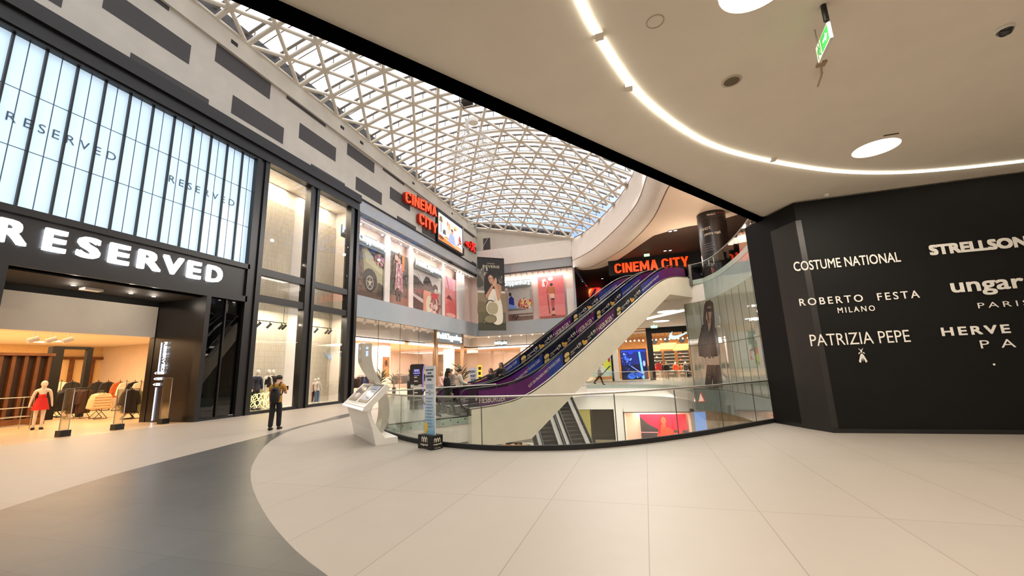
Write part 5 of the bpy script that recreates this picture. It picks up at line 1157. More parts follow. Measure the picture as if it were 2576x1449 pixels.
# ---------------------------------------------------------------- figures: people and shop mannequins
def skin(nodes, edges, sub=1):
    me = bpy.data.meshes.new('body'); me.from_pydata([n[0] for n in nodes], edges, [])
    o = bpy.data.objects.new('body', me); COL.objects.link(o)
    sm = o.modifiers.new('skin', 'SKIN'); sm.use_smooth_shade = True
    for i, n in enumerate(nodes):
        d = me.skin_vertices[0].data[i]; d.radius = (n[1], n[1] if len(n) < 3 else n[2]); d.use_root = (i == 0)
    if sub: o.modifiers.new('sub', 'SUBSURF').levels = sub
    dg = bpy.context.evaluated_depsgraph_get(); ev = o.evaluated_get(dg); m2 = ev.to_mesh()
    vs = [tuple(v.co) for v in m2.vertices]; fs = [tuple(p.vertices) for p in m2.polygons]
    ev.to_mesh_clear(); bpy.data.objects.remove(o); bpy.data.meshes.remove(me)
    return vs, fs
def figure(name, pos, heading, H, pose, wear, label, cat, group=None, skin_m=None, hair=None, fingers=True, base=0.0):
    """body skeleton posed in metres (x right, y ahead) at 1.75 m, scaled to H, turned to face heading degrees right of +Y"""
    k = H/1.75; h = radians(heading)
    def G(p): return (pos[0]+k*(p[0]*cos(h)+p[1]*sin(h)), pos[1]+k*(-p[0]*sin(h)+p[1]*cos(h)), pos[2]+base+k*(p[2]+dz))
    dz = 0
    J = {}
    ln = radians(pose.get('lean', 0)); 
    def tor(z, y=0): return W3(0, y+(z-.95)*sin(ln), .95+(z-.95)*cos(ln))
    J['pel'] = tor(.95); J['wai'] = tor(1.10); J['che'] = tor(1.30); J['shc'] = tor(1.42); J['nec'] = tor(1.50, .01)
    hd = radians(pose.get('nod', 0)); J['hd0'] = J['nec']+W3(0, .03*cos(hd)+.06*sin(hd), .06); J['hd1'] = J['nec']+W3(0, .03+.12*sin(hd), .15*cos(hd)); J['hd2'] = J['nec']+W3(0, .02+.2*sin(hd), .225*cos(hd))
    for s, t in ((-1, 'L'), (1, 'R')):
        a, b = [radians(v) for v in pose.get('leg'+t, (0, 2))]
        hp = W3(.09*s, 0, .91); kn = hp+W3(.01*s, sin(a), -cos(a))*.43; an = kn+W3(0, sin(a-b), -cos(a-b))*.42
        ft = radians(pose.get('foot'+t, 0)); J['hip'+t], J['kne'+t], J['ank'+t] = hp, kn, an; J['hee'+t] = an+W3(0, -.05, -.05); J['toe'+t] = an+W3(.02*s, .17*cos(ft), -.05-.17*sin(ft))
        sw, ab, eb = [radians(v) for v in pose.get('arm'+t, (0, 8, 10))]
        sh = J['shc']+W3(.175*s, 0, -.01); d1 = W3(s*sin(ab), sin(sw)*cos(ab), -cos(sw)*cos(ab)); el_ = sh+d1*.29
        inw = pose.get('inw'+t, 0); d2 = W3(s*sin(ab)*.6-s*inw, sin(sw+eb), -cos(sw+eb)).normalized(); wr = el_+d2*.25
        J['sho'+t], J['elb'+t], J['wri'+t], J['han'+t] = sh, el_, wr, wr+d2*.09
        J['d2'+t] = d2
    dz = -min(min(J['toe'+t].z, J['hee'+t].z) for t in 'LR')+.012
    r = root(name, tuple(pos[:2])+(pos[2]+base,), label, cat, group)
    seq = [('pel', .125, .105), ('wai', .115, .09), ('che', .14, .10), ('shc', .11, .085), ('nec', .055, .055), ('hd0', .068, .075), ('hd1', .082, .098), ('hd2', .062, .072)]
    for t in 'LR':
        seq += [('hip'+t, .088, .09), ('kne'+t, .058, .06), ('ank'+t, .042, .042), ('toe'+t, .038, .03), ('sho'+t, .06, .06), ('elb'+t, .042, .042), ('wri'+t, .028, .030), ('han'+t, .034, .022)]
    ix = {n: i for i, (n, *_) in enumerate(seq)}
    ed = [('pel', 'wai'), ('wai', 'che'), ('che', 'shc'), ('shc', 'nec'), ('nec', 'hd0'), ('hd0', 'hd1'), ('hd1', 'hd2')]
    for t in 'LR': ed += [('pel', 'hip'+t), ('hip'+t, 'kne'+t), ('kne'+t, 'ank'+t), ('ank'+t, 'toe'+t), ('shc', 'sho'+t), ('sho'+t, 'elb'+t), ('elb'+t, 'wri'+t), ('wri'+t, 'han'+t)]
    def S(names, edges, grow=0.0, rad=None):
        i2 = {n: i for i, n in enumerate(names)}; rr = {n: (a, b) for n, a, b in seq}
        if rad: rr.update(rad)
        nodes = [(G(J[n]), (rr[n][0]+grow)*k, (rr[n][1]+grow)*k) for n in names]
        return skin(nodes, [(i2[a], i2[b]) for a, b in edges if a in i2 and b in i2])
    sk = skin_m or M_SKIN
    m = MB(); vs, fs = S([n for n, *_ in seq], ed); m.add(vs, fs, 0, True)
    if fingers:
        for s, t in ((-1, 'L'), (1, 'R')):
            hb = J['han'+t]; d = J['d2'+t]; sd = W3(0, 1, 0) if abs(d.y) < .7 else W3(0, 0, 1); sd = (sd-d*sd.dot(d)).normalized()
            cu = d.cross(sd).normalized()*(-s)
            for q, (o_, ln_) in enumerate(((-.030, .060), (-.010, .072), (.010, .068), (.029, .052))):
                p0 = hb+sd*o_; p1 = p0+(d+cu*.25).normalized()*ln_*.55; p2 = p1+(d*.7+cu*.7).normalized()*ln_*.5
                vs, fs = skin([(G(p0-d*.02), .009*k), (G(p0), .009*k), (G(p1), .008*k), (G(p2), .006*k)], [(0, 1), (1, 2), (2, 3)], 0); m.add(vs, fs, 0, True)
            p0 = J['wri'+t]+d*.03+sd*.02; p1 = p0+(d+sd*1.1).normalized()*.04; p2 = p1+(d+sd*.3).normalized()*.03
            vs, fs = skin([(G(p0), .011*k), (G(p1), .0095*k), (G(p2), .007*k)], [(0, 1), (1, 2)], 0); m.add(vs, fs, 0, True)
    hc = J['hd1']
    m.sph(G(hc+W3(0, .012, .0)), .080*k, .098*k, .122*k, 16); m.sph(G(hc+W3(0, .045, -.055)), .056*k, .058*k, .062*k, 10)
    nz_ = MB(); a0 = G(hc+W3(0, .085, .0)); b0 = G(hc+W3(0, .122, -.025)); m.tube([a0, b0], .008*k, 6, 0, r2=.016*k)
    for s in (-1, 1):
        e_ = G(hc+W3(s*.082, .0, -.005)); m.sph(e_, .014*k, .014*k, .032*k, 8)
    part(m, 'body', [sk], r)
    if skin_m is None:
        f = MB()
        for s in (-1, 1): f.sph(G(hc+W3(s*.033, .088, .012)), .012*k, .012*k, .008*k, 6)
        part(f, 'eyes', M_BLACKM, r)
        f = MB(); f.sph(G(hc+W3(0, .086, -.062)), .022*k, .022*k, .007*k, 8); part(f, 'mouth', mt('lips', (150, 84, 76), .5), r)
    if hair:
        hm, kind = hair; f = MB(); c = hc+W3(0, -.012, .035)
        f.sph(G(c), .098*k, .110*k, .088*k, 14)
        if kind == 'long':
            f.loft([[G(hc+W3(.105*cos(a), -.01+.1*sin(a), .06-.34*j/5)) for a in [pi*(1+q/10) for q in range(11)]] for j in range(6)])
            f.sph(G(hc+W3(0, -.07, -.10)), .10*k, .05*k, .2*k, 10)
        part(f, 'hair', hm, r)
    AR = ['shoL', 'elbL', 'wriL', 'shoR', 'elbR', 'wriR']
    for w in wear:
        ty, mat = w[0], w[1]
        f = MB()
        if ty in ('top', 'coat', 'jacket', 'vest', 'tee'):
            gr = {'top': .018, 'tee': .02, 'jacket': .035, 'coat': .045, 'vest': .02}[ty]
            J['_col'] = J['shc'].lerp(J['nec'], .62); nm = ['wai', 'pel', 'che', 'shc', '_col']; e2 = [('wai', 'pel'), ('wai', 'che'), ('che', 'shc'), ('shc', '_col')]
            J['_e0L'] = J['shoL'].lerp(J['elbL'], .75); J['_e0R'] = J['shoR'].lerp(J['elbR'], .75)
            sl = AR if ty != 'tee' else ['shoL', '_e0L', 'shoR', '_e0R']
            if ty == 'vest': sl = []
            rad = {'_col': (.052, .05), 'pel': (.152, .128), 'shc': (.12, .095), 'shoL': (.07, .07), 'shoR': (.07, .07), 'elbL': (.046, .046), 'elbR': (.046, .046), 'wriL': (.036, .036), 'wriR': (.036, .036), '_e0L': (.054, .054), '_e0R': (.054, .054)}
            e2 += [('shc', 'shoL'), ('shoL', sl[1] if sl else 'x'), ('shc', 'shoR'), ('shoR', sl[4] if len(sl) == 6 else (sl[3] if sl else 'x')), ('elbL', 'wriL'), ('elbR', 'wriR')]
            rr = {n: (a, b) for n, a, b in seq}; rr.update(rad)
            names = nm+sl; i2 = {n: i for i, n in enumerate(names)}
            vs, fs = skin([(G(J[n]), (rr[n][0]+gr)*k, (rr[n][1]+gr)*k) for n in names], [(i2[a], i2[b]) for a, b in e2 if a in i2 and b in i2]); f.add(vs, fs, 0, True)
            if ty in ('tee', 'top', 'jacket'):
                f.loft([[G(W3((.135+gr+.018*j/3)*cos(a), (.108+gr+.018*j/3)*sin(a)+(J['wai'].y)*.6, 1.10-.23*j/3)) for a in [2*pi*q/20 for q in range(21)]] for j in range(4)])
            if ty == 'coat':
                f.loft([[G(W3((.175+.03*j/4)*cos(a), (.15+.03*j/4)*sin(a)+.0, 1.0-.38*j/4)) for a in [2*pi*q/20 for q in range(21)]] for j in range(5)])
            part(f, {'top': 'shirt', 'tee': 'shirt', 'jacket': 'jacket', 'coat': 'coat', 'vest': 'vest'}[ty], mat, r)
        elif ty == 'trousers':
            J['_wst'] = J['pel'].lerp(J['wai'], .45); names = ['pel', '_wst']+[a+t for t in 'LR' for a in ('hip', 'kne', 'ank')]; i2 = {n: i for i, n in enumerate(names)}; wd_ = w[2] if len(w) > 2 else 0
            rr = {'_wst': (.138, .118), 'pel': (.148, .13), 'hipL': (.108, .112), 'hipR': (.108, .112), 'kneL': (.075+wd_, .075+wd_), 'kneR': (.075+wd_, .075+wd_), 'ankL': (.062+wd_, .066+wd_), 'ankR': (.062+wd_, .066+wd_)}
            e2 = [('pel', '_wst'), ('pel', 'hipL'), ('pel', 'hipR'), ('hipL', 'kneL'), ('hipR', 'kneR'), ('kneL', 'ankL'), ('kneR', 'ankR')]
            vs, fs = skin([(G(J[n]), rr[n][0]*k, rr[n][1]*k) for n in names], [(i2[a], i2[b]) for a, b in e2]); f.add(vs, fs, 0, True)
            part(f, 'trousers', mat, r)
        elif ty == 'shoes':
            for t in 'LR':
                f = MB(); vs, fs = skin([(G(J['hee'+t]+W3(0, -.0, .03)), .062*k, .064*k), (G(J['ank'+t].lerp(J['toe'+t], .5)+W3(0, 0, -.005)), .066*k, .052*k), (G(J['toe'+t]+W3(0, .045, .01)), .058*k, .040*k)], [(0, 1), (1, 2)]); f.add(vs, fs, 0, True)
                part(f, 'shoe', mat, r)
        elif ty == 'dress':
            vs, fs = S(['wai', 'che', 'pel'], [('wai', 'che'), ('wai', 'pel')], .022); f.add(vs, fs, 0, True)
            f.loft([[G(W3((.138+.10*j/5)*cos(a), (.112+.08*j/5)*sin(a), 1.13-.43*j/5)) for a in [2*pi*q/20 for q in range(21)]] for j in range(6)])
            for s in (-1, 1): f.tube([G(J['che']+W3(s*.07, .09, .06)), G(J['shc']+W3(s*.10, .03, .08)), G(J['che']+W3(s*.07, -.08, .06))], .008*k, 5)
            part(f, 'dress', mat, r)
        elif ty == 'hat':
            f.lathe([(.16*k, 0), (.15*k, .01*k), (.095*k, .015*k), (.09*k, .10*k), (.05*k, .12*k), (0, .12*k)], G(hc+W3(0, -.01, .07)), 16); part(f, 'hat', mat, r)
        elif ty == 'cap':
            f.sph(G(hc+W3(0, 0, .045)), .10*k, .11*k, .085*k, 12, half=True); part(f, 'cap', mat, r)
        elif ty == 'backpack':
            c = J['che']+W3(0, -.20, -.12)
            vs, fs = skin([(G(c+W3(0, .02, .20)), .11*k, .08*k), (G(c), .165*k, .12*k), (G(c+W3(0, 0, -.22)), .17*k, .125*k), (G(c+W3(0, .01, -.34)), .13*k, .09*k)], [(0, 1), (1, 2), (2, 3)]); f.add(vs, fs, 0, True)
            bp_ = part(f, 'backpack', mat, r)
            f = MB()
            for s in (-1, 1): f.tube([G(p) for p in smooth([tuple(J['shc']+W3(s*.09, -.13, -.02)), tuple(J['shc']+W3(s*.10, -.02, .09)), tuple(J['shc']+W3(s*.11, .10, -.02)), tuple(J['che']+W3(s*.13, .12, -.08)), tuple(J['wai']+W3(s*.15, -.02, .02)), tuple(J['wai']+W3(s*.13, -.13, .02))], 3)], .022*k, 6)
            part(f, 'strap', M_BLACKM, r)
            f = MB(); f.sph(G(c+W3(0, -.10, .12)), .10*k, .05*k, .04*k, 10); part(f, 'pocket', M_BLACK, r)
        elif ty == 'phone':
            a = J['hanR']; f.obox(G(a+W3(-.035, .03, -.02)), W3(*G(a+W3(.035, .03, -.02)))-W3(*G(a+W3(-.035, .03, -.02))), W3(*G(a+W3(-.035, .04, -.02)))-W3(*G(a+W3(-.035, .03, -.02))), W3(0, 0, .14*k)); part(f, 'phone', M_BLACK, r)
        elif ty == 'bag':
            a = J['han'+w[2]]; q = Vector(G(a)); f.box((q.x-.16, q.y-.08, q.z-.34), (q.x+.16, q.y+.08, q.z-.06)); f.tube([q+W3(-.1, 0, -.06), q+W3(0, 0, .02), q+W3(.1, 0, -.06)], .01, 5); part(f, 'bag', mat, r)
    return r
def fab(n, c): return mt('cloth_'+n, c, .85, var=.12, vs=9)
M_MANN = mt('mannequin_white', (236, 226, 212), .35, var=.02)
BLK, NAVY, GREY, CREAMC = fab('black', (24, 22, 24)), fab('navy', (34, 36, 48)), fab('grey', (120, 116, 110)), fab('cream', (216, 202, 184))
M_HEADM = M_MANN
WALK = dict(legL=(22, 6), legR=(-18, 16), footR=30, armL=(-18, 8, 12), armR=(20, 8, 20))
q = pz(690, 1081)
figure('person', tuple(q), -28, 1.75, dict(legL=(-6, 4), legR=(8, 6), lean=4, nod=28, armL=(8, 10, 18), armR=(18, 12, 92), inwR=.35), [('tee', fab('mustard', (176, 128, 46))), ('trousers', fab('black', (24, 22, 24)), .012), ('shoes', M_BLACKM), ('backpack', fab('pack', (30, 27, 25))), ('phone', M_BLACK)],
       'person in a mustard shirt and black backpack walking away, looking at a phone', 'person', hair=(M_HAIR, 'short'))
q = pz(1125, 1047)
figure('person', tuple(q), 58, 1.72, dict(legL=(26, 8), legR=(-22, 14), footR=30, armL=(-6, 8, 10), armR=(10, 8, 12), nod=8), [('coat', fab('black', (24, 22, 24))), ('trousers', fab('dark', (46, 44, 44))), ('shoes', M_BLACKM), ('hat', BLK)], 'person in a black coat and black brimmed hat striding behind the glass rail', 'person', hair=(M_HAIR, 'long'))
q = at(.03, 2.55, 0.02)
figure('person', tuple(q), 60, 1.74, dict(legL=(18, 6), legR=(-16, 12), footR=25, armL=(15, 8, 50), armR=(20, 8, 55), lean=5), [('jacket', fab('light', (206, 196, 180))), ('trousers', fab('charcoal', (58, 54, 54))), ('shoes', M_BLACKM)], 'person with short dark hair in a light jacket walking to the escalators', 'person', hair=(M_HAIR, 'short'))
def far(xp, yp, Y, head, H, wear, lab, pose=None, **k):
    q = py(xp, yp, Y); figure('person', (q.x, q.y, k.pop('z', 0)), head, H, pose or WALK, wear, lab, 'person', fingers=False, **k)
far(1110, 940, 21.5, 100, 1.66, [('jacket', fab('pink', (214, 170, 160))), ('trousers', GREY), ('shoes', M_BLACKM)], 'person in a pale pink jacket far behind the one with the brimmed hat', hair=(fab('blond', (176, 140, 96)), 'long'))
far(1136, 940, 22.5, 200, 1.78, [('jacket', GREY), ('trousers', BLK), ('shoes', M_BLACKM)], 'person in a grey top facing this way beyond the walking pair', hair=(M_HAIR, 'short'), pose=dict(armL=(5, 8, 20), armR=(5, 8, 20)))
p_ = at(1.5, 2.15, .03); figure('person', tuple(p_), 215, 1.70, dict(armL=(10, 10, 40), armR=(10, 10, 30)), [('coat', BLK), ('trousers', BLK), ('shoes', M_BLACKM)], 'person in a black coat standing lower on the farther escalator', 'person', hair=(fab('brown', (84, 60, 44)), 'long'), fingers=False)
p_ = at(2.05, 2.1, .24); figure('person', tuple(p_), 200, 1.74, dict(armL=(25, 10, 70), armR=(10, 12, 20), inwL=.2), [('coat', fab('brown_black', (36, 28, 26))), ('trousers', BLK), ('shoes', M_BLACKM)], 'person with long dark hair in a dark coat one step up on the farther escalator', 'person', hair=(M_HAIR, 'long'), fingers=False)
q = pz(1510, 968); figure('person', tuple(q), 80, 1.72, dict(WALK, legR=(-34, 14)), [('jacket', fab('greige', (170, 156, 148))), ('trousers', BLK), ('shoes', M_BLACKM), ('cap', BLK)], 'person in a light puffy jacket walking past the far sports shop', 'person', fingers=False, hair=(M_HAIR, 'short'))
q = py(1679, 950, 49.0); figure('person', (q.x, q.y, 0), 170, 1.82, dict(), [('coat', BLK), ('trousers', BLK), ('shoes', M_BLACKM)], 'person all in black standing inside the far sports shop', 'person', fingers=False, hair=(M_HAIR, 'short'))

# shop mannequins
def mann(pos, head, H, wear, lab, grp, base=0.0, pose=None, hair=None):
    return figure('mannequin', pos, head, H, pose or dict(armL=(4, 12, 12), armR=(4, 12, 12), legL=(3, 2), legR=(-2, 2)), wear, lab, 'mannequin', grp, skin_m=M_MANN, fingers=False, base=base, hair=hair)
RED = mt('red_dress', (214, 34, 28), .6, var=.06)
q = pz(92, 1079, .02)
mann((q.x, q.y, 0), 112, 1.86, [('dress', RED), ('shoes', M_BLACKM)], 'white mannequin in a short red dress at the left shop entrance', 'shop mannequins', pose=dict(armL=(-4, 14, 8), armR=(-4, 14, 8), legL=(4, 2), legR=(-4, 2)))
for xp, yp, X, wear, lab in ((640, 1025, -18.75, [('jacket', fab('blackblue', (40, 42, 60))), ('trousers', BLK), ('shoes', M_BLACKM)], 'mannequin in a black and blue jacket at the left edge of the first display window'),
                             (668, 1020, -18.7, [('vest', fab('deepblack', (26, 22, 24))), ('trousers', CREAMC), ('shoes', M_WHITEM)], 'mannequin in a black zip top in the middle of the first display window'),
                             (679, 1020, -18.95, [('jacket', fab('plum', (52, 34, 36))), ('trousers', CREAMC), ('shoes', M_WHITEM)], 'mannequin in a dark plum top behind the one in black'),
                             (789, 1005, -18.8, [('top', fab('rosewhite', (206, 180, 170))), ('trousers', fab('wine', (96, 50, 50))), ('shoes', M_WHITEM)], 'mannequin in wine-red trousers at the left of the second display window'),
                             (797, 1000, -18.55, [('jacket', CREAMC), ('trousers', fab('denim', (96, 116, 136)), .03), ('shoes', M_WHITEM)], 'child-size mannequin in wide blue trousers in the second display window')):
    q = px(xp, yp, X); Hh = on({640: 640, 668: 672, 679: 680, 789: 790, 797: 799}[xp], {640: 928, 668: 928, 679: 928, 789: 953, 797: 951}[xp], (q.x, q.y, 0)).z-.12
    mann((q.x, q.y, 0), 90, min(1.95, max(1.2, Hh)), wear, lab, 'shop mannequins', base=.12)
# neon scribble low in the first display window
o = root('neon_sign', (-18.35, 15.9, .12), 'yellow neon handwriting low in the first tall display window', 'neon sign'); rr = random.Random(4)
M_NEONY = mt('yellow_neon', (255, 236, 130), .4, emit=3, var=0)
for ln_, (y0, y1, z) in enumerate(((15.65, 17.1, .75), (15.45, 17.2, .42))):
    pts = []
    for k in range(46): t_ = k/45; pts.append((-18.35, y0+(y1-y0)*t_+.10*sin(k*1.9), z+.14*sin(k*1.35)*(1 if k % 9 else 2)+.1*t_))
    part(MB().tube(smooth(pts, 3), .012, 5), 'neon_line', M_NEONY, o)
part(MB().cyl((-18.37, 15.6, .13), (-18.37, 15.6, .6), .01, n=5).cyl((-18.37, 17.0, .13), (-18.37, 17.0, .7), .01, n=5), 'stand', M_STEEL, o)

# ---------------------------------------------------------------- clothes on rails
def rail(name, A, B, h, lab, grp, low=True):
    A, B = W3(*A), W3(*B); r = root(name, tuple((A+B)/2), lab, 'clothes rack', grp)
    part(MB().tube([A+W3(0, 0, h), B+W3(0, 0, h)], .016, 6), 'rail', M_BLACK, r)
    d = (B-A).normalized(); n = W3(-d.y, d.x, 0)
    for P in (A, B):
        part(MB().tube([P+n*.24+W3(0, 0, .012), P+n*.24+W3(0, 0, .02), P+W3(0, 0, .35), P+W3(0, 0, h)], .014, 5).tube([P-n*.24+W3(0, 0, .012), P+n*.24+W3(0, 0, .012)], .014, 5).tube([P-n*.24+W3(0, 0, .012), P+W3(0, 0, .35)], .014, 5), 'leg', M_BLACK, r)
    return r
_gm = {}
def garment_mesh(col, L_=.72, puffy=False):
    k = (col, L_, puffy)
    if k in _gm: return _gm[k]
    m = MB(); hw = .25; out = [(-.05, -.06), (-hw+.03, -.12), (-hw-.04, -.30), (-hw-.08, -.62), (-hw-.0, -.66), (-hw+.04, -.40), (-hw+.03, -L_), (hw-.03, -L_), (hw-.04, -.40), (hw+.0, -.66), (hw+.08, -.62), (hw+.04, -.30), (hw-.03, -.12), (.05, -.06)]
    th = .09 if puffy else .05
    cx, cz = 0, -.38
    inner = [(cx+(x-cx)*.86, cz+(z-cz)*.92) for x, z in out]; n = len(out)
    R_ = [[(x, 0, z) for x, z in out], [(x, th, z) for x, z in inner], [(x, -th, z) for x, z in inner]]
    m.add(R_[0]+R_[1]+R_[2], [(i, (i+1) % n, n+(i+1) % n, n+i) for i in range(n)]+[(i, 2*n+i, 2*n+(i+1) % n, (i+1) % n) for i in range(n)]+[tuple(range(n, 2*n))[::-1], tuple(range(2*n, 3*n))])
    if puffy:
        for z in (-.2, -.3, -.4, -.5, -.6): m.tube([(-hw+.02, th*.9, z), (hw-.02, th*.9, z)], .035, 6); m.tube([(-hw+.02, -th*.9, z), (hw-.02, -th*.9, z)], .035, 6)
    m.tube([(-.12, 0, -.085), (0, 0, -.03), (.12, 0, -.085)], .008, 5, 1); m.tube([(0, 0, -.03), (0, 0, .0), (.02, 0, .02), (.0, 0, .035)], .006, 5, 1)
    o = m.build('jacket', [cm(col, .85), M_CHROME]); _gm[k] = o.data
    bpy.data.objects.remove(o); return _gm[k]
def hang(A, B, h, cols, grp, lab, L_=.72, puffy=(), turn=0):
    """one garment after another along a rail"""
    A, B = W3(*A), W3(*B); a = atan2(B.y-A.y, B.x-A.x)
    for i, (c, nm) in enumerate(cols):
        t_ = (i+.5)/len(cols); P = A.lerp(B, t_)
        o = bpy.data.objects.new('jacket', garment_mesh(c, L_, i in puffy)); COL.objects.link(o); o.location = (P.x, P.y, h-.012)
        o.rotation_euler = (0, 0, a+pi/2+.16*math.sin(i*2.3)+turn); tag(o, '%s %s' % (nm, lab), 'garment', grp)
DKC, BRN, CRM, TAN, GRN, ORG, STR = (28, 25, 26), (66, 44, 32), (220, 190, 150), (180, 126, 76), (128, 136, 96), (196, 96, 44), (226, 214, 196)
NM = {DKC: 'black jacket', BRN: 'brown jacket', CRM: 'cream padded jacket', TAN: 'tan jacket', GRN: 'sage green jacket', ORG: 'rust jacket', STR: 'off-white jumper'}
def cl(*a): return [(c, NM[c]) for c in a]
def vrack(xb, yb, yt, cols, where, scale=1.0, puffy=(), d=(-.86, .5), L_=.72, sp=.15, grp='clothes in the left shop'):
    """rack running away from the viewer so that the first garment shows its front"""
    A = pz(xb, yb); h = on(xb, yt, A).z; B = A+W3(d[0], d[1], 0)*(sp*len(cols)*scale)
    rail('clothes_rack', (A.x, A.y, 0), (B.x, B.y, 0), h, 'black steel clothes rack '+where, 'clothes racks')
    n0 = len(COL.objects); keep = set(COL.objects)
    hang((A.x, A.y, 0), (B.x, B.y, 0), h, cols, grp, 'on the rack '+where, L_, puffy)
    for o in set(COL.objects)-keep: o.scale = (scale,)*3
vrack(252, 1054, 984, cl(CRM, CRM, CRM, CRM, CRM), 'between the two acrylic gates', 1.3, (0, 1, 2, 3, 4), (-.95, .3), .66)
vrack(322, 1055, 976, cl(DKC, DKC, DKC), 'nearest the gloss black wall', 1.2, (), (-.9, .4), .95)
vrack(341, 1053, 978, cl(GRN, CRM, TAN, TAN), 'with sage and tan jackets by the gloss black wall', 1.2, (), (-.97, .1), .95)
vrack(212, 1052, 976, cl(BRN, BRN, BRN, BRN, DKC), 'with brown coats behind the acrylic gate', 1.25, (), (-.9, -.2), 1.0)
vrack(155, 1050, 982, cl(DKC, DKC, DKC, DKC), 'low between the two portal posts', 1.2, (), (-.9, .1), .9)
vrack(138, 1049, 984, cl(DKC, DKC, DKC), 'low beside the first portal post', 1.2, (), (-.9, .1), .9)
vrack(67, 1066, 962, cl(CRM, CRM, CRM, CRM, STR), 'behind the red dress mannequin', 1.35, (), (-.93, -.2), .95)
vrack(22, 1062, 966, cl(DKC, DKC, DKC, BRN), 'at the left edge of the photo', 1.3, (), (-.9, .2), .95)
for xb, cs_, wh in ((142, (STR, DKC), 'with a striped jumper on the back rail'), (170, (DKC, DKC), 'with the tagged black jacket at the back'), (236, (DKC, DKC), 'first along the back right of the portal'), (262, (DKC, STR), 'second along the back right of the portal'), (292, (ORG, ORG), 'with rust jackets at the back'), (309, (STR, DKC), 'fourth along the back right of the portal'), (330, (DKC, STR), 'fifth along the back, by the gloss black wall'), (346, (STR, DKC), 'last along the back, by the gloss black wall')):
    vrack(xb, 1033, 957, cl(*cs_), wh, 1.45, (), (-.86, .5), .72)

# left shop fittings
o = root('wood_screen', tuple(pz(60, 1062)), 'dark slatted wooden screen wall inside the left shop', 'screen')
qa, qb = px(4, 1050, -26.2), px(108, 1050, -26.2); zt_ = px(60, 888, -26.2).z
w_ = MB(); w_.box((-26.4, qa.y-1.5, 0), (-26.3, qb.y, zt_), 0); part(w_, 'back_board', mt('dark_walnut', (46, 27, 14), .5, var=.2, vs=3), o)
n_ = 7
for k in range(n_):
    y = qa.y-1.2+(qb.y-qa.y+1.0)*k/(n_-1); part(MB().box((-26.3, y, .3), (-26.12, y+.12, zt_-.1)), 'slat', mt('brown_slat', (98, 58, 28), .5, var=.2, vs=3), o)
part(MB().box((-26.3, qa.y-1.5, zt_-.12), (-26.05, qb.y, zt_)), 'top_rail', M_WOOD, o); part(MB().box((-26.3, qa.y-1.5, 0), (-26.05, qb.y, .3)), 'plinth', M_WOOD, o)
pa, pb_ = pz(109, 1057), pz(198, 1049); hz_ = on(140, 872, pa).z
o = root('portal_frame', tuple((pa+pb_)/2), 'square black portal frame inside the left shop', 'portal')
part(MB().box((pa.x-.2, pa.y-.2, 0), (pa.x+.2, pa.y+.25, hz_)), 'post', M_BLACKM, o); part(MB().box((pb_.x-.12, pb_.y-.12, 0), (pb_.x+.12, pb_.y+.12, hz_)), 'post', M_BLACKM, o)
u_ = (pb_-pa); part(MB().obox(W3(pa.x-.1, pa.y-.1, hz_-.12), u_, W3(.2, .1, 0), W3(0, 0, .14)), 'beam', M_BLACKM, o)
o = root('panel_wall', (-39, 18, 0), 'row of pale panels between brown battens on the back wall of the left shop', 'wall panel')
part(MB().box((-41.95, 10, 0), (-41.8, 22.2, 4.6)), 'board', mt('linen_panel', (240, 208, 156), .8, var=.04), o)
for k in range(9): part(MB().box((-41.8, 11.5+k*1.25, .4), (-41.6, 11.72+k*1.25, 3.6)), 'batten', M_WOOD, o)
part(MB().box((-41.8, 10, 3.6), (-41.55, 22.2, 3.8)), 'beam', M_WOOD, o)
k = 0
for xp, yp in ((110, 860), (150, 858), (270, 872), (300, 876), (280, 884), (345, 880), (200, 885), (360, 869), (240, 879), (320, 868)):
    q = pz(xp, yp, 4.6); 
    if not (-41 < q.x < -21.5 and -5 < q.y < 21.5): continue
    MB().box((q.x-.45, q.y-.3, 4.57), (q.x+.45, q.y+.3, 4.6)).build('ceiling_panel_light', mt('warm_panel', (255, 230, 180), .5, emit=2.2, var=0), label='flat square light in the warm ceiling of the left shop', cat='ceiling light', group='ceiling lights of the left shop')
    k += 1
for k, (xp, yp) in enumerate(((85, 852), (130, 853), (172, 853))):
    q = px(xp, yp, -21.6); o = root('shop_spotlight', tuple(q), 'white spotlight under the cream bulkhead of the left shop, %s from the left' % ['first', 'second', 'third'][k], 'spotlight', 'bulkhead spotlights')
    part(MB().cyl(q+W3(0, 0, .0), W3(q.x, q.y, 4.6), .02, n=6), 'stem', M_WHITEM, o); part(MB().cyl(q+W3(0, .12, .02), q+W3(0, -.16, -.10), .09, n=12), 'can', M_WHITEM, o)
for k, (xp, yp) in enumerate(((187, 706), (331, 727), (388, 735))):
    q = px(xp, yp, -19.4); q.z = 5.19; MB().lathe([(.07, 0), (.06, .005), (0, .006)], (q.x, q.y, 5.185), 12).build('recessed_spot', M_LAMP, label='small recessed spot in the black lobby ceiling, %s from the left' % ['first', 'second', 'third'][k], cat='spotlight', group='recessed lobby spots')
    point('lobby_spot', (q.x, q.y, 5.0), 6, WARM, .05)
q = px(233, 711, -19.6); MB().box((q.x-.18, q.y-.28, 5.12), (q.x+.18, q.y+.28, 5.2)).build('ceiling_unit', M_WHITEM, label='white rectangular unit on the black lobby ceiling', cat='ceiling unit')
for k, (xp, yp) in enumerate(((553, 752), (570, 754), (588, 757))):
    q = px(xp, yp, -18.3); q.z = 5.25; MB().lathe([(.05, 0), (.045, -.02), (0, -.025)], tuple(q), 10).build('recessed_spot', M_LAMP, label='small spot at the top of the dark glazed bay, %s of three' % ['first', 'second', 'third'][k], cat='spotlight', group='recessed bay spots')
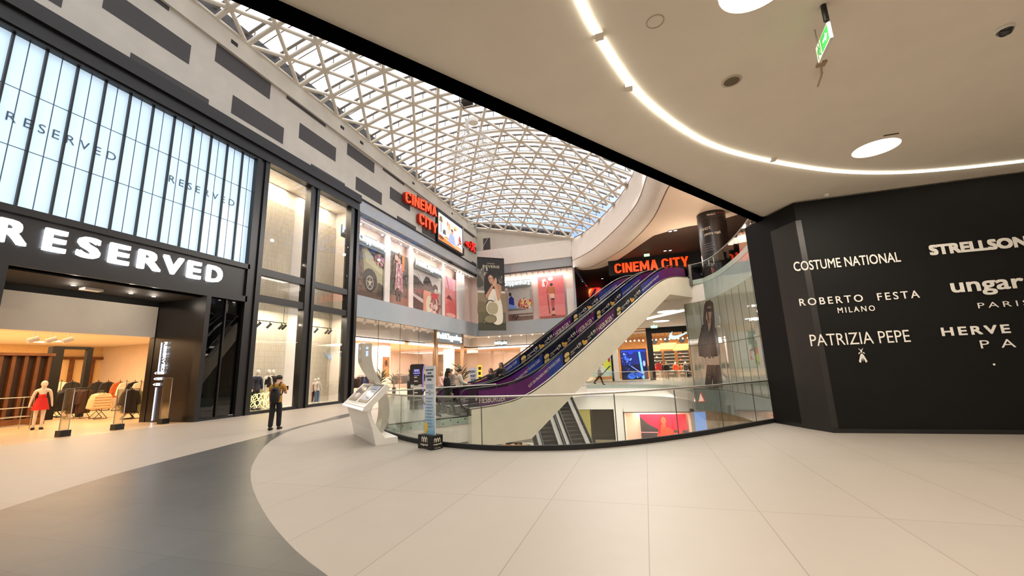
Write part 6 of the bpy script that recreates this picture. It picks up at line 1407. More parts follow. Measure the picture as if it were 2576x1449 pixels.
# vertical sign on the gloss black jamb
JY = 12.775
o = root('vertical_sign', (-19.6, JY, 1), 'upright white lit sign and light line on the gloss black wall of the left shop', 'sign')
def jy(x, y): return py(x, y, JY)
a, b = jy(407, 862), jy(399, 936); c, d = jy(389, 975), jy(385, 1055)
part(MB().tube([W3(a.x, JY, a.z), W3(a.x, JY, b.z)], .022, 6), 'light_line', mt('cool_led', (220, 228, 255), .4, emit=3, var=0), o); part(MB().tube([W3(a.x, JY, c.z), W3(a.x, JY, .06)], .022, 6), 'light_line', mt('cool_led', (220, 228, 255), .4, emit=3, var=0), o)
t = MB(); a2 = jy(424, 860); t.text('RESERVED', (a.x+.22, JY-.02, a2.z), (0, 0, -1), (1, 0, 0), a2.z-jy(413, 935).z, .17, 0, depth=.02, bold=.02); part(t, 'lettering', M_SIGNW, o)
t = MB(); zc = jy(400, 955).z
for k in range(3): t.text(['WOMAN', 'MAN', 'KIDS'][k], (a.x-.02, JY-.01, zc+.22-.24*k), (1, 0, 0), (0, 0, 1), .42-.08*k, .12, 0, bold=.02); t.poly([(a.x-.22, JY-.008, zc+.28-.24*k), (a.x-.09, JY-.008, zc+.34-.24*k), (a.x-.09, JY-.008, zc+.22-.24*k)])
part(t, 'floor_guide', M_SIGNW, o)
# acrylic gates
for k, (xp, yp, tx, ty, w_) in enumerate(((157, 1098, 176, 978, .5), (294, 1081, 312, 979, .5), (410, 1066, 424, 951, .42))):
    q = pz(xp, yp); h_ = max(1.3, on(tx, ty, q).z); nm = ['nearest the red dress mannequin', 'in the middle of the left shop entrance', 'beside the gloss black wall'][k]
    o = root('security_gate', tuple(q), 'clear acrylic security gate on a black foot, '+nm, 'security gate', 'security gates')
    part(MB().box((q.x-.14, q.y-.14, 0), (q.x+.14, q.y+.14, .2)), 'foot', M_BLACK, o)
    part(MB().box((q.x-.25, q.y-.012, .2), (q.x+.25, q.y+.012, h_)), 'acrylic_panel', GLASS, o)
    f = MB(); f.tube([(q.x-.25, q.y, .2), (q.x-.25, q.y, h_), (q.x+.25, q.y, h_), (q.x+.25, q.y, .2)], .012, 5); part(f, 'rim', M_STEEL, o)
# small rack frame and bag at the left edge
o = root('display_stand', tuple(pz(14, 1090, 0)), 'pale wire display stand at the left edge of the photo', 'display stand'); q = pz(14, 1084); f = MB()
for dx_ in (-.35, .35):
    for dy_ in (-.5, .5): f.tube([(q.x+dx_, q.y+dy_, 0), (q.x+dx_, q.y+dy_, 1.25)], .014, 5)
for z in (.15, .5, .85, 1.25): f.tube([(q.x-.35, q.y-.5, z), (q.x+.35, q.y-.5, z), (q.x+.35, q.y+.5, z), (q.x-.35, q.y+.5, z)], .012, 5, closed=True)
part(f, 'frame', M_STEEL, o)

# ---------------------------------------------------------------- ground floor of the grey banded store
zc_ = px(925, 860, -19.8).z
b = MB()
b.box((-29.2, 22.5, 0), (-29, 56, 4.3), 0); b.box((-29, 22.5, 0), (XL-.3, 22.6, 5.5), 0)
b.box((-29, 55.8, 0), (-6.5, 56, 4.3), 0); b.box((-6.6, YE+.3, 0), (-6.4, 56, 5.5), 0)
b.build('wall_fashion', M_PEACH, kind='structure', label='peach inner walls of the ground floor fashion store')
b = MB(); b.box((-29, 22.5, 4.3), (-19.6, 56, 4.4), 0); b.box((-19.6, YE+1.7, 4.3), (-6.5, 56, 4.4), 0)
b.box((-19.7, 22.5, 4.3), (-19.6, YE+1.8, 5.5), 1); b.box((-19.7, YE+1.7, 4.3), (-6.5, YE+1.8, 5.5), 1); b.box((-19.7, 22.5, 5.45), (XL-.3, YE+1.8, 5.5), 1); b.box((XL-.3, YE+.3, 5.45), (-6.5, YE+1.8, 5.5), 1)
b.build('ceiling_fashion', [mt('apricot_ceiling', (232, 184, 140), .8, var=.03), mt('pale_bulkhead', (206, 198, 190), .7, var=.03)], kind='structure', label='ceiling and pale bulkhead of the ground floor fashion store')
M_COVE = mt('cove_light', (255, 246, 232), .5, emit=3.2, var=0)
for y0, y1 in ((22.7, 31.0), (32.0, 43.2)):
    MB().box((-19.58, y0, 4.1), (-19.35, y1, 4.29)).build('cove_light', M_COVE, label='long white cove light inside the ground floor store, %s stretch' % ('nearer' if y0 < 25 else 'farther'), cat='cove light', group='cove lights of the ground floor store')
MB().box((-18.5, YE+1.4, 4.1), (-7, YE+1.65, 4.29)).build('cove_light', M_COVE, label='white cove light inside the store on the side facing the escalators', cat='cove light', group='cove lights of the ground floor store')
for y0, y1, x in ((23.2, 25.4, -24), (26.2, 27.6, -26)):
    MB().box((x-.3, y0, 4.2), (x, y1, 4.3)).build('cove_light', M_COVE, label='short white light line deep in the ground floor store, %s one' % ('nearer' if x > -25 else 'farther'), cat='cove light', group='cove lights of the ground floor store')
# glass front and bronze posts
g = MB(); g.box((XL-.05, 22.55, 0), (XL-.04, 36.6, 5.45)); g.box((XL-.05, 40.9, 0), (XL-.04, YE, 5.45)); g.build('window_8', GLASS_SHOP, kind='structure', label='glass front of the ground floor fashion store')
g = MB(); g.box((XL, YE+.08, 0), (-6.62, YE+.09, 5.5)); g.build('window_9', GLASS_SHOP, kind='structure', label='glass front of the fashion store facing the escalators')
j = MB()
for y in (25.3, 28.1, 30.9, 33.7): j.box((XL-.06, y-.012, 0), (XL-.03, y+.012, 5.45))
for x in (-15, -12.2, -9.4): j.box((x-.012, YE+.07, 0), (x+.012, YE+.1, 5.5))
j.build('trim_8', M_CHROME, kind='structure')
ya, yb = px(1097, 900, XL).y, px(1163, 900, XL).y
M_BRONZE = mt('bronze_post', (150, 122, 88), .3, .7, var=.08)
d = MB(); d.box((XL-.15, ya-.14, 0), (XL+.12, ya+.14, 5.45)); d.box((XL-.15, yb-.14, 0), (XL+.12, yb+.14, 5.45)); d.box((XL-.1, ya, 4.2), (XL+.1, yb, 4.32)); d.box((XL-1.2, ya, 4.3), (XL+.05, yb, 4.36))
d.build('door_2', M_BRONZE, kind='structure', label='bronze framed entrance portal of the ground floor fashion store')
for k, xp in enumerate((917, 945, 973, 989, 1017, 1043, 1057, 1078)):
    y = px(xp, 830, -18.2).y; o = root('shop_spotlight', (-18.2, y, 5.44), 'white spotlight under the grey band of the ground floor store', 'spotlight', 'spotlights under the grey band')
    part(MB().cyl((-18.2, y, 5.45), (-18.2, y, 5.3), .03, n=6), 'stem', M_WHITEM, o); part(MB().cyl((-18.15, y, 5.34), (-18.3, y, 5.12), .11, n=10), 'can', M_WHITEM, o)
for k in range(8):
    x = -16.8+k*1.3; o = root('shop_spotlight', (x, YE+.5, 5.44), 'small spotlight under the band facing the escalators', 'spotlight', 'spotlights under the return band')
    part(MB().cyl((x, YE+.5, 5.45), (x, YE+.5, 5.32), .03, n=6), 'stem', M_WHITEM, o); part(MB().lathe([(.09, .02), (.08, 0), (0, -.01)], (x, YE+.5, 5.32), 10), 'lens', M_LAMP, o)
# columns and pale wall panels
for x, y, w_, lab in ((-21.2, 27.4, 1.1, 'nearer broad pale column inside the ground floor store'), (-22.2, 31.2, 1.6, 'second broad pale column inside the ground floor store'), (-20.4, 41.6, .9, 'pale column close to the bronze entrance'), (-13.2, 47.5, 1.1, 'pale column behind the glass facing the escalators'), (-9.0, 48.6, 1.0, 'pale column near the end of the glass facing the escalators')):
    o = MB().box((x-w_/2, y-w_/2, 0), (x+w_/2, y+w_/2, 4.3)).build('column', mt('pink_white_column', (242, 216, 198), .6, var=.02), label=lab, cat='column', group='store columns')
    area('column_wash', (x+w_/2+.35, y-.2, 4.1), 26, (1, .86, .74), .25)
# racks of clothes
def xrail(x0, y0, x1, y1, h, cols, where, grp, **k):
    rail('clothes_rack', (x0, y0, 0), (x1, y1, 0), h, 'black clothes rack '+where, 'clothes racks'); hang((x0, y0, 0), (x1, y1, 0), h, cols, grp, 'on the rack '+where, **k)
xrail(-19.3, 23.2, -19.3, 25.2, 1.5, cl(CRM, CRM, DKC, DKC, BRN, DKC), 'by the black post behind the info kiosk', 'clothes in the ground floor store', puffy=(0, 1))
xrail(-20.1, 26.0, -20.1, 28.6, 1.6, cl(DKC, BRN, DKC, TAN, BRN, DKC, DKC), 'behind the info kiosk sign', 'clothes in the ground floor store')
xrail(-19.2, 29.2, -19.2, 32.0, 1.55, cl(BRN, TAN, BRN, DKC, DKC, BRN, TAN), 'left of the black planter', 'clothes in the ground floor store')
xrail(-19.5, 33.0, -19.5, 36.0, 1.6, cl(DKC, DKC, BRN, DKC, GRN, DKC, STR), 'behind the dark directory totem', 'clothes in the ground floor store')
xrail(-14.8, 46.4, -11.8, 46.4, 1.6, cl(DKC, GRN, GRN, DKC, STR, DKC, BRN), 'behind the glass facing the escalators', 'clothes in the ground floor store')
xrail(-11.2, 47.2, -8.2, 47.2, 1.6, cl(DKC, DKC, STR, DKC, BRN, DKC), 'near the end of the glass facing the escalators', 'clothes in the ground floor store')
b = MB(); b.box((-12.8, 50, 0), (-7.6, 50.1, 3.2), 0); b.box((-12.6, 49.96, .2), (-7.8, 50, 2.9), 1)
b.build('shop_shelving', [M_BLACK, mt('shelf_mix', (150, 116, 84), .7, var=.5, vs=5)], label='black framed shelving wall deep in the store facing the escalators', cat='shelving')
art((-19.9, 28.75, 1.4), (0, .9, 0), (0, 0, 1.6), (206, 130, 70), [((226, 170, 110), rc(.1, .1, .9, .5)), ((90, 60, 40), el(.5, .7, .2, .15))], 'wall_picture', label='orange picture on the pale column of the ground floor store', cat='picture')

# plants
def plant(q, hp, hl, lab, pot, nl=26, spread=.5, r0=.16):
    o = root('potted_plant', tuple(q), lab, 'plant', 'plants of the ground floor'); rr = random.Random(int(q[1]*10))
    q = Vector(q); part(MB().lathe([(0, .0), (r0*.75, 0), (r0, hp), (r0*.85, hp), (r0*.8, hp-.05), (0, hp-.05)], q, 16), 'pot', pot, o)
    st_ = MB()
    for k in range(3): st_.tube([q+W3(.03*k-.03, 0, hp-.1), q+W3(.06*k-.06+.05*rr.random(), .05*rr.random(), hp+hl*.55)], .014, 5)
    part(st_, 'stem', mt('plant_stem', (96, 78, 54), .8), o)
    lf = MB()
    for k in range(nl):
        a = rr.random()*2*pi; z0 = hp+hl*(.2+.5*rr.random()); l = hl*(.35+.3*rr.random()); t_ = .4+rr.random()*.9; p0 = q+W3(0, 0, z0); d = W3(cos(a)*sin(t_)*spread*2, sin(a)*sin(t_)*spread*2, cos(t_)).normalized()
        sd = W3(-sin(a), cos(a), 0)*.028*(1+hl*.4); p1 = p0+d*l*.55; p2 = p0+d*l+W3(0, 0, -.12*l)
        lf.add([p0, p1+sd, p2, p1-sd], [(0, 1, 2), (0, 2, 3)])
    part(lf, 'leaves', M_LEAF, o)
q = pz(1031, 1006); plant(q, 1.15, .75, 'slim black planter with spiky leaves left of the dark directory totem', M_BLACKM, 22, .3, .2)
q = pz(1162, 1005); plant(q, .7, 1.5, 'tall spiky palm behind the person in the light jacket', M_BLACKM, 34, .5)
q = px(957, 985, -18.9); plant((q.x, q.y, 0), .6, 1.5, 'feathery palm behind the glass, right of the info kiosk sign', M_BLACKM, 40, .6)
q = px(974, 985, -18.8); q.y += .9; plant((q.x, q.y, 0), .6, 1.3, 'smaller feathery palm behind the glass beside the taller one', M_BLACKM, 34, .6)

# ---------------------------------------------------------------- info kiosk
KP = W3(-6.22, 8.78, 0); KW = W3(.756, -.655, 0); KD = W3(.655, .756, 0); KL = 2.5
def kp(d, z, w=0): return KP+KD*d+W3(0, 0, z)-KW*w
ki = root('info_kiosk', tuple(KP), 'white information kiosk with two slanted screens and an S-shaped sign post', 'information kiosk')
body = [(0, 0), (.52, 0), (.52, .15), (.21, .15), (.05, .36), (-.09, .62), (-.13, .78), (-.09, .90), (.0, 1.02), (-.10, 1.02), (-.24, .84), (-.20, .70), (-.08, .35)]
part(MB().ext([kp(d, z) for d, z in body], -KW*KL), 'body', M_WHITE, ki)
slab = [(-.34, .82), (-.30, .90), (-.26, .93), (.21, 1.40), (.31, 1.33), (.28, 1.27), (.0, 1.0), (-.22, .80)]
part(MB().ext([kp(d, z, -.03) for d, z in slab], -KW*(KL+.06)), 'console', M_WHITE, ki)
part(MB().ext([kp(d, z, -.02) for d, z in ((-.345, .835), (-.315, .88), (-.31, .87), (-.34, .825))], -KW*(KL+.04)), 'front_light', mt('console_light', (255, 246, 220), .4, emit=1.6, var=0), ki)
sd = (W3(0, 0, 0)+KD*.707+W3(0, 0, .707)); nn = (KD*-.707+W3(0, 0, .707))
for k, (w0, w1) in enumerate(((.12, 1.12), (1.38, 2.38))):
    O_ = kp(-.215, .975, w0)+nn*.004
    b = MB(); b.obox(O_, -KW*(w1-w0), sd*.585, nn*.004); bz = part(b, 'screen_bezel', mt('bronze_bezel', (96, 84, 70), .3, var=.03), ki)
    dsp = MB(); X_ = -KW*(w1-w0)
    dsp.add([O_+X_*u+sd*.585*v+nn*.006 for u, v in rc(.07, .14, .93, .90)], [(0, 1, 2, 3)], 0)
    rr = random.Random(k)
    if k == 0:
        for v, l0, l1 in ((.82, .3, .7), (.72, .25, .75), (.68, .2, .8), (.58, .25, .6), (.5, .25, .7), (.44, .25, .55), (.36, .2, .5), (.26, .2, .6), (.2, .2, .45)):
            dsp.add([O_+X_*u+sd*.585*w_+nn*.007 for u, w_ in rc(l0, v, l1, v+.025)], [(0, 1, 2, 3)], 1)
    else:
        dsp.add([O_+X_*u+sd*.585*w_+nn*.007 for u, w_ in rc(.07, .14, .93, .42)], [(0, 1, 2, 3)], 2); dsp.add([O_+X_*u+sd*.585*w_+nn*.0075 for u, w_ in el(.45, .34, .15, .12)], [tuple(range(14))], 3)
    part(dsp, 'display', [mt('screen_glow_%d' % k, (170, 176, 186) if k == 0 else (96, 90, 92), .1, emit=.35, var=.1, vs=2), M_DARKG, mt('screen_dim', (150, 140, 136), .2, emit=.2), mt('screen_pale', (206, 196, 190), .2, emit=.25)], ki)
pole = [(.34, .15), (.42, .15), (.51, .32), (.585, .59), (.56, .92), (.49, 1.13), (.36, 1.39), (.18, 1.73), (.115, 1.92), (.08, 2.15), (.08, 2.45), (.06, 2.47), (-.15, 2.47), (-.17, 2.45), (-.17, 2.05), (-.13, 1.92), (-.02, 1.72), (.19, 1.42), (.37, 1.06), (.41, .80), (.40, .55), (.34, .24)]
pp = smooth(pole+[pole[0]], 4)[:-1]
part(MB().ext([kp(d, z, 1.0) for d, z in pp], -KW*.5), 'sign_post', mt('satin_silver', (206, 202, 190), .22, .25, var=.02), ki)
t = MB(); 
def ki_(d, z): return kp(d, z, .995)
t.poly([ki_(d, z) for d, z in rc(-.075, 1.88+.25, -.015, 2.13+.14)], 0); t.poly([ki_(-.045+.035*cos(a), 2.345+.035*sin(a)) for a in [2*pi*k/14 for k in range(14)]], 0)
for w_ in (1.25,):
    t.poly([kp(-.173, z, w_+u) for u, z in rc(-.05, 2.12, .05, 2.28)], 0); t.poly([kp(-.173, 2.345+.035*sin(a), w_+.05*cos(a)) for a in [2*pi*k/14 for k in range(14)]], 0)
part(t, 'letter', mt('blue_white_glow', (170, 196, 240), .4, emit=.9, var=0), ki)

# ---------------------------------------------------------------- conduct rules totem by the balustrade
A, B, C_ = W3(-5.01, 8.63, 0), W3(-4.54, 8.39, 0), W3(-4.42, 8.68, 0); D_ = A+(C_-B)
to = root('info_totem', tuple((A+C_)/2), 'light blue upright notice board standing in a black printed box by the rail', 'notice stand')
part(MB().ext([A, B, C_, D_], (0, 0, .29)), 'base_box', M_BLACKM, to)
mid = (A+C_)/2; hx = (B-A).normalized(); hn = W3(hx.y, -hx.x, 0)
m, = (bpy.data.materials.new('totem_blue_gradient'),); m.use_nodes = True; t_ = m.node_tree; bb_ = t_.nodes['Principled BSDF']; gg = nd(t_, 'ShaderNodeNewGeometry'); ss = nd(t_, 'ShaderNodeSeparateXYZ'); mr = nd(t_, 'ShaderNodeMapRange'); rp2 = nd(t_, 'ShaderNodeValToRGB')
mr.inputs['From Min'].default_value = .3; mr.inputs['From Max'].default_value = 1.8
rp2.color_ramp.elements[0].color = L((126, 176, 206)); rp2.color_ramp.elements[1].color = L((206, 214, 222)); rp2.color_ramp.elements[1].position = .62
t_.links.new(gg.outputs['Position'], ss.inputs[0]); t_.links.new(ss.outputs['Z'], mr.inputs['Value']); t_.links.new(mr.outputs[0], rp2.inputs[0]); t_.links.new(rp2.outputs[0], bb_.inputs['Base Color']); bb_.inputs['Roughness'].default_value = .5
O_ = mid-hx*.18+W3(0, 0, .27)+hn*.02; PW = .36; PH = 1.52
bd = MB(); bd.obox(O_-hn*.02, hx*PW, -hn*.02, W3(0, 0, PH), 1); bd.obox(O_-hn*.02, hx*PW, hn*.02, W3(0, 0, PH), 0); part(bd, 'board', [m, M_WHITEM], to)
t = MB(); M_INK = mt('navy_ink', (40, 52, 70), .6, var=.02); M_INK2 = mt('soft_blue_ink', (96, 126, 150), .6, var=.02); M_YEL = mt('yellow_tag', (230, 190, 40), .5, var=.03)
for k, s_ in enumerate(('REGULI DE CONDUITĂ', 'ÎN INCINTA', 'CENTRULUI COMERCIAL', 'MEGA MALL')):
    w_ = (.30, .16, .31, .17)[k]; t.text(s_, O_+hx*(PW-w_)/2+W3(0, 0, PH-.10-.075*k), hx, (0, 0, 1), w_, .045, 0, bold=.02)
def bar(u0, u1, v, h_, mi): t.poly([O_+hx*a*PW+W3(0, 0, b_)+hn*.003 for a, b_ in rc(u0, v, u1, v+h_)], mi)
for k in range(4): bar(.08+.04*(k % 2), .92-.05*(k % 3), PH-.42-.026*k, .010, 1)
bar(.05, .36, PH-.60, .014, 0); bar(.64, .95, PH-.585, .008, 1); bar(.64, .95, PH-.61, .008, 1)
ring = MB(); c_ = O_+hx*PW*.5+W3(0, 0, PH-.59)+hn*.004; t.tube([c_+hx*.035*cos(a)+W3(0, 0, .05*sin(a)) for a in [2*pi*k/20 for k in range(20)]], .004, 4, 0, closed=True)
for k in range(10):
    v = PH-.72-.068*k; t.poly([O_+hx*(.05*PW+.014*cos(a))+W3(0, 0, v+.014*sin(a))+hn*.003 for a in [2*pi*q/10 for q in range(10)]], 1); bar(.16, .9-.06*(k % 3), v+.006, .010, 1); bar(.16, .8-.1*(k % 2), v-.014, .010, 1)
t.poly([O_+hx*u*PW+W3(0, 0, v)+hn*.004 for u, v in ((0, .03), (.18, .03), (.30, .12), (.32, .22), (.26, .27), (.02, .27))], 2); bar(.06, .24, .22, .035, 0); bar(.05, .25, .185, .014, 0)
part(t, 'print', [M_INK, M_INK2, M_YEL], to)
def logo(O, X, w_):
    g_ = MB(); X = Vector(X).normalized(); N = X.cross(W3(0, 0, 1))
    def P(u, v): return O+X*u*w_+W3(0, 0, v*w_)+N*.003
    for k in range(3):
        cx = .22+.28*k; o_ = [(cx-.16+.03*(1-k), 0), (cx-.12, .30), (cx, .44), (cx+.12, .30), (cx+.16+.03*(1-k), 0), (cx+.08, 0), (cx+.05, .26), (cx, .32), (cx-.05, .26), (cx-.08, 0)]
        g_.poly([P(u, v) for u, v in o_])
    g_.text('megamall', P(0, -.30), X, (0, 0, 1), w_, w_*.22, 0, bold=.02); g_.text('Think Up Now', P(.12, -.62), X, (0, 0, 1), w_*.78, w_*.16, 0, shear=.2)
    return g_
part(logo(A+(B-A)*.22+W3(0, 0, .15), B-A, .28), 'logo', M_PRW, to); part(logo(B+(C_-B)*.14+W3(0, 0, .15), C_-B, .22), 'logo', M_PRW, to)

# ---------------------------------------------------------------- directory totem, small notice, far things on the walkway
q = pz(1049, 1030); h_ = on(1049, 916, q).z
di = root('directory_totem', tuple(q), 'tall dark directory totem with a violet light edge behind the rail', 'directory')
dx_ = W3(cos(radians(20)), sin(radians(20)), 0); dn = W3(dx_.y, -dx_.x, 0)
a_ = q-dx_*.34
pr = [(0, 0), (.66, 0), (.60, .35), (.60, h_-.35), (.66, h_-.04), (.60, h_), (.06, h_), (0, h_-.06)]
part(MB().ext([a_+dx_*u+W3(0, 0, z) for u, z in pr], -dn*.3), 'body', mt('totem_brown_black', (44, 38, 36), .3, var=.06), di)
e_ = MB(); e_.tube([a_+dx_*.665+W3(0, 0, .02), a_+dx_*.605+W3(0, 0, .35), a_+dx_*.605+W3(0, 0, h_-.35), a_+dx_*.665+W3(0, 0, h_-.04)], .014, 5); part(e_, 'light_edge', mt('violet_glow', (140, 120, 255), .4, emit=1.6, var=0), di)
s_ = MB()
for k in range(6):
    z = .45+k*(h_-1.0)/6; 
    if k == 3: s_.obox(a_+dx_*.04+W3(0, 0, z)+dn*.01, dx_*.52, dn*.01, W3(0, 0, (h_-1.0)/6-.03), 1)
    else: s_.obox(a_+dx_*.04+W3(0, 0, z)+dn*.01, dx_*.52, dn*.01, W3(0, 0, (h_-1.0)/6-.03), 0)
    s_.obox(a_+dx_*.2+W3(0, 0, z+.10)+dn*.02, dx_*(.2-.03*(k % 3)), dn*.004, W3(0, 0, .05), 2 if k != 3 else 3)
part(s_, 'sign_plate', [mt('plate_dark', (58, 50, 46), .3), mt('plate_pale', (206, 200, 184), .4), M_PRW, M_DARKG], di)
part(logo(a_+dx_*.16+W3(0, 0, h_-.36)+dn*.012, dx_, .3), 'logo', mt('violet_logo', (170, 160, 255), .4, emit=1.0, var=0), di)
q = pz(1191, 1000); h_ = on(1191, 925, q).z; no = root('notice_stand', tuple(q), 'narrow pale notice board with bold capitals beside the escalator foot', 'notice stand')
part(MB().box((q.x-.28, q.y-.02, .1), (q.x+.28, q.y+.02, h_)), 'board', mt('pale_violet_board', (206, 204, 214), .5, var=.04), no); part(MB().box((q.x-.3, q.y-.15, 0), (q.x+.3, q.y+.15, .1)), 'foot', M_WHITEM, no)
t = MB()
for k, s_ in enumerate(('JUST', 'WAIT', 'FOR', 'IT')): t.text(s_, (q.x-.19+(.06 if k > 1 else 0), q.y-.022, h_-.36-.24*k), (1, 0, 0), (0, 0, 1), .38-(.12 if k == 3 else .06 if k == 2 else 0), .17, 0, bold=.03)
part(t, 'print', M_INK, no)
q = py(1207, 930, 40); o = root('sale_board', (q.x, 40, 0), 'small yellow board with dark letters beyond the escalator foot', 'sign')
part(MB().box((q.x-.25, 39.98, .2), (q.x+.25, 40.02, 2.2)), 'board', mt('yellow_board', (226, 206, 60), .5), o); t = MB(); [t.box((q.x-.16, 39.97, 1.72-.5*k), (q.x+.16-.06*(k % 2), 39.98, 2.02-.5*k)) for k in range(3)]; part(t, 'print', M_BLACKM, o)
part(MB().box((q.x-.3, 39.9, 0), (q.x+.3, 40.1, .2)), 'foot', M_BLACKM, o)
A, B = at(-2.2, -.6, 0), at(-1.6, 3.9, 0)
o = root('barrier_rail', tuple(at(-1.9, 3.6, 0)), 'steel barrier rail at the foot of the escalators', 'barrier')
part(MB().tube([at(-1.6, 3.6, 0), at(-1.6, 3.6, 1.0), at(.4, 3.6, 1.0), at(.4, 3.6, 0)], .022, 6).tube([at(-1.6, 3.6, .5), at(.4, 3.6, .5)], .016, 6), 'rail', M_STEEL, o)

# ---------------------------------------------------------------- sports shop at the far end of the walkway
YN = 47.0
b = MB(); b.box((-6.4, 56, 0), (9, 56.2, 5.5), 0); b.box((-3.3, YN, 0), (-2.75, YN+.5, 5.5), 1); b.box((5.4, YN, 0), (5.6, 56, 5.5), 1); b.box((-6.5, YN, 0), (-6.3, 56, 5.5), 1)
b.build('wall_sport', [mt('amber_wood_wall', (206, 146, 84), .6, var=.12, vs=1.5), M_CREAM], kind='structure', label='warm timber back wall and cream column of the sports shop')
b = MB(); b.box((-2.75, YN, 5.42), (6, YN+.4, 5.5)); 
for k in range(5): b.box((-2.6, YN+1.2+k*1.6, 5.1-.0*k), (5.4, YN+1.5+k*1.6, 5.4))
b.build('ceiling_sport', M_WOODL, kind='structure', label='timber beams in the sports shop ceiling')
b = MB(); b.box((.4, YN-.1, 0), (.98, YN+.35, 4.9)); b.box((.4, YN-.1, 4.9), (5.6, YN+.35, 5.5)); b.box((-3.5, YN-.05, 0), (-3.3, YN+.1, 3.9)); b.build('door_3', M_BLACKM, kind='structure', label='black entrance portal of the sports shop')
g = MB(); g.box((-2.75, YN, 0), (.4, YN+.012, 5.4)); g.box((-6.3, YN, .1), (-3.5, YN+.012, 5.4)); g.build('window_10', GLASS_SHOP, kind='structure', label='glass front of the sports shop')
ls2 = root('led_screen', (-1.1, YN+.4, 0), 'large blue screen showing a hand on a glowing stick in the sports shop window', 'screen')
part(MB().box((-2.5, YN+.35, .08), (.25, YN+.55, 3.35)), 'housing', M_BLACK, ls2)
bs = [((24, 40, 120), rc(0, .5, 1, 1)), ((110, 200, 250), [(.70, 1), (.77, 1), (.87, 0), (.78, 0)]), ((60, 120, 240), el(.36, .1, .16, .1)), ((40, 80, 200), el(.16, .78, .06, .12)), ((60, 110, 240), el(.25, .68, .1, .05)), ((36, 70, 220), el(.4, .92, .1, .06)), ((130, 160, 250), [(.36, .44), (.38, .46), (.84, .16), (.82, .13)]), ((180, 180, 220), el(.9, .52, .05, .1)), ((50, 90, 200), el(.55, .14, .3, .08)), ((30, 60, 190), rc(.0, .93, 1, 1))]+blobs(rnd, .2, .6, .2, .35, 26, [(70, 120, 240), (30, 50, 140), (150, 190, 255), (14, 18, 50)], .01, .035)+blobs(rnd, .6, .15, .35, .12, 22, [(60, 110, 200), (30, 50, 100), (120, 170, 220)], .015, .04)
art((-2.42, YN+.34, .15), (2.6, 0, 0), (0, 0, 3.1), (16, 22, 62), bs, 'display', ls2, .3, .9)
bw = [((236, 240, 226), rc(0, .3, 1, 1)), ((90, 130, 110), rc(.4, .5, 1, 1)), ((236, 110, 60), el(.72, .45, .16, .18)), ((206, 60, 50), [(.5, .3), (.95, .28), (.7, .5)]), ((226, 232, 80), el(.86, .3, .2, .14)), ((180, 60, 60), el(.9, .5, .05, .14)), ((250, 250, 240), el(.6, .62, .1, .08)), ((70, 90, 80), [(.5, .02), (.55, .02), (.95, .26), (.9, .28)])]+blobs(rnd, .7, .8, .3, .2, 30, [(60, 110, 90), (150, 190, 160), (30, 70, 50), (240, 246, 230)], .02, .06)
art((-6.2, YN+.5, .5), (2.7, 0, 0), (0, 0, 4.2), (214, 226, 206), bw, 'window_poster', label='pale green poster with orange and yellow shapes left of the blue screen', cat='poster', emit=.35)
sw = root('store_sign', (3.7, YN-.2, 4.3), 'pale blue lit tick mark sign over the sports shop entrance', 'sign')
S_ = smooth([(1, .55), (.38, .07), (.22, .0), (.07, .05), (.015, .20), (.07, .38), (.19, .56)], 4)[:-1]+smooth([(.19, .56), (.145, .40), (.16, .28), (.27, .24), (.45, .29), (1, .55)], 4)[:-1]
part(MB().ext([(2.65+u*2.35, YN-.25, 4.15+v*1.5) for u, v in S_], (0, .08, 0)), 'emblem', mt('ice_blue_sign', (176, 228, 250), .4, emit=1.3, var=0), sw)
part(MB().box((2.9, YN-.17, 4.3), (3.2, YN-.1, 4.4)).box((4.0, YN-.17, 4.6), (4.2, YN-.1, 4.95)), 'bracket', M_BLACK, sw)
xw = root('store_sign', (-18.2, 20.3, 3.9), 'small tick mark sign on the back wall of the second display window', 'sign')
qa, qb = px(813, 885, -19.38), px(833, 900, -19.38)
part(MB().ext([(-19.36, qa.y+(1-u)*.0+u*(qb.y-qa.y), qb.z-.1+v*.8) for u, v in [(1-a, b_) for a, b_ in S_]], (.03, 0, 0)), 'emblem', mt('blue_grey_sign', (120, 160, 206), .4, emit=.5, var=0), xw)
for k in range(16):
    x = -2.3+.47*k; o = root('ceiling_spotlight', (x, 49.4+.3*(k % 3), 4.4), 'bright spotlight in the long row inside the sports shop', 'spotlight', 'spotlights in the sports shop')
    part(MB().cyl((x, 49.4+.3*(k % 3), 4.4), (x, 49.4+.3*(k % 3), 5.1), .02, n=5), 'stem', M_BLACK, o); part(MB().sph((x, 49.3+.3*(k % 3), 4.35), .09, n=8), 'lens', M_LAMP, o)
for k, x in enumerate((1.5, 3.0, 4.6)):
    o = root('shoe_wall', (x, 55.5, 0), 'lit shoe shelf wall in the sports shop, %s from the portal post' % ['first', 'second', 'third'][k], 'shelving', 'shoe shelf walls')
    part(MB().box((x-.6, 55.6, 0), (x+.6, 55.7, 3.2)), 'back_board', M_DARKG, o); s_ = MB()
    for j in range(7): s_.box((x-.6, 55.2, .4+j*.4), (x+.6, 55.6, .43+j*.4))
    part(s_, 'shelf', mt('lit_shelf', (255, 236, 206), .5, emit=.8, var=0), o)
for k in range(21):
    x = [1.5, 3.0, 4.6][k % 3]-.35+.35*(k % 2); z = .43+.4*(k//3); m = MB(); m.sph((x, 55.3, z+.06), .14, .06, .06, 8); m.sph((x-.05, 55.3, z+.11), .07, .05, .06, 8)
    m.build('sports_shoe', cm([(240, 240, 236), (40, 40, 44), (226, 90, 50)][k % 3], .6), label='sports shoe on a lit shelf at the back of the sports shop', cat='shoe', group='shoes on the sports shop shelves')
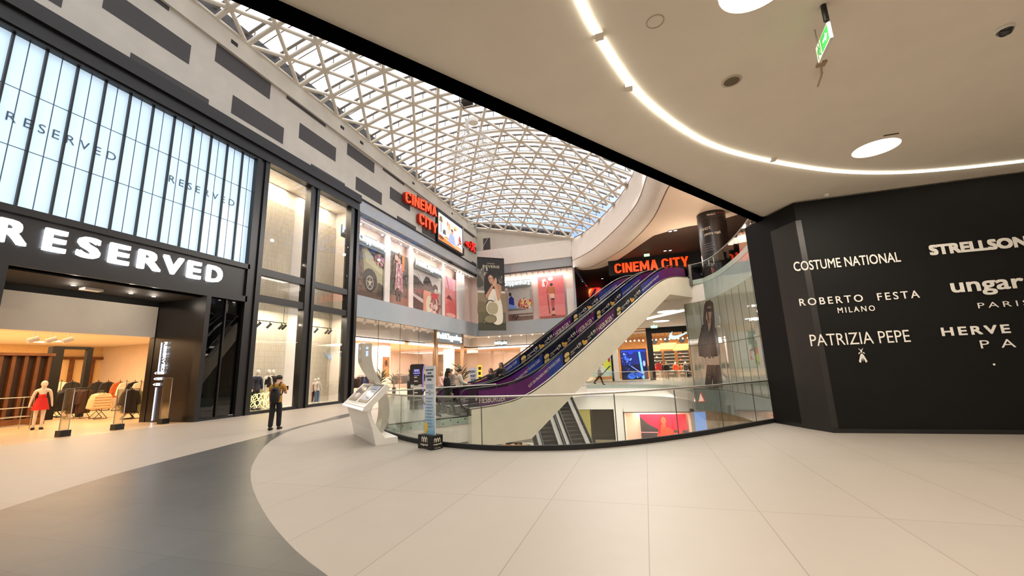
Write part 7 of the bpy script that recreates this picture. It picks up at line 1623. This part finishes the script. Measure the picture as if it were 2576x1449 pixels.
for x, y, cols, w_ in ((2.2, 52.5, cl(DKC, DKC, STR, DKC, DKC), 'in the middle of the sports shop'), (4.0, 51.0, cl(ORG, ORG, DKC, STR), 'right in the sports shop with rust jackets'), (4.7, 49.2, cl(DKC, DKC, DKC, STR), 'at the right edge of the sports shop'), (.0, 52.5, cl(DKC, ORG, DKC), 'behind the blue screen')):
    xrail(x-.6, y, x+.6, y, 1.55, cols, w_, 'clothes in the sports shop')
o = root('sign_stand', (1.35, YN-.9, 0), 'small red sign board on a post in front of the sports shop', 'sign'); part(MB().cyl((1.35, YN-.9, 0), (1.35, YN-.9, 1.0), .03, n=8).lathe([(.2, 0), (.2, .02), (0, .03)], (1.35, YN-.9, 0), 12), 'post', M_STEEL, o); part(MB().box((1.1, YN-.95, 1.0), (1.65, YN-.88, 1.75)), 'board', mt('red_board', (190, 50, 44), .5), o)
q = pz(1645, 819, 5.3); o = root('exit_sign', (q.x, q.y, 5.2), 'small green exit sign above the sports shop portal', 'exit sign'); part(MB().box((q.x-.3, q.y, 5.05), (q.x+.3, q.y+.05, 5.3)), 'panel', mt('exit_dim', (120, 190, 150), .4, emit=.5, var=0), o); part(MB().cyl((q.x, q.y+.02, 5.3), (q.x, q.y+.02, 5.5), .015, n=5), 'hanger', M_STEEL, o)
for k, (xp, yp, r_) in enumerate(((1680, 784, .75), (1663, 808, .7))):
    q = pz(xp, yp, 5.49); MB().lathe([(r_, 0), (r_*.98, -.02), (0, -.02)], q, 28).build('ceiling_light', mt('walkway_lamp', (255, 250, 244), .5, emit=2.5, var=0), label='round ceiling light over the far walkway, %s one' % ('nearer' if k == 0 else 'farther'), cat='ceiling light', group='walkway ceiling lights')
A, B = pz(1628, 803, 5.42), pz(1724, 781, 5.42); MB().tube([A, A.lerp(B, .5), B], .05, 5).build('light_line', M_LED, label='straight white light line in the ceiling over the far walkway', cat='light line')

for xp, yp, Y, wear, lab in ((1702, 950, 49.6, [('jacket', fab('coral', (226, 86, 46))), ('trousers', BLK)], 'mannequin in a coral top inside the sports shop'), (1665, 950, 50.5, [('jacket', BLK), ('trousers', GREY)], 'mannequin in a black top beside the portal post of the sports shop'), (1728, 950, 49.4, [('jacket', GREY), ('trousers', BLK)], 'mannequin in a grey top at the right edge of the sports shop'), (1648, 950, 51.5, [('top', RED), ('trousers', BLK)], 'mannequin in a red top behind the blue screen')):
    q = py(xp, yp, Y); mann((q.x, q.y, 0), 170, 1.8, wear, lab, 'sports shop mannequins', base=.12 if False else 0)
for k, (x, y, z, w_) in enumerate(((1.2, 51.6, 3.1, .9), (2.6, 52.4, 3.3, 1.2), (4.2, 51.8, 3.1, 1.0))):
    o = root('hanging_awning', (x, y, z), 'tan slanted awning board hanging in the sports shop, %s from the portal post' % ['first', 'second', 'third'][k], 'awning', 'awning boards of the sports shop')
    part(MB().ext([(x-w_, y, z), (x+w_*.6, y, z), (x+w_, y, z+.75), (x-w_*.5, y, z+.75)], (0, .08, 0)), 'board', M_WOODL, o)
    part(MB().ext([(x+.1+.35*cos(a), y-.03, z+1.15+.32*sin(a)) for a in [2*pi*j/18 for j in range(18)]], (0, .03, 0)), 'disc', M_BLACKM, o)
    part(MB().cyl((x, y+.04, z+.75), (x, y+.04, 5.2), .012, n=5), 'cord', M_BLACK, o)
